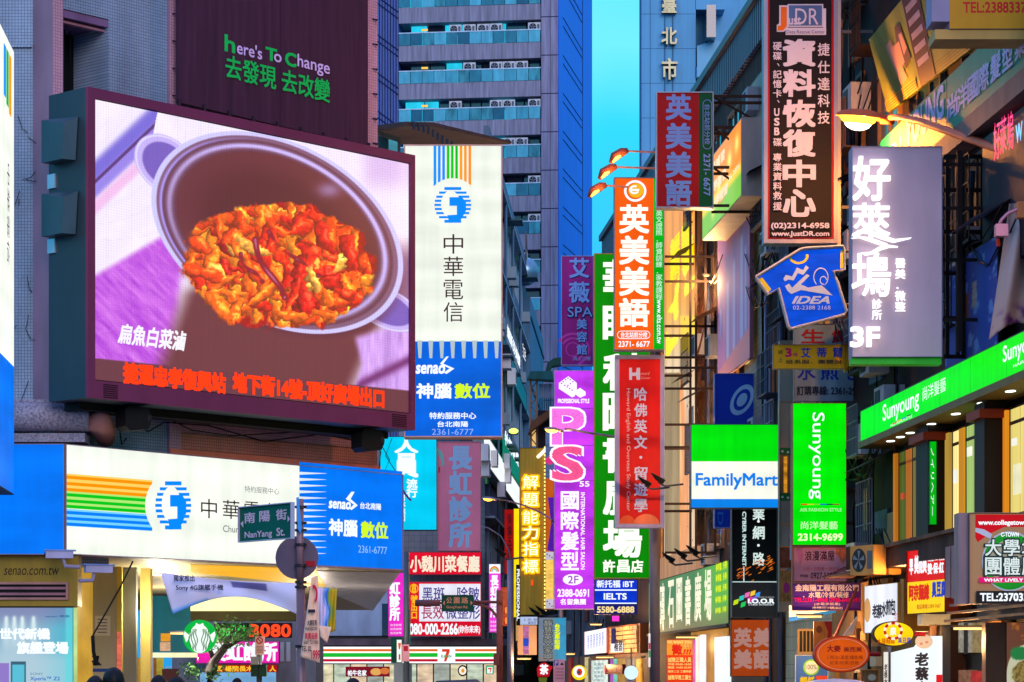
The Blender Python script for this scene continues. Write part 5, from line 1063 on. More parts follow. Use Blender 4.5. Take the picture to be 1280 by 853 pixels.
s1 = sign('mauve_clinic_sign', 'wide mauve clinic sign with raised glowing white characters and 3F', 1065, 183.5, 1177.5, 446.5, 40, None, .4, mt((150, 140, 170), .5), .6, mt((208, 176, 192), .55, var=.12))
GW = em((250, 252, 255), 1.35, 0, False)
s1.text('好', 1066, 198, 1111, 251, GW, w=.018, th=.1, off=.03); s1.text('萊', 1065, 256, 1111, 298, GW, w=.012, th=.1, off=.03); s1.text('塢', 1064.5, 318, 1112, 371, GW, w=.010, th=.1, off=.03)
def swoosh(pts0, pts1, mat):  s1.poly(pts0+pts1[::-1], mat, 'swoosh', off=.14, th=.02)
swoosh([(1062, 298), (1070, 290), (1085, 289), (1100, 296), (1117, 301), (1138, 299)], [(1064, 297), (1072, 294), (1084, 295), (1098, 301), (1115, 306), (1136, 301)], GW)
swoosh([(1062, 300), (1072, 297), (1086, 299), (1100, 304), (1108, 307)], [(1064, 301), (1072, 300), (1084, 304), (1098, 309), (1106, 309)], GW)
swoosh([(1074, 318), (1086, 317), (1096, 311), (1108, 308), (1121, 310)], [(1080, 322), (1090, 320), (1100, 315), (1110, 312), (1120, 312)], GW)
s1.poly([(1084, 341), (1093, 334), (1103, 341), (1099, 333), (1104, 330), (1096, 330), (1093, 326), (1091, 330), (1084, 330), (1089, 333)], GW, 'star', off=.14, th=.02)
s1.col('醫美．微整', 1118, 323, 1131.5, 391, GW, w=.025, off=.05, gap=.08); s1.col('診所', 1089, 374, 1102, 401, GW, w=.025, off=.05, gap=.05); s1.text('3F', 1063, 410.5, 1097.5, 434, GW, w=.03, off=.05, th=.08)
s1.bxm(0, s1.len, -.05, .35, -.10, -.004, mt((60, 200, 60), .4), 'lower_tray')
X1 = facx(40.2)-s1.P[0]
for y in (205, 260, 325, 400): s1.bxm(s1.len+.01, X1, -.15, .2, s1.sz(0, y)[1], s1.sz(0, y-4)[1], mt((26, 16, 18), .7), 'bracket')
s1.bxm(s1.len+.25, s1.len+.33, -.12, .16, .1, s1.sz(0, 186)[1], mt((26, 16, 18), .7), 'upright')
# wall-hung boards at the top right
def lean(name, label, P4, D4, mat, th=.12, cat='billboard'):
    V = [W(x, y, d) for (x, y), d in zip(P4, D4)]
    pn = (V[2]-V[0]).cross(V[3]-V[0]); cm_ = Vector((0, 0, CH)); dv = V[1]-cm_; V[1] = cm_+dv*((V[0]-cm_).dot(pn)/dv.dot(pn)); c = V[0].copy(); n = (V[1]-V[0]).cross(V[2]-V[0]).normalized(); n = n if n.y > 0 else -n
    r = empty(name, label, cat, c); V = [v_-c for v_ in V]; Wv = V+[v_+n*th for v_ in V]
    mesh_obj('board', Wv, [(0, 1, 2, 3), (7, 6, 5, 4), (0, 4, 5, 1), (1, 5, 6, 2), (2, 6, 7, 3), (3, 7, 4, 0)], mat, r); return r, V, -n
def quadmap(V, n, uv, o=.01):
    out = []
    for u_, t_ in uv: p = (V[0]*(1-u_)+V[1]*u_)*(1-t_)+(V[3]*(1-u_)+V[2]*u_)*t_; out.append(p+n*o)
    return out
YG = mt((112, 122, 44), .5, var=.35)
dl, dr = 34000/(1110-400)*.985, 34000/(1235-400)*.985
r, V, n_ = lean('leaning_yellow_board', 'yellow green advertising board with figures leaning out above the sodium lamp', [(1086, 50), (1212, -106), (1236, 44), (1110, 141)], [dl*.99, dr*.99, dr, dl], YG)
def on(uv, mat, nm, o=.012): q_ = quadmap(V, n_, uv, o); mesh_obj(nm, q_, [tuple(range(len(q_)))], mat, r)
on([(.37, 0), (.52, 0), (.52, 1), (.37, 1)], mt((58, 18, 44)), 'dark_band')
on([(0, .86), (.34, .86), (.34, .995), (0, .995)], mt((176, 140, 40)), 'stripe_band', .014)
for i in range(4): on([(0, .88+i*.03), (.34, .88+i*.03), (.34, .892+i*.03), (0, .892+i*.03)], mt((90, 70, 40)), 'stripe', .016); on([(.53, .88+i*.03), (1, .88+i*.03), (1, .892+i*.03), (.53, .892+i*.03)], mt((90, 90, 50)), 'stripe', .016)
FG = mt((170, 130, 120), .6)
on([(.14, .28), (.2, .26), (.235, .5), (.27, .8), (.2, .82), (.17, .55)], FG, 'figure', .018); on([(.26, .18), (.31, .2), (.33, .45), (.345, .62), (.28, .7), (.24, .45)], mt((80, 60, 60)), 'figure', .018); on([(.22, .36), (.27, .36), (.28, .62), (.2, .66)], FG, 'figure', .02); on([(.28, .3), (.31, .3), (.33, .5), (.29, .55)], FG, 'figure', .022)
for i in range(5): on([(.39, .12+i*.15), (.5, .12+i*.15), (.5, .19+i*.15), (.39, .19+i*.15)], mt((150, 130, 150)), 'printed_block', .02)
for i in range(4): on([(.56, .18+i*.16), (.8, .18+i*.16), (.8, .2+i*.16), (.56, .2+i*.16)], mt((110, 120, 50)), 'printed_line', .02)
s1 = fk_('dull_green_fascia', 'unlit green fascia board with white characters above the mauve clinic sign', 'fascia', 1100, 1330, .35, z0=241); zt_ = s1.sz(1100, 178)[1]
s1.bxm(0, s1.len, 0, .35, 0, zt_, mt((20, 130, 100), .45, var=.15), 'board'); s1.bxm(0, s1.len, .02, .3, -.32, -.004, mt((120, 96, 92), .7, var=.3), 'soffit')
DWH = mt((160, 170, 215), .5, var=.05)  # white lettering with blue skylight put into its colour
s1.text('SUN', 1104, 182, 1127, 214, DWH, w=.03)
s1.text('YOUNG', 1133, 128, 1180, 166, DWH, w=.03)
for ch, x in zip('尚洋國際髮型集', (1185, 1198, 1211, 1225, 1240, 1255, 1271)):
    c_ = x+6; top = 848-(848-118)*(c_-400)/(1191-400); bot = 848-(848-148)*(c_-400)/(1191-400); s1.text(ch, x, top, x+12.5, bot, DWH, w=.02)
s1.bxm(s1.sz(1183, 0)[0], s1.sz(1183.6, 0)[0], .003, 0, 0, zt_, BLACK, 'joint')
s1 = sign('yellow_phone_box', 'yellow sign box with red telephone digits at the top right corner', 1187, -70, 1330, 36, 37.0, None, .5, mt((170, 160, 200), .5), 0, mt((200, 140, 20), .5, var=.15)); s1.text('TEL:2388337', 1204, 3, 1283, 16, mt((200, 20, 20), .5, var=0), w=.02)
s1.bxm(-.25, 0, .0, .5, .1, 1.3, mt((150, 140, 175)), 'side_panel'); s1.bxm(-.2, s1.len, -.03, .6, -.14, -.004, mt((190, 150, 80), .5), 'bottom_panel')
s1 = fk_('neon_wall_board', 'dark wall board with pink neon characters and a blue letter at the right edge', 'sign', 1228, 1330, .25, z0=350); s1.bxm(0, s1.len, 0, .2, 0, s1.sz(1228, 175)[1], mt((26, 16, 36), .5), 'board')
NE = le((255, 30, 130), 1.5)
for ch, x, y0, y1 in (('好', 1247, 152, 200), ('萊', 1255, 146, 192), ('塢', 1264, 140, 188)): s1.text(ch, x, y0, x+8, y1, NE, w=.0, off=.06)
s1.text('W', 1275, 155, 1283, 177, le((40, 190, 255), 1.5), w=.02, off=.06)
# blue banner & the wrapped plastic
def bluep(X, Y, U, T): 
    A = np.zeros(X.shape+(3,))+np.array([20., 60, 150]); A = mixc(A, ss(.6, .7, fbm(U*8, T*9))*.7, (120, 160, 215)); A = mixc(A, ss(.7, .5, np.abs(U-.35)*5)*((T > .35) & (T < .6)), (120, 60, 40)); return A
k = fk_('blue_banner', 'crumpled blue banner tied behind the dark frame beside the mauve sign', 'banner', 1182, 1248, .3, z0=470); k.bxm(0, k.len, 0, .05, 0, k.sz(1182, 335)[1], BLACK, 'backing'); k.pic(1182, 337, 1247, 468, 60, 60, bluep)
k.col('專業整形', 1215, 352, 1222, 385, mt((180, 170, 150)), w=.02); 
def wrapc(x, y, a, b): A = np.zeros(x.shape+(3,))+np.array([196., 170, 170]); A = mixc(A, b*.5, (226, 150, 120)); return mixc(A, ss(.8, .95, b)*ss(.45, .6, fbm(a*9, b*12)), (110, 30, 110))
cloth('plastic_sheet', 'translucent pale plastic sheet draped over the ledge above the bright green fascia', 'sheet', (1262, 255), (1330, 250), (1340, 405), (1236, 425), 38.0, lambda a: 0, lambda a: -14*math.sin(a*5), wrapc, 30, 40, .12)
r = empty('steel_arm_box', 'pink bent conduit with a small square junction box near the right edge', 'junction box', W(1253, 286, 37.5)); PK = mt((225, 140, 160), .4, .2)
o = r.location; P_ = lambda x, y: W(x, y, 37.5)-o
MB().tube([P_(1248, 284), P_(1252, 275), P_(1260, 267), P_(1272, 262), P_(1300, 260)], .025, 8).make('conduit', PK, r, True); a = P_(1244, 296); b = P_(1259, 281); MB().box(a.x, b.x, -.08, .08, a.z, b.z).make('box', PK, r); a = P_(1271, 273); b = P_(1290, 253); MB().box(a.x, b.x, -.06, .1, a.z, b.z).make('box', mt((230, 130, 80)), r); MB().tube([P_(1247, 299), P_(1248, 308)], .03, 6).make('plug', mt((200, 50, 20)), r)
# bright green fascia over the shop windows
s1 = fk_('bright_green_fascia', 'long glowing green hairdresser fascia over the lit windows at the right edge', 'fascia', 1075.5, 1330, .6, z0=553); zt_ = s1.sz(1075.5, 514)[1]
s1.bxm(0, s1.len, 0, .5, 0, zt_, mt((70, 100, 70)), 'case'); GNE = em((0, 240, 10), 1.0, .06); s1.face(1076.2, 515, 1329, 552, GNE)
def band(t_, x0, x1, f0, f1, mat, w=.0, **kw):      # text inside the slanting band: f = fraction of its height
    xm = (x0+x1)/2; kx = (xm-400)/(1075.5-400); yt = 848-334*kx; yb = 848-295*kx; s1.text(t_, x0, yt+(yb-yt)*f0, x1, yt+(yb-yt)*f1, mat, w, **kw)
band('Sunyoung', 1104, 1149, .17, .82, SWt, .01); band('尚洋髮藝', 1154, 1183, .22, .62, SWt); band('HAIR FASHION STYLE', 1114, 1141, .86, .95, SWt); band('Sunyoung', 1255, 1305, .17, .7, SWt, .01); band('HAIR FASHION', 1268, 1310, .74, .82, SWt)
for i, c in enumerate([(220, 40, 30), (240, 200, 30), (40, 120, 220), (30, 60, 60)]): s1.face(1117+i*6, 529.5-i*3.2, 1122+i*6, 531-i*3.2, le(c), 'colour_bar')
s1.bxm(0, s1.len, .05, .58, -.12, -.005, mt((120, 100, 50), .5), 'soffit')
for x in (1099, 1111, 1123, 1149, 1179, 1211, 1246):
    a = s1.sz(x, 0)[0]; n = 12; q = MB(); q.add([(a+.14*math.cos(2*math.pi*i/n), .2+.07*math.sin(2*math.pi*i/n), -.126) for i in range(n)]+[(a+.14*math.cos(2*math.pi*i/n), .2+.07*math.sin(2*math.pi*i/n), -.118) for i in range(n)], [tuple(range(n-1, -1, -1))]+[(i, (i+1) % n, n+(i+1) % n, n+i) for i in range(n)]); q.make('spotlight', em((240, 255, 240), 3, 0), s1.root)
# shop windows
s1 = fk_('salon_front', 'row of lit salon windows with green and orange curtains under the green fascia', 'shopfront', 1118, 1330, .12, z0=690); zt_ = s1.sz(1118, 566)[1]
s1.bxm(0, s1.len, -.02, .1, 0, zt_, mt((40, 26, 20)), 'wall')
def wp(x0, x1, c, s=.8, nm='window_pane', f=.02): s1.bxm(s1.sz(x0, 0)[0], s1.sz(x1, 0)[0], f, 0, .02, zt_-.05, em(c, s*1.35, .3, stretch=(9, 1, .12), nsc=1.3) if s else mt(c), nm)
wp(1122, 1125, (200, 120, 30), .6, 'window_frame', .08); wp(1125.3, 1134, (95, 110, 30), .5); wp(1134.3, 1142, (215, 120, 30), .5, 'curtain', .03); wp(1142.3, 1161, (135, 125, 55), .6)
wp(1187, 1192, (190, 150, 60), .7, 'window_frame', .08); wp(1192.3, 1202, (255, 235, 150), .8); wp(1202.3, 1209, (225, 150, 30), .6, 'curtain', .05); wp(1209.3, 1221, (170, 200, 110), .7); wp(1221.3, 1237, (150, 235, 50), .85, 'poster_film', .035)
wp(1237.3, 1246, (30, 40, 60), 0, 'curtain', .04); wp(1260, 1264, (230, 140, 30), .7, 'window_frame', .08); wp(1264.3, 1330, (235, 215, 120), .75)
for x0, x1 in ((1171, 1186.5), (1246.5, 1259.5)): s1.bxm(s1.sz(x0, 0)[0], s1.sz(x1, 0)[0], .35, -.001, -.1, zt_+.1, mt((34, 22, 18)), 'pillar'); s1.bxm(s1.sz(x0, 0)[0]-.1, s1.sz(x1, 0)[0]+.1, .45, -.001, zt_-.15, zt_-.02, mt((150, 50, 25)), 'pillar_cap')
for x in (1125, 1134.2, 1142.2, 1161, 1192.2, 1202.2, 1209.2, 1221.2, 1264.2, 1290): s1.bxm(s1.sz(x, 0)[0], s1.sz(x, 0)[0]+.035, .03, .0, .0, zt_, mt((60, 36, 16)), 'mullion')
for x0, x1 in ((1122, 1161), (1187, 1237), (1262, 1330)):
    s1.bxm(s1.sz(x0, 0)[0], s1.sz(x1, 0)[0], .03, .0, zt_*.84, zt_*.84+.05, mt((70, 44, 20)), 'transom'); s1.bxm(s1.sz(x0, 0)[0], s1.sz(x1, 0)[0], .04, .0, -.02, .10, mt((120, 80, 40)), 'window_sill')
for x, w_, f0, f1, c in ((1150, 5, .1, .35, (235, 235, 220)), (1195, 4, .5, .62, (250, 250, 240)), (1212, 5, .70, .78, (255, 255, 235)), (1227, 6, .45, .6, (210, 250, 120)), (1270, 8, .25, .5, (245, 240, 200)), (1268, 5, .66, .72, (255, 255, 240)), (1129, 3, .5, .56, (200, 60, 40))): s1.bxm(s1.sz(x, 0)[0], s1.sz(x+w_, 0)[0], .045, .0, zt_*f0, zt_*f1, em(c, .9, .1), 'window_poster')
s1.text('SUNYOUNG', 1213, 585, 1219, 640, le((200, 240, 160)), rot=90)
s2 = sign('vertical_green_banner', 'narrow curved green banner sign between the salon window and the dark pillar', 1162, 552, 1170.5, 656, 42.6, None, .1, mt((0, 120, 30)), .3, em((0, 190, 20), .9, .1)); s2.text('ノイリヘアー', 1163.5, 560, 1167.5, 645, SWt, rot=90)
for i, yy_ in enumerate((585, 598, 613, 628)): s1.face(1155, 578+i*0, 1160, 601, em((240, 235, 220), .8, .1), 'notice') if i == 0 else None
s1 = fk_('timber_ledge', 'weathered dark ledge running below the salon windows', 'ledge', 1098, 1330, .75, z0=712); s1.bxm(0, s1.len, 0, .7, 0, s1.sz(1098, 688)[1], mt((74, 52, 44), .8, var=.6), 'ledge'); s1.bxm(0, s1.len, .08, .7, s1.sz(1098, 688)[1]+.003, s1.sz(1098, 688)[1]+.06, mt((110, 80, 60), .8, var=.6), 'cap')
# slatted awning below
s1 = fk_('slatted_awning', 'rusty horizontal slat awning behind the red food sign and the round tour sign', 'awning', 1180, 1330, .95, z0=778); zt_ = s1.sz(1180, 700)[1]
me = None; RS = mt((190, 120, 55), .6, .2, var=.5)
for i in range(9):
    z = zt_*i/8; s1.bxm(0, s1.len, .0-.04*i, .04+.04*i, z, z+.035, RS if i < 2 else mt((130, 100, 90), .6, var=.4), 'slat')
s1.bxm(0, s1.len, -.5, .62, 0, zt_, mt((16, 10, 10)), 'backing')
for x in (1190, 1197.5, 1205): s1.bxm(s1.sz(x, 0)[0], s1.sz(x+6, 0)[0], .10, -.05, .35, 1.1, mt((150, 110, 110), .5, var=.5), 'meter_box')
# ------------------------------------------------------------------ projecting signs, middle of the right row
WU = mt((150, 170, 230), .5, var=.04)                                    # unlit white lettering, blue skylight put into its colour
s1 = sign('red_english_sign', 'unlit dark red and green English school sign up on a steel truss', 820, 115, 892, 260, 60.5, None, .35, ALU, 1.4, None, wall=(119, 158, 208, 256))
s1.face(821, 116.5, 873.5, 259, mt((205, 6, 14), .45, var=.15)); s1.face(873.5, 116.5, 891, 259, mt((10, 92, 44), .45, var=.12))
for ch, y in zip('英美美語', (119, 155, 191, 226)): s1.text(ch, 833, y, 863.5, y+30.5, WU, w=.03)
for a0, a1, cy in ((0, 180, 130), (180, 360, 182)): s1.ell(884, cy, 5.5, 5, WU, 'outline', inner=.86, a0=a0, a1=a1)
s1.face(878.4, 130, 879.1, 182, WU, 'outline'); s1.face(888.9, 130, 889.6, 182, WU, 'outline'); s1.text('台北站前分校', 880.5, 131, 887.5, 181, WU, w=.01, rot=90); s1.text('2371- 6677', 879.5, 193, 887.5, 245, WU, w=.02, rot=90)
s1 = sign('orange_english_sign', 'glowing orange and green English school sign with a white swirl at its top', 767.5, 222, 830.5, 438, 70, None, .4, mt((120, 110, 130), .4), 1.2, None)
ORG = em((255, 96, 10), .95, .12, stretch=(2, 1, .6)); GN = em((0, 185, 20), .9, .25, stretch=(1, 1, 1)); s1.face(768.5, 223.3, 817, 437, ORG); s1.face(817, 223.3, 830, 437, GN)
s1.ell(794, 239, 14, 13.5, SWt, 'swirl_disc'); s1.ell(794, 239, 11, 10.5, ORG, 'swirl_ring'); s1.ell(795, 238.5, 9.4, 9, em((255, 190, 30), .95, 0), 'swirl'); s1.ell(793, 237.5, 6.5, 5.5, SWt, 'swirl_curve', inner=.6, a0=60, a1=330); s1.face(788, 236.5, 799, 239, SWt, 'swirl_bar')
for ch, y in zip('英美美語', (257, 296, 335, 374)): s1.text(ch, 775, y, 810.5, y+34, em((255, 250, 235), 1.15, 0, False), w=.03)
for a0, a1, cx in ((90, 270, 776), (-90, 90, 808)): s1.ell(cx, 419, 4.6, 5, SWt, 'outline', inner=.84, a0=a0, a1=a1)
s1.face(776, 413.8, 808, 414.7, SWt, 'outline'); s1.face(776, 423.3, 808, 424.2, SWt, 'outline'); s1.text('台北站前分校', 776, 415.5, 809, 422.5, SWt, w=.02); s1.text('2371- 6677', 773, 427, 812, 434, SWt, w=.02)
s1.col('．英文證照．師資訓練．家教課程', 819.5, 255, 828, 375, le((200, 240, 210)), w=.01); s1.text('www.elts.com.tw', 821, 375, 827.5, 430, SWt, w=.01, rot=90)
X1 = facx(70.2)-s1.P[0]
for y in (240, 330, 420): s1.bxm(s1.len+.005, X1, -.2, .26, s1.sz(0, y)[1], s1.sz(0, y-3)[1], BROWN, 'bracket')
s1 = sign('green_plaza_sign', 'very tall green lit sign with huge white characters behind the orange and red signs', 742.5, 317, 812.5, 723.5, 77, None, .5, mt((170, 140, 60), .5), 1.2, None)
GP = em((6, 142, 6), .9, .2, stretch=(1, 1, .6), nsc=.5); s1.face(743.6, 318.3, 811.4, 722.4, GP, off=.004)
HW = em((245, 255, 235), 1.2, 0, False)
for ch, y in zip('華眼科圖書廣場', (325, 382, 442, 492, 545, 598, 651)): s1.text(ch, 755, y+1, 801, y+45, HW, w=.03)
for ch, x in zip('許昌店', (754, 772, 789)): s1.text(ch, x, 700.5, x+14.5, 715.5, HW, w=.03)
s1 = sign('red_study_sign', 'tall red study centre sign with a white frame and vertical English lettering', 769, 444, 830.5, 660, 70.4, None, .45, mt((165, 155, 200), .4), 5.2, mt((215, 10, 12), .45, var=.1), rimm=mt((165, 155, 200), .4))
WV = mt((205, 205, 240), .5, var=.03)
s1.poly([(786.5, 460), (790, 460), (790, 466), (795, 466), (796, 460), (800, 460), (800, 475), (796, 475), (795, 470), (790, 470), (790, 475), (786.5, 475)], WV, 'logo_h'); s1.text('oward', 800, 465, 812, 469, mt((240, 180, 180)), skew=.3); s1.text('Center', 801, 471, 813, 474, mt((240, 180, 180)), skew=.3)
for ch, y in zip('哈佛英文', (485, 505, 525, 545)): s1.text(ch, 793, y, 808.5, y+16, WV, w=.02)
s1.ell(801, 572, 1.8, 1.8, WV, 'dot')
for ch, y in zip('留遊學', (584, 604, 624)): s1.text(ch, 793, y, 809, y+16, WV, w=.02)
s1.text('Howard English and Overseas Study Center', 782, 486, 788, 639, mt((240, 190, 190)), rot=90)
s1.ell(784, 655, 10, 10.5, mt((225, 90, 40)), 'hill', a0=0, a1=180); s1.ell(808, 655.4, 16, 12.5, mt((230, 120, 80)), 'hill', a0=0, a1=180)
X1 = facx(70.6)-s1.P[0]
for y in (470, 560, 640): s1.bxm(s1.len+.005, X1, -.2, .26, s1.sz(0, y)[1], s1.sz(0, y-3)[1], BROWN, 'bracket')
s1 = sign('blue_exam_sign', 'blue exam school sign in three rows reading IELTS and a phone number', 742.5, 724.5, 797, 768.5, 78.2, None, .3, mt((110, 60, 120), .5), 1, em((10, 60, 225), .85, .15))
s1.face(743.2, 737, 796.4, 738.6, SWt, 'divider'); s1.face(743.2, 753.6, 796.4, 755, SWt, 'divider'); s1.face(743.4, 755, 796.2, 768, em((25, 30, 120), .8, .1)); s1.text('新托福 iBT', 746, 725.5, 792, 734.5, SWt, w=.025); s1.text('IELTS', 755, 742, 783, 749.5, SWt, w=.03); s1.text('5580-6888', 746.5, 758.5, 792.5, 766, le((255, 225, 150)), w=.03)
s1 = sign('purple_spa_sign', 'plum beauty parlour sign with blue characters and the word SPA high in the street', 701.5, 320, 742, 457, 90, None, .35, mt((150, 150, 210), .4), .8, mt((150, 20, 130), .45, var=.3), rimm=mt((150, 160, 220), .4))
CB = mt((120, 165, 235), .5, var=0); CN = mt((20, 20, 90), .5, var=0)
for ch, x, y, d_ in (('艾', 712, 323, 24), ('薇', 711.5, 353, 25), ('美', 721, 399, 12.5), ('容', 721, 415, 12.5), ('館', 721, 431, 12.5)): s1.text(ch, x+1.2, y+1, x+d_+1.2, y+d_+1, CN, w=.03); s1.text(ch, x, y, x+d_, y+d_, CB, w=.02)
s1.text('SPA', 710, 384.5, 741, 397, CN, w=.05); s1.text('SPA', 709.5, 384, 740.5, 396.5, CB, w=.0); s1.text('請上三樓', 716, 446, 738, 451, CB)
for r_ in (9, 15, 21): s1.ell(716, 437, r_, r_, mt((200, 60, 170), .5), 'ring', inner=.86, a0=-70 if r_ > 12 else 0, a1=150 if r_ > 12 else 360, off=.0045)
# purple hairdresser sign
PU = em((205, 60, 250), .98, .4, stretch=(.6, 1, 1.6), nsc=1.0)
s1 = sign('purple_hair_sign', 'tall glowing purple hairdresser sign with dice and the letters P and S', 692.5, 463, 743, 762, 86, None, .4, mt((150, 120, 170), .4), 1.0, PU, rimm=mt((190, 170, 210), .4))
PW = em((250, 240, 255), 1.15, 0, False)
def sx(k_, pts, m_, n_='emblem'): k_.poly(pts, m_, n_)
sx(s1, [(710.5, 470.5), (721, 479), (721, 490), (718, 496), (715, 497), (698.5, 486), (698.5, 479)], PW, 'die'); sx(s1, [(725, 485), (732, 490), (732, 494.5), (725, 497.5), (719, 493), (719, 489)], PW, 'die')
PD = le((150, 60, 200))
for i, (x, y) in enumerate(((710, 473), (707, 475), (704, 477.5), (702, 479.5), (713, 475), (716, 477.5), (713, 480), (710, 482), (706, 482), (709, 484), (712, 486), (715, 488))): s1.ell(x, y, 1.1, .8, PD, 'pip', n=8)
s1.text('PROFESSIONAL STYLE', 697.5, 499, 736.5, 504, PW, w=.04)
for y in (510.5, 557, 601): s1.face(693.3, y, 742.4, y+.7, mt((120, 80, 150)), 'seam')
def fat(letter, x0, y0, x1, y1, c1, c2, off=.12):
    s1.text(letter, x0-1, y0-1, x1+1, y1+1, PW, w=.045, off=off); s1.text(letter, x0, y0, x1, y1, c1, w=.026, off=off+.02)
NPK = em((255, 120, 235), 1.05, .35, False, nsc=14)
fat('P', 692, 513, 728, 555, NPK, None); fat('S', 692, 560, 727, 600, em((255, 90, 150), 1.05, .4, False, nsc=14), None)
s1.text('55', 724.5, 602, 736.5, 608.5, PW, w=.02)
for ch, y in zip('國際髮型', (615, 640, 665.5, 690.5)): s1.text(ch, 701.5, y, 723, y+22, PW, w=.025)
s1.text('INTERNATIONAL HAIR SALON', 726, 616, 731, 712, PW, w=.02, rot=90); s1.ell(716, 724.8, 12.5, 7, PW, 'oval'); s1.text('2F', 710, 720, 723, 729.5, PD, w=.01); s1.text('2388-0691', 697, 737, 736, 746, PW, w=.03); s1.text('名留集團', 700.5, 749, 732, 756, PW, w=.03)
s1.bxm(s1.sz(700.5, 0)[0], s1.sz(702.5, 0)[0], -.1, .2, -s1.zb, -.005, mt((120, 120, 160), .4, .3), 'support_pole')
# gold neon sign
s1 = sign('gold_neon_sign', 'tall bronze gold sign with yellow neon outlined brush characters', 649.5, 560, 681, 769, 98, None, .6, mt((120, 100, 30), .5), .6, mt((205, 160, 50), .5, 0, var=.25, kind='streak'))
NY = em((255, 190, 10), 1.4, 0, False); NC = em((255, 250, 220), 1.5, 0, False)
for ch, y in zip('解題能力指標', (594, 616, 638, 657, 677.5, 699)): s1.text(ch, 653, y, 673.5, y+18, NY, w=.06, off=.1); s1.text(ch, 654, y+1, 672.5, y+17, NC, w=.0, off=.13)
s1.face(664, 725, 666.5, 732, em((255, 80, 20), 1.2, 0))
bl = MB()
for i in range(44): p = s1.sz(681.6, 560+i*4.75); bl.ellipsoid((p[0], -.08, p[1]), (.05, .05, .05), 6, 4)
bl.make('bulb_string', em((255, 220, 110), 2.0, 0, False), s1.root)['kind'] = 'stuff'
MB().tube([(s1.sz(672, 0)[0], -.5, s1.sz(0, 573)[1]), (s1.sz(678, 0)[0], -.3, s1.sz(0, 567)[1]), (s1.sz(683, 0)[0], -.1, s1.sz(0, 561)[1])], .06, 6).make('lamp_tube', em((255, 240, 200), 2, 0), s1.root)
s1 = sign('die_column_sign', 'narrow sign with white dice, orange and purple artwork between the gold and purple signs', 681.8, 540, 692.3, 762, 92, None, .3, mt((120, 60, 80)), .2, em((225, 105, 30), .7, .2))
s1.face(682, 540.5, 692.2, 598, em((110, 130, 190), .55, .4, nsc=3)); s1.poly([(685, 622), (692, 622), (692, 690), (684, 688), (689, 655)], em((90, 30, 180), .8, .2)); s1.face(682, 690, 692, 700, em((215, 205, 225), .8, .1)); s1.face(682.2, 700, 692, 749, em((255, 205, 100), 1.0, .3, nsc=4)); s1.face(682, 749, 692, 761, em((215, 205, 225), .8, .1))
for x, y in ((684, 693), (687, 695), (690, 697), (684, 752), (687, 755), (690, 758)): s1.ell(x, y, .9, .9, mt((110, 10, 50)), 'pip', n=8)
s1.ell(687, 521+55, 5, 5, em((255, 60, 150), .7), 'blossom')
# things left of the gold sign
s1 = sign('yellow_side_sign', 'slim bright yellow lit sign left of the gold neon sign', 642, 636, 649.2, 772, 104, None, .3, mt((120, 100, 20)), .3, em((255, 225, 10), 1.0, .1)); s1.face(645, 706, 649, 762, mt((30, 20, 16)), 'dark_strip')
s1 = sign('red_side_sign', 'slim red sign with dark characters beside the slim yellow sign', 630.5, 637, 641.8, 718, 106, None, .3, mt((120, 20, 20)), .3, em((170, 16, 16), .8, .2)); s1.col('吳倫五官科', 634, 642, 640, 712, mt((90, 20, 20)), w=.03)
s1 = sign('orange_block_sign', 'small stack of orange and red sign panels behind the brown mast', 620, 734, 641, 783, 103, None, .3, mt((150, 60, 30)), .4, em((215, 90, 50), .7, .3, nsc=3))
for y in (758, 771): s1.face(630, y, 640.5, y+10, em((200, 25, 15), .8, .2)); s1.text('書局', 631, y+1, 640, y+9, le((255, 150, 60)), w=.04)
s1 = sign('black_letter_strip', 'black strip sign with white lettering left of the gold neon sign', 645.4, 707, 650, 782, 94, None, .2, BLACK, .1, mt((14, 12, 14))); s1.text('PROFESSIONAL', 646, 712, 649.4, 776, SWt, rot=90, w=.03)
s1 = sign('small_white_notice_sign', 'small pale blue lit notice sign under the gold neon sign', 650, 771, 672, 781.5, 93, None, .2, BLACK, .3, em((190, 205, 245), .85, .1)); s1.text('玩．財務．補習', 655, 773, 671, 776.5, mt((30, 40, 120))); s1.text('補習班', 660, 777, 670, 780.5, mt((30, 40, 120)))
s1 = K('far_street_building', 'cluttered dim building closing the far end of the street', 'building', 640, 700, 135); s1.bxm(0, s1.len+3, 0, 6, 0, 9, mt((110, 95, 90), .7, var=.5), 'wall')
for i in range(5): s1.bxm(.2+i*.5, .6+i*.5, .05, 0, 3.4+(i % 2)*.8, 4.6+(i % 2)*.8, [em((230, 190, 120), .6, .3), em((200, 60, 140), .7), GLASS][i % 3], 'window')
s1 = sign('beige_store_panels', 'beige panel box with a pink and blue strip under the small notice sign', 647, 782, 671, 819, 90, None, .8, mt((190, 150, 120), .6), .4, mt((196, 158, 128), .6, var=.2)); s1.face(654, 783, 661, 818, em((220, 130, 190), .7, .5, nsc=4)); s1.face(654, 798, 661, 808, em((30, 80, 210), .8, .2))
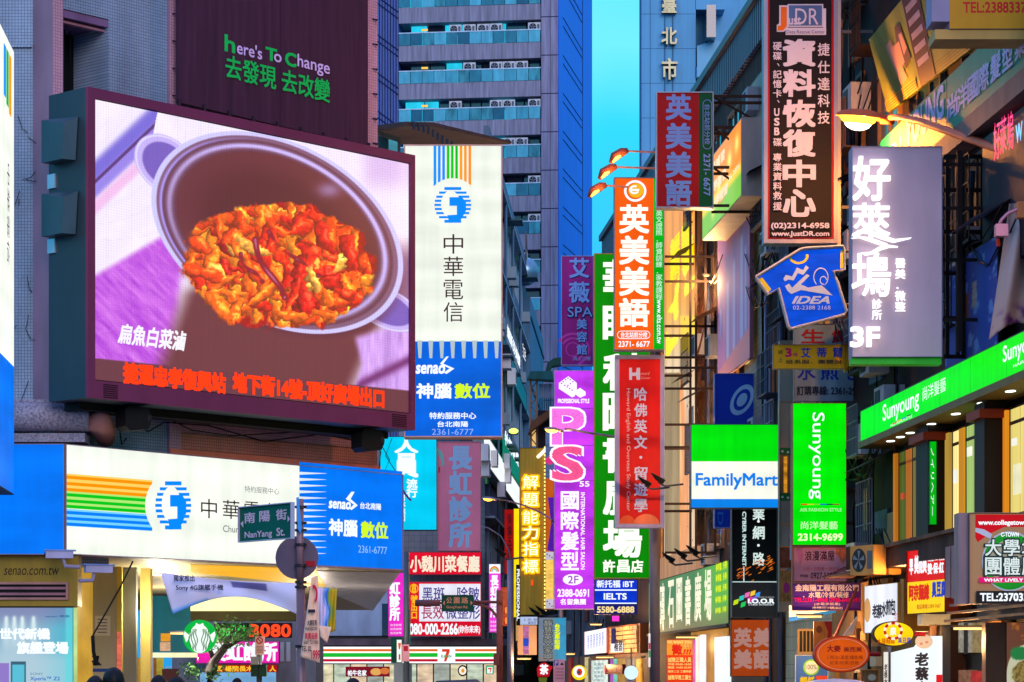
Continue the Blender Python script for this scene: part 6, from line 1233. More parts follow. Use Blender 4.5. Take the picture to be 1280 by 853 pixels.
# translucent vertical banner reading tutoring
def bl_(X, Y, U, T):
    A = np.zeros(X.shape+(3,))+np.array([120., 140, 160]); A = mixc(A, ss(.45, .8, U)*ss(.1, .3, T+.3), (0, 165, 215)); A = mixc(A, ss(.8, 1, T)*ss(.7, .3, U), (150, 130, 130)); return mixc(A, ss(.5, .9, fbm(U*3, T*8))*.5, (60, 110, 170))
s1 = sign('blue_tutoring_banner', 'tall blue and grey banner with outlined characters below the purple hairdresser sign', 673, 772, 708, 827, 84, None, .12, mt((90, 100, 120)), .2, None); s1.pic(673.5, 772.5, 707.5, 826.5, 40, 60, bl_, emit=.75)
s1.col('靜慧英文家中', 679, 775, 691, 826, mt((50, 60, 60)), w=.05); s1.col('靜慧英文家中', 679.6, 775.4, 690.4, 825.6, le((180, 185, 180), .8), w=.0); s1.col('台北車站旁', 693, 780, 700, 812, le((225, 240, 20)), w=.05)
s1 = sign('parking_board', 'pink parking notice board with a blue P on the pole under the purple hairdresser sign', 691.8, 824.5, 706, 870, 76, None, .04, mt((200, 150, 170)), 0, mt((225, 170, 190), .5))
s1.face(692.6, 825.5, 698, 832, mt((20, 70, 190))); s1.text('P', 694, 826.3, 697, 831.3, WHITEP, w=.03); s1.poly([(700, 831.5), (705, 831.5), (702.5, 828)], BK, 'pictogram')
for y in (835, 839, 843, 847): s1.text('停車場管理處', 694, y, 704.5, y+2.4, mt((160, 60, 90)))
s1 = sign('round_yellow_sign', 'round yellow and white fried chicken style sign on a bracket at street level', 715, 832, 733, 850, 74, None, .02, DARK, 0); 
for c_ in list(s1.root.children):
    if c_.name.startswith(('case', 'frame')): bpy.data.objects.remove(c_)
q = MB(); c0, z0 = s1.sz(724, 841); rr = 9.6*74/F; q.prism([(c0+rr*math.cos(2*math.pi*i/28), z0+rr*math.sin(2*math.pi*i/28)) for i in range(28)], 0, .1); q.make('drum', mt((160, 140, 30)), s1.root)
s1.ell(724, 841, 9.4, 9.4, em((255, 225, 20), 1.0, 0), 'ring'); s1.ell(723.6, 840, 7, 7, SWt, 'disc'); s1.ell(724.3, 840.2, 3.6, 4.4, le((225, 60, 30)), 'mark'); s1.ell(723.7, 840.6, 1.7, 2.2, mt((60, 110, 130)), 'mark'); MB().tube([(c0, .05, z0+rr), (c0, .05, z0+.9)], .03, 6).make('hanger', STEEL, s1.root)
s1 = sign('red_teapot_sign', 'small red shaped sign with a white character at street level', 671, 829, 689, 847, 76, None, .02, DARK, 0)
for c_ in list(s1.root.children): bpy.data.objects.remove(c_)
s1.poly([(671, 836), (675, 830), (681, 828), (687, 832), (691, 834), (688, 839), (686, 846), (672, 846)], em((200, 16, 35), .85, .1), 'plate', off=0, th=.1); s1.text('茶', 675, 831, 685, 843, SWt, w=.04, off=.11)
s1.poly([(673, 847), (684, 847), (683, 853), (674, 853)], em((110, 120, 40), .6), 'lower_plate', off=0, th=.1)
s1 = sign('white_listing_sign', 'bright white slanted sign box with rows of blue characters in the far street', 731, 790, 759, 819, 96, 88, .5, mt((190, 120, 130), .5), .3, em((250, 250, 255), 1.15, .05))
for i in range(6): s1.col('專業補習教室', 734+i*3.7, 794.5-i*.9, 737+i*3.7, 812-i*.9, le((50, 70, 200)), w=.0)
s1 = sign('white_tile_box', 'stone tiled shop box with a small lit white sign above the far doorway', 760, 784, 800, 818, 88, 82, 1.2, mt((180, 90, 40), .6, var=.3), 0, None)
me = None
for i in range(8):
    for j in range(6):
        a = s1.len*(.12+.85*i/8); z = s1.H_*(.02+.95*j/6)
        if me is None: o = MB().box(0, s1.len*.85/8-.03, -.06, -.001, 0, s1.H_*.95/6-.03).make('stone_tile', mt((185, 165, 110), .6, var=.35, sc_=3), s1.root); me = o.data
        else: o = link(bpy.data.objects.new('stone_tile', me), s1.root)
        o.location = (a, random.uniform(-.03, .0), z)
s1.face(768, 786, 773, 816, em((40, 25, 100), .9, .3), off=.1); s1.face(768, 805, 783, 816, SWt, off=.12); s1.text('補習', 773, 801, 783, 814, mt((20, 20, 60)), w=.03, off=.14)
s1 = sign('small_pink_neon', 'tiny pink neon sign below the blue exam sign', 765, 770, 774, 777, 90, None, .15, DARK, .1, em((255, 60, 210), 1.2, .2))
MB().tube([(s1.len/2, .08, 0), (s1.len/2, .3, -1.2)], .03, 6).make('bracket', STEEL, s1.root)
s1 = K('far_shop_row', 'row of warm lit shopfronts at street level on the far right side', 'shopfront', 700, 812, 98, 80)
s1.bxm(0, s1.len, 0, 3, 0, s1.sz(700, 822)[1], mt((120, 80, 60), .7, var=.5), 'wall')
for x0, x1, c, s_2, y0 in ((712, 716, (150, 30, 30), .6, 823), (733, 737, (230, 210, 150), .8, 822), (737.5, 741, (120, 110, 90), 0, 823), (741.5, 760, (225, 240, 230), .95, 826), (762, 764, (30, 30, 40), 0, 820), (765, 768, (190, 90, 210), .8, 822), (769, 773, (120, 220, 200), .8, 823), (774, 784, (190, 140, 50), .6, 824), (785, 797, (70, 90, 130), .4, 824), (797.5, 803, (255, 160, 30), .9, 824)):
    a = s1.sz(x0, 0)[0]; b = s1.sz(x1, 0)[0]; s1.bxm(a, b, .06, -.001, 0, s1.sz(x0, y0)[1], em(c, s_2, .4, nsc=2) if s_2 else mt(c), 'shop_panel')
for i in range(5): s1.text('營業中', 745, 829+i*5, 757, 832+i*5, le((60, 120, 150)), off=.075)
s1.bxm(s1.sz(762, 0)[0], s1.sz(806, 0)[0], .12, .0, s1.sz(780, 823.5)[1], s1.sz(780, 822)[1], BLACK, 'lintel')
s1 = sign('red_arrow_sign', 'slanted dark red strip sign beside the round pale lamp', 757, 831, 779, 843, 82, 80, .08, mt((120, 20, 30)), .2, em((130, 20, 30), .7, .2)); s1.text('補習班', 760, 835, 776, 840, le((200, 90, 80)))
r = empty('round_lamp_sign', 'round pale blue white lit disc sign at street level', 'sign', W(789, 841, 79)); MB().ellipsoid((0, 0, 0), (.21, .06, .21), 20, 10).make('disc', em((215, 245, 255), 1.05, .05), r, True); MB().tube([(0, .03, .2), (0, .03, .75)], .02, 6).make('hanger', STEEL, r)
s1 = sign('slim_striped_pole_sign', 'very thin white, red and green vertical strip light left of the grey pole', 810.6, 792, 813, 834, 61.5, None, .05, WHITEP, 0, em((250, 235, 235), 1, .1)); s1.face(810.8, 804, 812.9, 812, le((220, 40, 50))); s1.face(810.8, 813, 812.9, 822, le((30, 160, 80)))

# bookshop board on the facade
s1 = fk_('bookshop_fascia', 'long green bookshop fascia with stretched cream characters on the right facade', 'fascia', 811, 911, .5, z0=793); zt_ = s1.sz(811, 729)[1]
s1.bxm(0, s1.len, 0, .4, 0, zt_, mt((90, 70, 40), .6), 'case'); s1.bxm(0, s1.len, .06, -.001, -.07, .0, mt((70, 60, 45)), 'lower_trim')
s1.pic(811.3, 730, 910.5, 792.5, 60, 20, lambda X, Y, U, T: mixc(mixc(np.zeros(X.shape+(3,))+np.array([66., 124, 58]), ss(.6, .9, U), (84, 176, 24)), ss(.6, 1, T)*.6, (110, 90, 60)), emit=1.0)
CW = em((250, 245, 215), 1.0, .1)
for ch, x0, x1, y0, y1 in (('磚', 824.5, 831, 731, 787), ('石', 835.5, 842.5, 727, 784), ('圖', 846, 853, 724, 776), ('書', 857, 864, 722, 781), ('廣', 869, 877, 717, 776), ('場', 881.5, 890, 713, 775)): s1.text(ch, x0, y0, x1, y1, CW, w=.022)
for i in range(5): s1.text('參考書．升學', 896, 703+i*14.0, 909.5, 713+i*13.3, le((225, 240, 20)), w=.03)
# shopfront under it
s1 = fk_('bookshop', 'warm lit shopfront under the green bookshop board', 'shopfront', 822, 975, .1, z0=900); zt_ = s1.sz(822, 792)[1]
s1.bxm(0, s1.len, 0, .4, 0, zt_, mt((96, 66, 40), .7), 'wall')
s1.bxm(s1.sz(866, 0)[0], s1.sz(911, 0)[0], .05, -.001, 0, zt_-.1, em((220, 150, 60), .55, .3), 'lit_panel')
for x0, x1, y0, c in ((875, 878.5, 796, (255, 225, 215)), (880.5, 885, 794, (240, 245, 255)), (899, 914, 797, (235, 245, 255)), (871, 874.5, 800, (190, 60, 160))): s1.bxm(s1.sz(x0, 0)[0], s1.sz(x1, 0)[0], .12, .0, 0, s1.sz(x0, y0)[1], em(c, 1.1, .1), 'light_strip')
s1.bxm(s1.sz(866, 0)[0], s1.sz(871, 0)[0], .1, 0, s1.sz(866, 817)[1], s1.sz(866, 796)[1], em((10, 130, 20), .9), 'green_notice')
s2 = sign('recruitment_poster', 'red and orange recruitment poster reading WE WANT YOU beside the shop door', 833, 799.5, 866, 880, 70, None, .1, mt((120, 60, 30)), .3, em((250, 60, 20), .9, .08))
s2.face(833.5, 800.5, 865.6, 819, em((250, 150, 50), .95, .1)); s2.text('WE WANT YOU', 834, 801, 864, 804.5, le((255, 230, 140)), w=.02); s2.text('徵', 840, 806, 852.5, 818.5, le((225, 20, 15)), w=.04); s2.text('職名', 854, 805.5, 865, 811, mt((120, 100, 60)), w=.02); s2.text('!!!', 854, 812, 864, 818, le((230, 40, 20)), skew=.2, w=.04)
for t_, y, h in (('誠徵正職人員', 822, 6), ('早班 09:00-18:00', 829, 3), ('晚班 14:00-22:00', 833, 3), ('週休二日 工讀時薪', 838, 3), ('誠徵早晚工讀生', 844, 6)): s2.text(t_, 835, y, 864, y+h, le((255, 215, 120)), w=.02)
s2 = sign('orange_english_board', 'unlit orange board, glow put into its face, with four pale characters in two rows at street level', 913.5, 774.5, 963, 846, 60, None, .25, mt((130, 70, 50), .6), .8, em((205, 80, 26), .6, .25, nsc=.6))  # emission in face and characters stands in for light on the unlit board
for ch, x, y in (('英', 918, 786), ('美', 942.5, 786), ('美', 918, 813), ('語', 942.5, 813)): s2.text(ch, x, y, x+21, y+22.5, em((190, 140, 130), .8, 0), w=.04)
s2.bxm(s2.len+.01, s2.len+.14, -.05, .1, -1.2, s2.H_+.5, mt((90, 92, 105), .4, .2), 'side_pole')

# FamilyMart, net cafe, blue target
s1 = sign('family_store_sign', 'square green, white and blue lit convenience store sign', 863.5, 530.5, 973.5, 635.5, 56.5, None, .4, mt((90, 100, 110), .4), .8, None)
s1.face(864.3, 531.4, 972.8, 577, em((0, 225, 10), 1.0, .06)); s1.face(864.3, 577, 972.8, 624, em((248, 250, 235), 1.0, .05)); s1.face(864.3, 624, 972.8, 634.8, em((10, 135, 240), .95, .06)); s1.text('FamilyMart', 870, 592, 972, 612, le((0, 130, 240)), w=.02)
s1.bxm(s1.len+.02, s1.len+.32, -.05, .3, -1.0, 3.6, mt((150, 150, 140), .6, var=.3), 'upright_panel')
X1 = facx(56.7)-s1.P[0]
for z in (.3, 1.5): s1.bxm(s1.len+.33, X1, -.1, .18, z, z+.07, BROWN, 'bracket')
# slim panel column with green ends
s2 = sign('panel_column', 'slim beige panel column with green end plates left of the tall green hair sign', 974, 502, 989, 765, 55.8, None, .3, mt((140, 130, 110), .6, var=.3), .5, mt((150, 138, 120), .6, var=.25))
for y0, y1 in ((560, 569), (617, 626)): s2.face(974.4, y0, 988.6, y1, mt((20, 110, 40))); s2.ell(978, (y0+y1)/2, 1.6, 1.6, WHITEP, 'dot', n=12); s2.ell(985, (y0+y1)/2+1, 1.6, 1.6, WHITEP, 'dot', n=12)
s2.face(974.6, 569, 988.4, 617, mt((140, 100, 60), .6, var=.5)); s2.face(979.5, 571, 984, 616, em((225, 150, 40), .8, .6, nsc=4), 'lit_tube')
for y in (655, 683, 712): s2.face(974.4, y, 988.6, y+1.4, mt((220, 130, 70)), 'joint')
s2.face(974.6, 684.5, 988.4, 710, mt((120, 60, 40), .5, var=.6, sc_=6)); s2.face(974.6, 714, 988.4, 752, mt((150, 110, 60), .5, var=.6, sc_=6)); s2.ell(983, 735, 4, 7, mt((150, 40, 120)), 'dish')
s1 = sign('blue_ring_sign', 'blue sign with a pale tilted double ring behind the green store sign', 893, 467, 948.5, 660, 62, None, .4, mt((120, 130, 190), .4), .8, mt((12, 50, 170), .45, var=.12))
for j_, (f_, c_) in enumerate(((1, (150, 185, 220)), (.70, (12, 50, 170)), (.44, (150, 185, 220)))):
    s1.poly([(927.5+f_*(21*math.cos(t)*.5-12.5*math.sin(t)*.866), 500-f_*(21*math.cos(t)*.866+12.5*math.sin(t)*.5)) for t in np.linspace(0, 2*math.pi, 40)[:-1]], mt(c_, .5), 'ring')
s1.text('RECORDS', 897, 560, 904, 669-1, mt((40, 120, 215)), rot=90)
s1 = sign('net_cafe_sign', 'tall black sign with white characters and colourful tiles under the green store sign', 914.5, 560, 971.5, 772, 58, None, .35, mt((90, 95, 90), .4), .8, mt((10, 18, 18), .4, var=.2))
for ch, y in (('業', 636), ('網', 660), ('路', 693)): s1.text(ch, 941, y-2, 955.5, y+14, le((215, 235, 230)), w=.02)
for y in (652, 682): s1.ell(948, y, 1.6, 1.6, SWt, 'dot')
s1.text('CYBER INTERNET', 928, 640, 932.5, 708, le((200, 230, 225)), rot=90, w=.03); s1.face(929, 708, 930.4, 727.5, le((200, 225, 225)), 'line'); s1.face(915, 727, 971, 728.2, le((190, 215, 215)), 'line'); s1.face(915.2, 728.4, 971, 771, mt((58, 60, 60), .4))
for i in range(60):
    x = random.uniform(919, 966); y = 718-(x-919)*.32+random.gauss(0, 5); s1.poly([(x, y), (x+3.5, y-1.8), (x+3.7, y-1), (x+.2, y+.8)], le(random.choice([(235, 130, 40), (190, 80, 20)])), 'spark')
for i, (x, y, c) in enumerate(((917, 751, (200, 225, 30)), (924, 746, (50, 200, 190)), (931, 742, (240, 110, 190)), (938, 740, (250, 200, 60)), (944, 742, (60, 150, 230)), (926, 754, (40, 200, 90)), (934, 748, (235, 60, 150)), (940, 747, (140, 90, 220)))): s1.poly([(x, y), (x+6, y-2), (x+5, y+4), (x-1, y+6)], le(c), 'colour_tile')
s1.text('I.O.O.R', 935, 749, 967, 754.5, SWt, w=.04); s1.text('CYBER INTERNET', 935, 755.5, 967, 757.2, SWt); s1.text('網際空間館', 947, 746, 967, 748, le((160, 160, 160)))

# green hair sign + boards under it
s1 = sign('tall_green_hair_sign', 'tall glowing green hairdresser sign with vertical white lettering', 990.5, 504, 1058, 682, 50, None, .35, mt((150, 110, 60), .5), .8, em((0, 235, 5), 1.0, .12), rimm=mt((190, 130, 60), .5))
s1.text('Sunyoung', 1011, 516, 1030.5, 624, SWt, w=.005, rot=90)
for i, c in enumerate([(225, 50, 20), (200, 210, 30), (120, 220, 40), (20, 110, 200), (10, 80, 60), (140, 60, 40)]): s1.face(1001+i*8, 630, 1009+i*8, 631.5, le(c), 'colour_bar')
s1.text('AIR FASHION STYLE', 1000, 635.5, 1052, 639.5, le((170, 245, 160)), w=.02); s1.text('尚洋髮藝', 1001, 652, 1047, 662, le((200, 250, 180)), w=.01); s1.text('2314-9699', 997.5, 667.5, 1053, 676, le((235, 255, 190)), w=.03)
X1 = facx(50.2)-s1.P[0]
for z in (.4, 1.6, 2.4): s1.bxm(s1.len+.01, X1, -.1, .18, z, z+.06, BROWN, 'bracket')
s1 = sign('pink_phone_board', 'pink board with dark characters and mobile number under the tall green hair sign', 990.5, 683.5, 1059, 728, 49.8, None, .2, mt((160, 90, 60), .6), 1.3, mt((225, 140, 150), .55, var=.15))
DR_ = mt((80, 10, 30), .5, var=0); s1.text('浪漫滿屋', 1006, 689, 1043, 701, DR_, w=.01); s1.text('上班一日潔膚一週見效', 1003, 709, 1049, 713.5, mt((220, 70, 70))); s1.text('0927-559-221', 1013.5, 716, 1052, 723.5, mt((40, 25, 40)), w=.01); s1.text('預約專線', 1000, 718, 1010, 722, DR_); s1.poly([(1045, 686), (1057, 686), (1058, 696), (1053, 706), (1049, 697), (1044, 692)], mt((230, 110, 70), .5, var=.6, sc_=6), 'leaf_art'); s1.poly([(995, 689), (1002, 686), (1004, 694), (1000, 708), (998, 700)], mt((215, 110, 140)), 'flower_art')
s1 = sign('purple_plumber_board', 'violet board with cream characters advertising plumbing, below the pink board', 990.5, 729, 1077, 763.5, 49.7, None, .12, mt((90, 40, 60), .6), .6, mt((72, 30, 140), .5, var=.15))
CR = mt((235, 205, 205), .5, var=0); s1.text('金南陽工程有限公司', 994, 731, 1073, 739, CR, w=.03); s1.text('．水電/冷氣/裝修', 1004, 740, 1061, 747.5, CR, w=.02); s1.text('TEL:2311-4968 0938-640-241', 992.5, 747.5, 1074, 752.5, mt((200, 10, 110)), w=.03); s1.text('(水電承裝業)', 1018, 753.5, 1050, 757.5, CR); s1.text('南陽街3號(B2)', 1015, 758.5, 1053, 762.5, CR, w=.01)
MB().tube([(s1.sz(1070, 0)[0], -.15, s1.sz(0, 735)[1]), (s1.sz(1040, 0)[0], -.3, s1.sz(0, 800)[1])], .03, 6).make('diagonal_strut', mt((110, 60, 60)), s1.root)
s1 = sign('dumpling_board', 'old pale blue enamel board with blue characters half hidden by the yellow arrow', 992, 405, 1083, 502, 51, None, .1, mt((110, 120, 140), .5), .6, mt((120, 150, 165), .5, var=.35))
for ch, x in zip('水煎包', (997, 1026, 1056)): s1.text(ch, x, 456, x+22, 475, mt((20, 50, 160)), w=.02)
for ch, x in zip('生鮮', (1002, 1040)): s1.text(ch, x, 412, x+28, 429, mt((150, 20, 30)), w=.02)
s1.text('訂購專線: 2361-2999', 996, 483, 1079, 494, mt((30, 45, 70)), w=.02)
s1 = sign('yellow_arrow_sign', 'yellow arrow shaped sign pointing right with pink 3 and blue characters', 966, 431, 1057, 461.5, 48.3, None, .15, mt((150, 120, 90), .5), .6, mt((235, 170, 10), .5, var=.1))
s1.poly([(1057, 427), (1066, 446), (1056, 466), (1053, 446)], mt((215, 150, 10)), 'arrow_head', off=-.1, th=.12); s1.poly([(1057, 446), (1085, 441), (1085, 450), (1057, 463)], mt((150, 170, 10)), 'arrow_side', off=-.3, th=.05)
s1.text('3', 982, 436, 989, 446, mt((230, 20, 110)), w=.04); s1.text('樓', 991, 441, 997, 446, mt((230, 20, 110)))
for ch, x in zip('艾蒂爾', (1001, 1021, 1041)): s1.text(ch, x, 435, x+12, 447, mt((20, 60, 190)), w=.02)
s1.text('請', 972.5, 438, 978, 443, BRN); s1.text('上', 972.5, 447, 978, 453, BRN); s1.text('班系服．團體服', 982, 450, 1052, 455, BRN, w=.01)
# shirt-shaped sign
TP = [(944.5, 347), (1000, 312.5), (1008, 311), (1053, 308.5), (1055, 312), (1055.5, 338), (1041.5, 340), (1046, 352), (1058, 390), (1055, 394), (989, 411.5), (985, 408), (973, 361), (960, 368.5)]
s1 = K('shirt_sign', 'blue shirt shaped clothing sign hanging tilted below the black data rescue sign', 'sign', 944, 1060, 47.5, None, None, 411)
s1.poly(TP, mt((150, 165, 175), .45), 'case', off=-.22, th=.22)
cx_, cy_ = 1010, 358; s1.poly([(cx_+(x-cx_)*.955, cy_+(y-cy_)*.95) for x, y in TP], em((5, 85, 235), .85, .35, nsc=1.6), 'shirt_face', off=.012)
YL = mt((205, 200, 30), .5, var=0); SWU = mt((170, 200, 235), .5, var=0)
s1.poly([(948.5, 349), (952, 346.5), (964, 362), (960, 366)], YL, 'cuff', off=.02); s1.poly([(1050.5, 313), (1054, 313), (1053.5, 336), (1050, 336)], YL, 'cuff', off=.02)
s1.ell(998, 321, 12.5, 9.5, YL, 'collar', inner=.72, a0=170, a1=378, off=.022)
q = MB(); e = [s1.sz(x, y) for x, y in TP]; q.tube([(x, -.09, z) for x, z in e+[e[0]]], .016, 5); q.make('neon_outline', mt((170, 190, 200), .3), s1.root); q = MB(); q.tube([(x, -.04, z) for x, z in e+[e[0]]], .03, 5); q.make('edge_trim', mt((190, 180, 180), .4), s1.root)
s1.poly([(979, 349), (982, 344), (990, 346), (996, 335), (1004, 338), (1007, 332), (1011, 335), (1004, 344), (997, 342), (992, 351), (985, 350), (981, 352)], SWU, 'art_shape', off=.024); s1.poly([(981, 358), (986, 355), (990, 360), (1008, 343), (1012, 345), (1001, 356), (1010, 360), (1027, 357), (1041, 370), (1018, 366), (1001, 363), (989, 368), (984, 364)], SWU, 'art_shape', off=.025)
s1.ell(1026, 347, 9.5, 12, SWU, 'curl', inner=.88, a0=-60, a1=230, off=.026); s1.ell(1029, 351, 4.6, 5.5, SWU, 'curl', inner=.75, a0=0, a1=280, off=.027)
s1.text('IDEA', 990, 371, 1036, 380, SWU, w=.03, skew=.35, off=.028); s1.text('02-2388 2168', 991, 382.5, 1038, 387.5, SWU, off=.029)
MB().tube([(s1.sz(1040, 0)[0], .1, s1.sz(0, 312)[1]), (facx(47.7)-s1.P[0], .15, s1.sz(0, 316)[1])], .03, 6).make('bracket', STEEL, s1.root); MB().tube([(s1.sz(1050, 0)[0], .1, s1.sz(0, 380)[1]), (facx(47.7)-s1.P[0], .15, s1.sz(0, 380)[1])], .03, 6).make('bracket', STEEL, s1.root)

# ------------------------------------------------------------------ lower right
for i, (x, lab) in enumerate(((1062.5, 'left one of the pair'), (1078, 'right one of the pair'))):
    c = ac_unit('air_conditioner', 'orange lit air conditioner unit under the dark ledge, %s' % lab, W(1104 if i else 1085, 719, 44.6+i*.5), R(-62), .8, 'air conditioners under the dark ledge', mt((215, 150, 70), .5))  # orange light on the casings is put into their base colour
s1 = fk_('unit_bracket', 'rusty steel rack under the pair of orange lit air conditioner units', 'rack', 1058, 1125, .5); s1.bxm(0, s1.len, .4, .5, s1.sz(1058, 723)[1], s1.sz(1058, 720)[1], mt((110, 60, 40)), 'rail')
s1 = sign('dumpling_light_box', 'white lit box sign with a bun and brush characters on its slanted face', 1081, 733, 1124, 792, 45, 43.2, .4, mt((205, 140, 60), .5), .4, em((238, 240, 250), 1.0, .12, stretch=(2, 1, .4)))
s1.ell(1084.5, 763, 4.2, 15, em((225, 165, 100), .9, .1), 'bun')
for ch, x, y in zip('老蔡水煎包', (1091, 1097, 1103, 1109, 1115), (756, 756, 753, 750, 749)): s1.text(ch, x, y, x+6, y+16+ (x-1091)*.15, mt((40, 30, 50)), w=.03)
s1.text('手工', 1121-1, 766, 1123.5, 777, le((230, 60, 60)))
s1.bxm(s1.len+.01, s1.len+.2, -.01, .45, 0, s1.H_+.05, mt((190, 120, 40), .5), 'side_panel')
s1 = sign('red_yellow_food_sign', 'slanted red over yellow food sign with cream and red characters', 1134.5, 689, 1183, 768, 42.6, 41.1, .2, mt((110, 30, 20), .5), .4, None)
s1.face(1134.8, 689.6, 1182.8, 728.4, em((225, 16, 16), .95, .08)); s1.face(1134.8, 728.4, 1182.8, 767.6, em((255, 215, 10), .98, .08))
s1.text('早', 1137.5, 700, 1142, 718, SWt, w=.05); s1.text('美而美', 1144, 695, 1159, 716, SWt, w=.05); s1.text('鐵板·三明治', 1161, 689, 1182, 701, SWt, w=.04); s1.text('雙·保·紅', 1161, 704, 1181, 717, SWt, w=.04); s1.text('阿宗麵線', 1138, 731, 1163, 750, le((220, 30, 10)), w=.05); s1.text('臭豆腐', 1167, 727, 1184, 746, le((20, 60, 190)), w=.05); s1.text('電話專線:2389-7667', 1148, 755, 1178, 761, le((210, 80, 10)), w=.01)
def oval_sign(name, label, cx, cy, rx, ry, D, fm, rimm, bar, yaw=0):
    r = K(name, label, 'sign', cx-rx, cx+rx, D, None, None, cy+ry); n = 40
    P = [r.sz(cx+rx*math.cos(2*math.pi*i/n), cy+ry*math.sin(2*math.pi*i/n)) for i in range(n)]; MB().prism(P, -.02, .22).make('rim', rimm, r.root); r.ell(cx, cy, rx*.93, ry*.92, fm, 'face', off=.03, n=40); r.k = 25
    a = r.sz(cx+rx*.96, cy); b = r.sz(bar, cy); MB().tube([(a[0], .1, a[1]), (b[0], .1, b[1])], .035, 8).make('bar', mt((150, 15, 15), .4), r.root); return r
s1 = oval_sign('yellow_oval_sign', 'bright yellow oval lit sign with a red and white dial on a red bar', 1117, 792.5, 26, 15.8, 39.8, em((255, 205, 10), 1.1, .15), mt((60, 40, 20)), 1158)
for i in range(14):
    a0 = i*360/14; s1.ell(1116, 789, 12, 11.3, le((190, 20, 15)) if i % 2 else le((250, 235, 220)), 'dial_segment', inner=.72, a0=a0, a1=a0+25, off=.04, n=5)
s1.text('泉', 1112, 784.5, 1120, 794, SWt, w=.02); s1.text('大腸麵線', 1096, 798, 1118, 805, le((210, 90, 10)), skew=-.0, w=.02); s1.text('臭豆腐', 1122, 797, 1138, 804, le((30, 50, 160)), w=.02)
s1 = oval_sign('orange_oval_sign', 'large dull orange oval sign with a red border and dark red characters', 1052.5, 818, 35, 23, 41.5, em((232, 92, 14), .78, .2), mt((190, 50, 22), .5), 1101)
s1.ell(1052.5, 818, 31, 19.5, mt((235, 165, 140)), 'border', inner=.965)
RDX = mt((150, 10, 16), .5, var=0); s1.text('大麥', 1033.5, 807, 1050.5, 815, RDX, w=.03); s1.text('美而美', 1054, 809, 1077, 815, RDX, w=.02); s1.text('三明治/漢堡/鐵板麵', 1032, 819.5, 1078, 824.5, mt((70, 25, 15))); s1.text('紅茶/奶茶/豆漿', 1037, 826.5, 1073, 831, mt((70, 25, 15)))
s1 = sign('white_dumpling_sign', 'large white lit vertical dumpling sign cut by the bottom of the frame', 1113, 795, 1178, 920, 40.5, None, .3, mt((150, 150, 150), .5), .3, em((235, 245, 250), 1.05, .06, stretch=(2, 1, .4)))
s1.poly([(1113.3, 795.3), (1152, 795.3), (1142, 809), (1113.3, 816)], mt((60, 66, 46)), 'dark_corner', off=.02); s1.ell(1154.5, 802, 11, 9, em((245, 200, 160), .9, .1), 'bun', off=.03); s1.ell(1151, 805, 2, 1.6, le((235, 140, 110)), 'cheek', off=.035); s1.ell(1158, 803, 2, 1.6, le((235, 140, 110)), 'cheek', off=.036)
s1.text('老', 1144, 816.5, 1160, 832, mt((35, 40, 60)), w=.04); s1.text('蔡', 1144.5, 834.5, 1160, 850, mt((35, 40, 60)), w=.04); s1.text('水', 1144.5, 852.5, 1160, 868, mt((35, 40, 60)), w=.04); s1.face(1170, 843.5, 1178, 880, em((225, 20, 30), .9)); 
s1 = sign('thin_white_strip_sign', 'thin white strip sign with brush marks left of the white dumpling sign', 1104, 815, 1110.5, 900, 40.6, None, .1, mt((120, 90, 60)), .2, em((245, 240, 230), .9, .1)); s1.col('老蔡水煎包', 1105, 830, 1109.5, 875, mt((60, 30, 30)), w=.03)
# round tour sign
s1 = sign('tour_group_sign', 'big brown and red group clothing sign with a round green emblem at the right edge', 1211.5, 641, 1330, 755, 34.3, None, .3, mt((150, 110, 105), .5), .6, mt((190, 140, 90), .5, var=.1))
s1.bxm(-.13, -.001, -.05, .4, 0, s1.H_, mt((140, 115, 120), .5), 'side_panel')
s1.face(1219, 643.5, 1329, 659, em((205, 12, 30), .85, .08)); s1.poly([(1219, 659), (1255, 659), (1236, 668), (1222, 678), (1219, 672)], em((205, 12, 30), .85, .08), 'swoosh'); s1.poly([(1219, 660), (1230, 662), (1240, 668), (1238, 674), (1226, 668), (1219, 665)], WHITEP, 'swoosh'); s1.text('www.collegetown.com', 1223, 650.5, 1300, 658, SWt, w=.03)
s1.ell(1262, 702, 35, 37.5, WHITEP, 'emblem_border'); s1.ell(1262, 702, 33, 35.5, em((30, 170, 50), .6, .1), 'emblem_green'); s1.ell(1262, 703, 26, 28, mt((200, 190, 150)), 'emblem_centre'); s1.text('C-TOWN', 1251, 666, 1273, 671, SWt, w=.03)
for t_, y0, y1 in (('大學城', 675, 695), ('團體服', 697.5, 719)):
    for i, ch in enumerate(t_): s1.text(ch, 1230+i*23, y0-1, 1252+i*23, y1+1, mt((20, 50, 45)), w=.05, off=.03); s1.text(ch, 1231+i*23, y0, 1251+i*23, y1, em((225, 240, 240), .95, 0), w=.012, off=.04)
s1.face(1223, 722, 1329, 728.5, em((225, 20, 120), .9)); s1.text('WHAT LIVELY COLORS', 1229.5, 723.5, 1310, 727.3, SWt, w=.03); s1.poly([(1240, 728.5), (1284, 728.5), (1270, 734), (1255, 734)], em((30, 170, 50), .6, .1), 'emblem_green'); s1.face(1219.5, 739, 1329, 754.5, mt((24, 16, 14))); s1.text('TEL:2370333', 1224.5, 742, 1290, 751.5, SWt, w=.03)
s1 = sign('noodle_poster', 'food poster with a plate of noodles and greens at the lower right corner', 1258, 778, 1330, 900, 38.2, None, .08, mt((110, 60, 30)), 0, None)
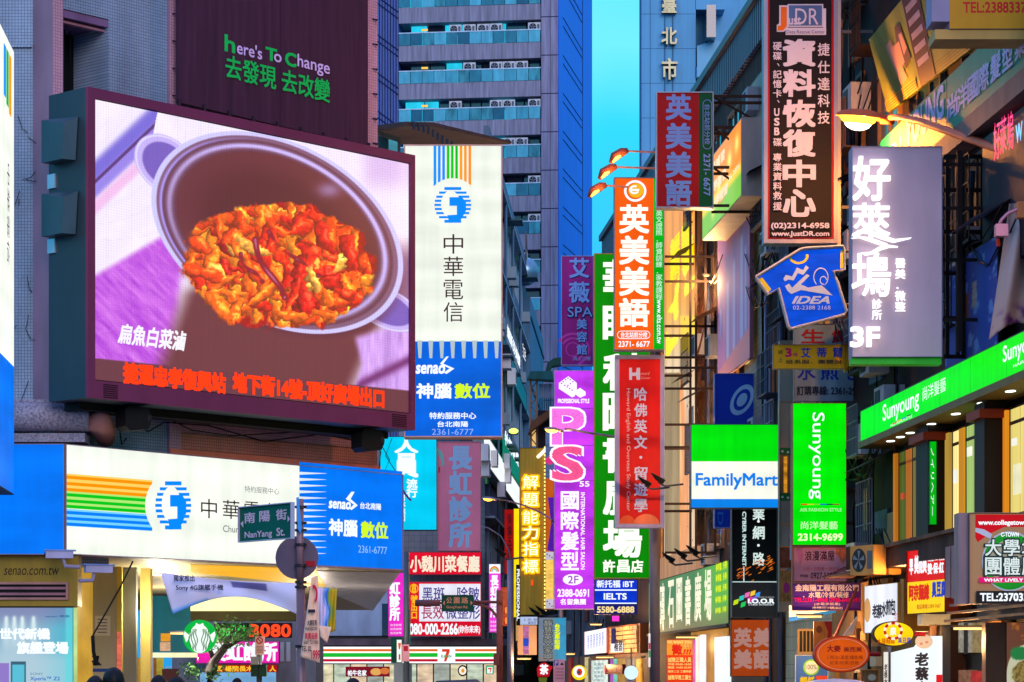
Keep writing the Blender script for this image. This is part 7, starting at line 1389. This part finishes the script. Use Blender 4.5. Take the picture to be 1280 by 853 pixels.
def nood(X, Y, U, T):
    A = np.zeros(X.shape+(3,))+np.array([120., 72, 50]); A = mixc(A, ss(.5, .7, fbm(X/6, Y/6))*(Y < 800), (190, 110, 40)); e = np.hypot((X-1283)/25, (Y-846)/40); A = mixc(A, ss(1.02, .98, e), (225, 225, 190)); f = np.hypot((X-1284)/19, (Y-842)/17); A = mixc(A, ss(1.1, .9, f+.3*(fbm(X/3, Y/3)-.5)), (165, 145, 70)); A = mixc(A, ss(1.1, .9, f)*ss(.5, .6, fbm(X/2, Y/2)), (120, 90, 40)); g = np.hypot((X-1275)/13, (Y-817)/9); return mixc(A, ss(1.05, .85, g+.4*(fbm(X/2+8, Y/2)-.5)), (40, 140, 70))
s1.pic(1258.3, 778.5, 1329, 899, 110, 120, nood, emit=.7); s1.bxm(-.3, -.01, -.0, .3, 0, s1.H_, mt((130, 85, 60), .6), 'trim')
# stall opening beneath the slats
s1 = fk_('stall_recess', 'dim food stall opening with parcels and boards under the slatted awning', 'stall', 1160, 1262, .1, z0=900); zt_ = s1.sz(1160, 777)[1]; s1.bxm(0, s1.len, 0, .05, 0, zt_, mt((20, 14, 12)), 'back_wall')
for x0, x1, y0, y1, c, e_ in ((1206, 1213, 779, 816, (200, 195, 175), .5), (1214, 1219.5, 779, 818, (60, 45, 40), 0), (1219.5, 1224, 779, 816, (190, 180, 160), .5), (1225, 1246, 779, 816, (200, 170, 110), .45), (1163, 1173, 780, 800, (70, 50, 40), 0), (1193, 1222, 838, 853, (190, 130, 100), .4), (1223, 1241, 839, 853, (215, 50, 40), .6), (1188, 1193, 840, 853, (160, 30, 30), .4)):
    a = s1.sz(x0, 0)[0]; b = s1.sz(x1, 0)[0]; s1.bxm(a, b, .12, .0, s1.sz(x0, y1)[1], s1.sz(x0, y0)[1], em(c, e_, .5, nsc=5) if e_ else mt(c), 'board')
a = s1.sz(1245.5, 0)[0]; s1.bxm(a, a+.28, .2, 0, 0, zt_, mt((190, 130, 85), .6), 'post')
q = MB()
for i in range(6): x = s1.sz(1189+random.uniform(-3, 3), 0)[0]; q.tube([(x, -.2, zt_), (x+.1, -.25, zt_-.25), (x-.05+random.uniform(-.1, .15), -.25, zt_-.42), (x+.05, -.2, zt_-.5)], .008, 4)
q.make('loose_cable', mt((170, 90, 50)), s1.root)
s1 = sign('metal_hood', 'grey sheet metal hood under the red and yellow food sign', 1153, 768, 1188, 781, 40.8, None, .5, mt((140, 140, 120), .4, .4), 0)
s1 = fk_('brown_pillar', 'dark brown pillar beside the white dumpling sign', 'pillar', 1177, 1188, .35); s1.bxm(0, s1.len, 0, .5, 0, 3.2, mt((60, 34, 26), .7, var=.4), 'pillar')
# left part: blue striped awning, tile wall furniture, cola style poster
s1 = K('blue_white_awning', 'slanting white and blue awning edge under the violet board', 'awning', 986, 1044, 50.4); s1.poly([(986, 757), (1044, 757), (1044, 766), (986, 777)], mt((215, 225, 215), .5), 'awning_face', off=0, th=.06); s1.poly([(986, 772), (1044, 762.5), (1044, 766.2), (986, 777.3)], mt((0, 100, 210)), 'blue_stripe', off=.065)
s1 = sign('soda_poster', 'blue poster with a round green and white badge on the tiled wall', 994, 819, 1035, 900, 50.6, None, .06, WHITEP, .6, mt((50, 100, 190), .5, var=.2)); s1.ell(1014, 834.5, 10, 10, mt((120, 200, 60)), 'badge'); s1.ell(1014, 834.5, 8, 8, mt((205, 220, 215)), 'badge'); s1.text('100%', 1007, 831, 1021, 837, mt((60, 70, 90))); s1.text('超低', 1000, 846.5, 1018, 860, mt((200, 190, 30)), w=.05); s1.face(1020, 845, 1035, 870, mt((200, 70, 40)))
s1 = K('window_opening', 'dark small window in the tiled wall left of the orange oval sign', 'window', 999, 1020, 50.9); zb = s1.sz(0, 815)[1]; zt_ = s1.sz(0, 789)[1]; s1.bxm(0, s1.len, 0, .05, zb, zt_, BLACK, 'recess')
q = MB(); q.box(-.04, s1.len+.04, -.05, 0, zt_, zt_+.04); q.box(-.04, 0, -.05, 0, zb, zt_); q.box(s1.len, s1.len+.04, -.05, 0, zb, zt_); q.box(-.04, s1.len+.04, -.05, 0, zb-.04, zb)
for i in range(4): q.box(.06+i*.07, .075+i*.07, -.03, 0, zb, zt_)
q.make('window_frame', mt((150, 120, 80)), s1.root)
s1 = sign('orange_hanging_poster', 'curling orange and red hanging poster left of the orange oval sign', 1017, 777, 1040, 812, 49.2, None, .03, mt((200, 110, 40)), 0, mt((225, 130, 50), .5, var=.4, sc_=3)); s1.poly([(1030, 777), (1040, 777), (1040, 795), (1033, 803), (1035, 790)], mt((205, 40, 30), .5, var=.3), 'red_art'); s1.ell(1024, 787, 4, 4.5, mt((150, 80, 40)), 'print')
s1 = K('paper_cone', 'rolled pale cloth awning sticking up above the orange oval sign', 'awning', 1053, 1071, 44.5); s1.poly([(1053, 795), (1064, 795), (1071, 770)], mt((200, 160, 130), .6), 'roll', off=0, th=.2); s1.poly([(1064.3, 795), (1068, 795), (1071.5, 771)], mt((210, 110, 30)), 'edge', off=-.05, th=.1)
s1 = sign('food_photo_board', 'orange framed food photo board below the orange oval sign', 1076, 837, 1099, 880, 41.2, None, .06, mt((235, 140, 60)), 1.2, mt((150, 100, 60), .5, var=.5, sc_=8)); s1.ell(1090, 847, 5, 4, mt((225, 205, 170)), 'dish')
s1 = fk_('wire_rack_wall', 'cluttered shelf wall of boxes and dials behind the oval signs', 'wall', 1040, 1110, .12); s1.bxm(0, s1.len, 0, .1, 0, 3.3, mt((150, 110, 60), .7, var=.5), 'wall')
for i in range(10): x = random.uniform(0, s1.len-.6); z = random.uniform(1.3, 3.0); s1.bxm(x, x+.5, random.uniform(.05, .2), 0, z, z+random.uniform(.15, .3), mt(random.choice([(190, 140, 70), (90, 60, 40), (210, 190, 150), (60, 50, 50)])), 'box')
# pale dish umbrella top at the bottom
r = empty('parasol', 'pale translucent parasol top edge at the bottom right centre', 'parasol', (W(1045, 0, 39).x, 39, 0)); q = MB(); n = 24; top = W(0, 848.5, 39).z
for j, (rr, z) in enumerate(((0.02, top), (.3, top-.02), (.55, top-.08), (.75, top-.2))):
    for i in range(n): q.V.append((rr*math.cos(2*math.pi*i/n), rr*math.sin(2*math.pi*i/n), z))
for j in range(3):
    for i in range(n): q.F.append((j*n+i, j*n+(i+1) % n, (j+1)*n+(i+1) % n, (j+1)*n+i))
q.make('canopy', mt((205, 200, 220), .3), r, True); MB().tube([(0, 0, 0), (0, 0, top)], .015, 6).make('shaft', STEEL, r)
# warm tube lamps: a few real tubes, the rest added as fill light
def tube_or_fill_lamp(label, px, py, D, ln, power, col=(1, .55, .2), es=6):
    r = empty('tube_or_fill_lamp', label, 'lamp', W(px, py, D)); ln *= .45; MB().tube([(-ln/2, 0, 0), (ln/2, 0, 0)], .018, 8).make('tube', em((255, 200, 120), 2, 0), r, True); MB().box(-ln/2-.03, ln/2+.03, -.03, .03, .02, .05).make('fitting', DARK, r)
    ld = bpy.data.lights.new('tube_or_fill_light', 'POINT'); ld.shadow_soft_size = .15; ld.energy = power; ld.color = col; lo = link(bpy.data.objects.new('tube_or_fill_light', ld), r); lo.location = (0, -.1, -.2)
tube_or_fill_lamp('warm tube lamp under the blue and white awning by the tiled wall', 1012, 771, 49.6, 1.0, 160)
tube_or_fill_lamp('added warm fill lamp under the slatted awning of the stall', 1215, 786, 39.0, 1.2, 110)  # added fill for the stall and nearby boards
tube_or_fill_lamp('warm tube lamp behind the white slanted dumpling box', 1150, 772, 43.5, .8, 90)
tube_or_fill_lamp('added warm fill lamp over the bookshop doorway', 858, 797, 69.5, 1.2, 60)
tube_or_fill_lamp('added warm fill lamp over the dark ledge near the orange air conditioners', 1128, 700, 44.0, .5, 70)
tube_or_fill_lamp('added warm fill lamp among the cables beside the flame billboard', 888, 560, 66, .3, 700)  # this and the next added for the amber glow in the gap
tube_or_fill_lamp('added warm fill lamp high among the cables beside the orange billboard', 883, 345, 67.5, .3, 600)
tube_or_fill_lamp('added warm fill lamp in the far shop row', 756, 822, 82, 1.2, 150)
tube_or_fill_lamp('added warm fill lamp beside the round yellow sign', 708, 818, 86, 1.2, 260)  # added, like its neighbours, to brighten the low far walls
tube_or_fill_lamp('added warm fill lamp under the beige store panels', 655, 824, 88, 1.0, 240)
tube_or_fill_lamp('added warm fill lamp over the stone tiled shop box', 745, 781, 84, .8, 160)
tube_or_fill_lamp('warm white tube lamp deep in the arcade by the glass door', 226, 792, 57, 1.0, 260, (1, .85, .62))
tube_or_fill_lamp('added warm white fill lamp hung in the arcade above the passers-by', 150, 812, 47, .8, 170, (1, .85, .55))  # this and the next added to brighten the arcade
tube_or_fill_lamp('added warm white fill lamp at the right side of the arcade', 385, 800, 56, .8, 260, (1, .85, .7))
# people in the crowd, only the tops of whose heads reach the frame
def person(label, px, top, D, shirt, seed):
    h = CH+(HY-top)*D/F; s = h/1.7; r = empty('person', label, 'person', (W(px, 0, D).x, D, 0), R(180+random.uniform(-25, 25)), 'passers-by')
    V = [(0, 0, .95), (0, 0, 1.15), (0, 0, 1.38), (0, 0, 1.48), (0, -.01, 1.58), (.19, 0, 1.36), (.25, .02, 1.1), (.24, -.05, .86), (.24, -.07, .76), (-.19, 0, 1.36), (-.25, .02, 1.1), (-.24, -.05, .86), (-.24, -.07, .76), (.1, 0, .88), (.11, -.02, .5), (.11, .02, .08), (.11, -.13, .04), (-.1, 0, .88), (-.11, .04, .5), (-.11, .1, .08), (-.11, -.03, .04)]
    E_ = [(0, 1), (1, 2), (2, 3), (3, 4), (2, 5), (5, 6), (6, 7), (7, 8), (2, 9), (9, 10), (10, 11), (11, 12), (0, 13), (13, 14), (14, 15), (15, 16), (0, 17), (17, 18), (18, 19), (19, 20)]
    rad = [.15, .14, .15, .055, .04, .07, .05, .035, .04, .07, .05, .035, .04, .09, .065, .045, .04, .09, .065, .045, .04]
    me = bpy.data.meshes.new('body'); me.from_pydata([tuple(c*s for c in v) for v in V], E_, []); me.materials.append(mt(shirt, .8)); b = link(bpy.data.objects.new('body', me), r)
    sk = b.modifiers.new('skin', 'SKIN'); 
    for i, x in enumerate(me.skin_vertices[0].data): x.radius = (rad[i]*s, rad[i]*s*.8); x.use_root = i == 0
    b.modifiers.new('sub', 'SUBSURF').levels = 1
    MB().ellipsoid((0, -.01*s, 1.585*s), (.078*s, .095*s, .108*s), 16, 12).make('head', mt((190, 140, 115), .6), r, True)
    hm = MB()
    for j in range(9):
        for i in range(18):
            ph = math.pi*.62*j/8; th = 2*math.pi*i/18; k_ = 1+.05*math.sin(i*5+seed)+.03*random.random(); hm.V.append((.088*s*k_*math.sin(ph)*math.cos(th), .012*s+.104*s*k_*math.sin(ph)*math.sin(th), 1.595*s+.108*s*k_*math.cos(ph)))
    for j in range(8):
        for i in range(18): hm.F.append((j*18+i, (j+1)*18+i, (j+1)*18+(i+1) % 18, j*18+(i+1) % 18))
    hm.make('hair', mt((18, 14, 16), .55), r, True)
for a in (('person with short black hair seen from behind, nearest the shop wall', 142, 835.5, 21, (60, 70, 110), 1), ('person with dark hair low at the frame edge left of the taller head', 119, 846, 21, (130, 60, 60), 2), ('person with dark brown hair by the arcade door', 199, 845, 23, (70, 70, 76), 3), ('person with dark hair right of the arcade door', 222, 847, 23, (150, 150, 160), 4), ('person with dark hair low under the striped store', 441, 848.5, 26, (40, 50, 60), 5), ('person with dark hair below the red banner', 296, 848, 40, (100, 90, 80), 6)): person(*a)
# a parked taxi-size car far down the crossing
def car():
    D = 84; r = empty('parked_car', 'small dark car whose roof shows below the striped store', 'car', (W(568, 0, D).x, D, 0)); q = MB()
    sec = [(-2.1, .35, .62), (-1.9, .3, .8), (-1.0, .28, .92), (-.55, .28, 1.42), (.7, .28, 1.47), (1.4, .28, 1.0), (2.0, .3, .95), (2.15, .35, .6)]
    for x, z0, z1 in sec:
        w1 = .82; w2 = .62 if z1 > 1.2 else .78; q.V += [(x, -w1, z0), (x, -w1, min(z1, .9)), (x, -w2, z1), (x, w2, z1), (x, w1, min(z1, .9)), (x, w1, z0)]
    for j in range(len(sec)-1):
        for i in range(6): q.F.append((j*6+i, j*6+(i+1) % 6, (j+1)*6+(i+1) % 6, (j+1)*6+i))
    q.F += [tuple(range(6)), tuple(range((len(sec)-1)*6, len(sec)*6))[::-1]]; q.make('body', mt((60, 66, 80), .25, .4, var=.05), r)
    for x in (-1.3, 1.3):
        for y in (-.8, .8):
            t = MB(); t.tube([(x, y-.1, .32), (x, y+.1, .32)], .32, 18); w_ = t.make('wheel', mt((16, 16, 18), .8), r); MB().tube([(x, y-.11, .32), (x, y+.11, .32)], .18, 12).make('rim', ALU, w_)
    for y in (-.66, .66): MB().box(-.5, .9, y-.01, y+.01, .98, 1.36).make('side_window', GLASS, r)
    for y in (-.6, .6): MB().box(-2.13, -2.08, y-.15, y+.15, .6, .72).make('headlight', em((255, 245, 220), 1.5, 0), r)
car()

# shack with a green awning and a lattice mast on the low far roof
sk_ = K('rooftop_shack', 'corrugated rooftop shack with green awnings and a lattice mast left of the purple hairdresser sign', 'shack', 661, 702, 104, None, None, 562)
zz = lambda y: sk_.sz(661, y)[1]; xx = lambda x: sk_.sz(x, 0)[0]
for i in range(9): sk_.bxm(xx(674)+i*.088, xx(674)+i*.088+.07, .02*(i % 2), .1, zz(497), zz(480), mt((110, 130, 165), .5, .2), 'corrugated_strip'); sk_.bxm(xx(674)+i*.088, xx(674)+i*.088+.05, .02*(i % 2), .1, zz(512), zz(498), mt((10, 90, 110), .5), 'glass_strip')
sk_.bxm(xx(672), xx(702), -.02, 1.5, 0, zz(513), mt((46, 40, 50), .8), 'wall')
sk_.poly([(659, 476), (663, 467), (690, 467), (692, 478)], mt((10, 84, 84), .5), 'awning', off=-.1, th=.9)
sk_.poly([(681, 468), (684, 456), (692, 450), (702, 449), (702, 458), (690, 460), (684, 470)], mt((8, 70, 60), .5), 'curved_awning', off=-.1, th=.7)
sk_.poly([(660, 545), (664, 530), (690, 513), (692, 520)], mt((120, 70, 45), .7), 'lean_to_roof', off=0, th=1.0)
for x in (663, 671): MB().tube([(xx(x), -.3, -zz(560)*0), (xx(x), -.3, zz(476))], .045, 5).make('mast_post', mt((150, 110, 90), .6), sk_.root)
for i in range(8): a, b = (663, 671) if i % 2 else (671, 663); MB().tube([(xx(a), -.3, zz(478+i*10)), (xx(b), -.3, zz(488+i*10))], .022, 4).make('mast_brace', mt((150, 110, 90), .6), sk_.root)
sk_.bxm(xx(665), xx(670), .1, 0, zz(558), zz(534), em((250, 200, 120), .9, .3), 'lit_window')
# panel seams on the large light boxes
def seams(label_start, xs, y0, y1):
    for o in sc.objects:
        if o.get('label', '').startswith(label_start):
            q = MB(); L_ = [c for c in o.children if c.name.startswith('face_panel')][0]; xs0 = min(v.co.x for v in L_.data.vertices); xs1 = max(v.co.x for v in L_.data.vertices); z0 = min(v.co.z for v in L_.data.vertices); z1 = max(v.co.z for v in L_.data.vertices)
            for f in xs: x = xs0+(xs1-xs0)*f; q.box(x, x+.006, -.0068, -.0062, z0, z1)
            q.make('panel_seam', mt((20, 90, 30), .6), o); return
seams('long glowing green', (.09, .2, .33, .47, .62, .78), 0, 0)
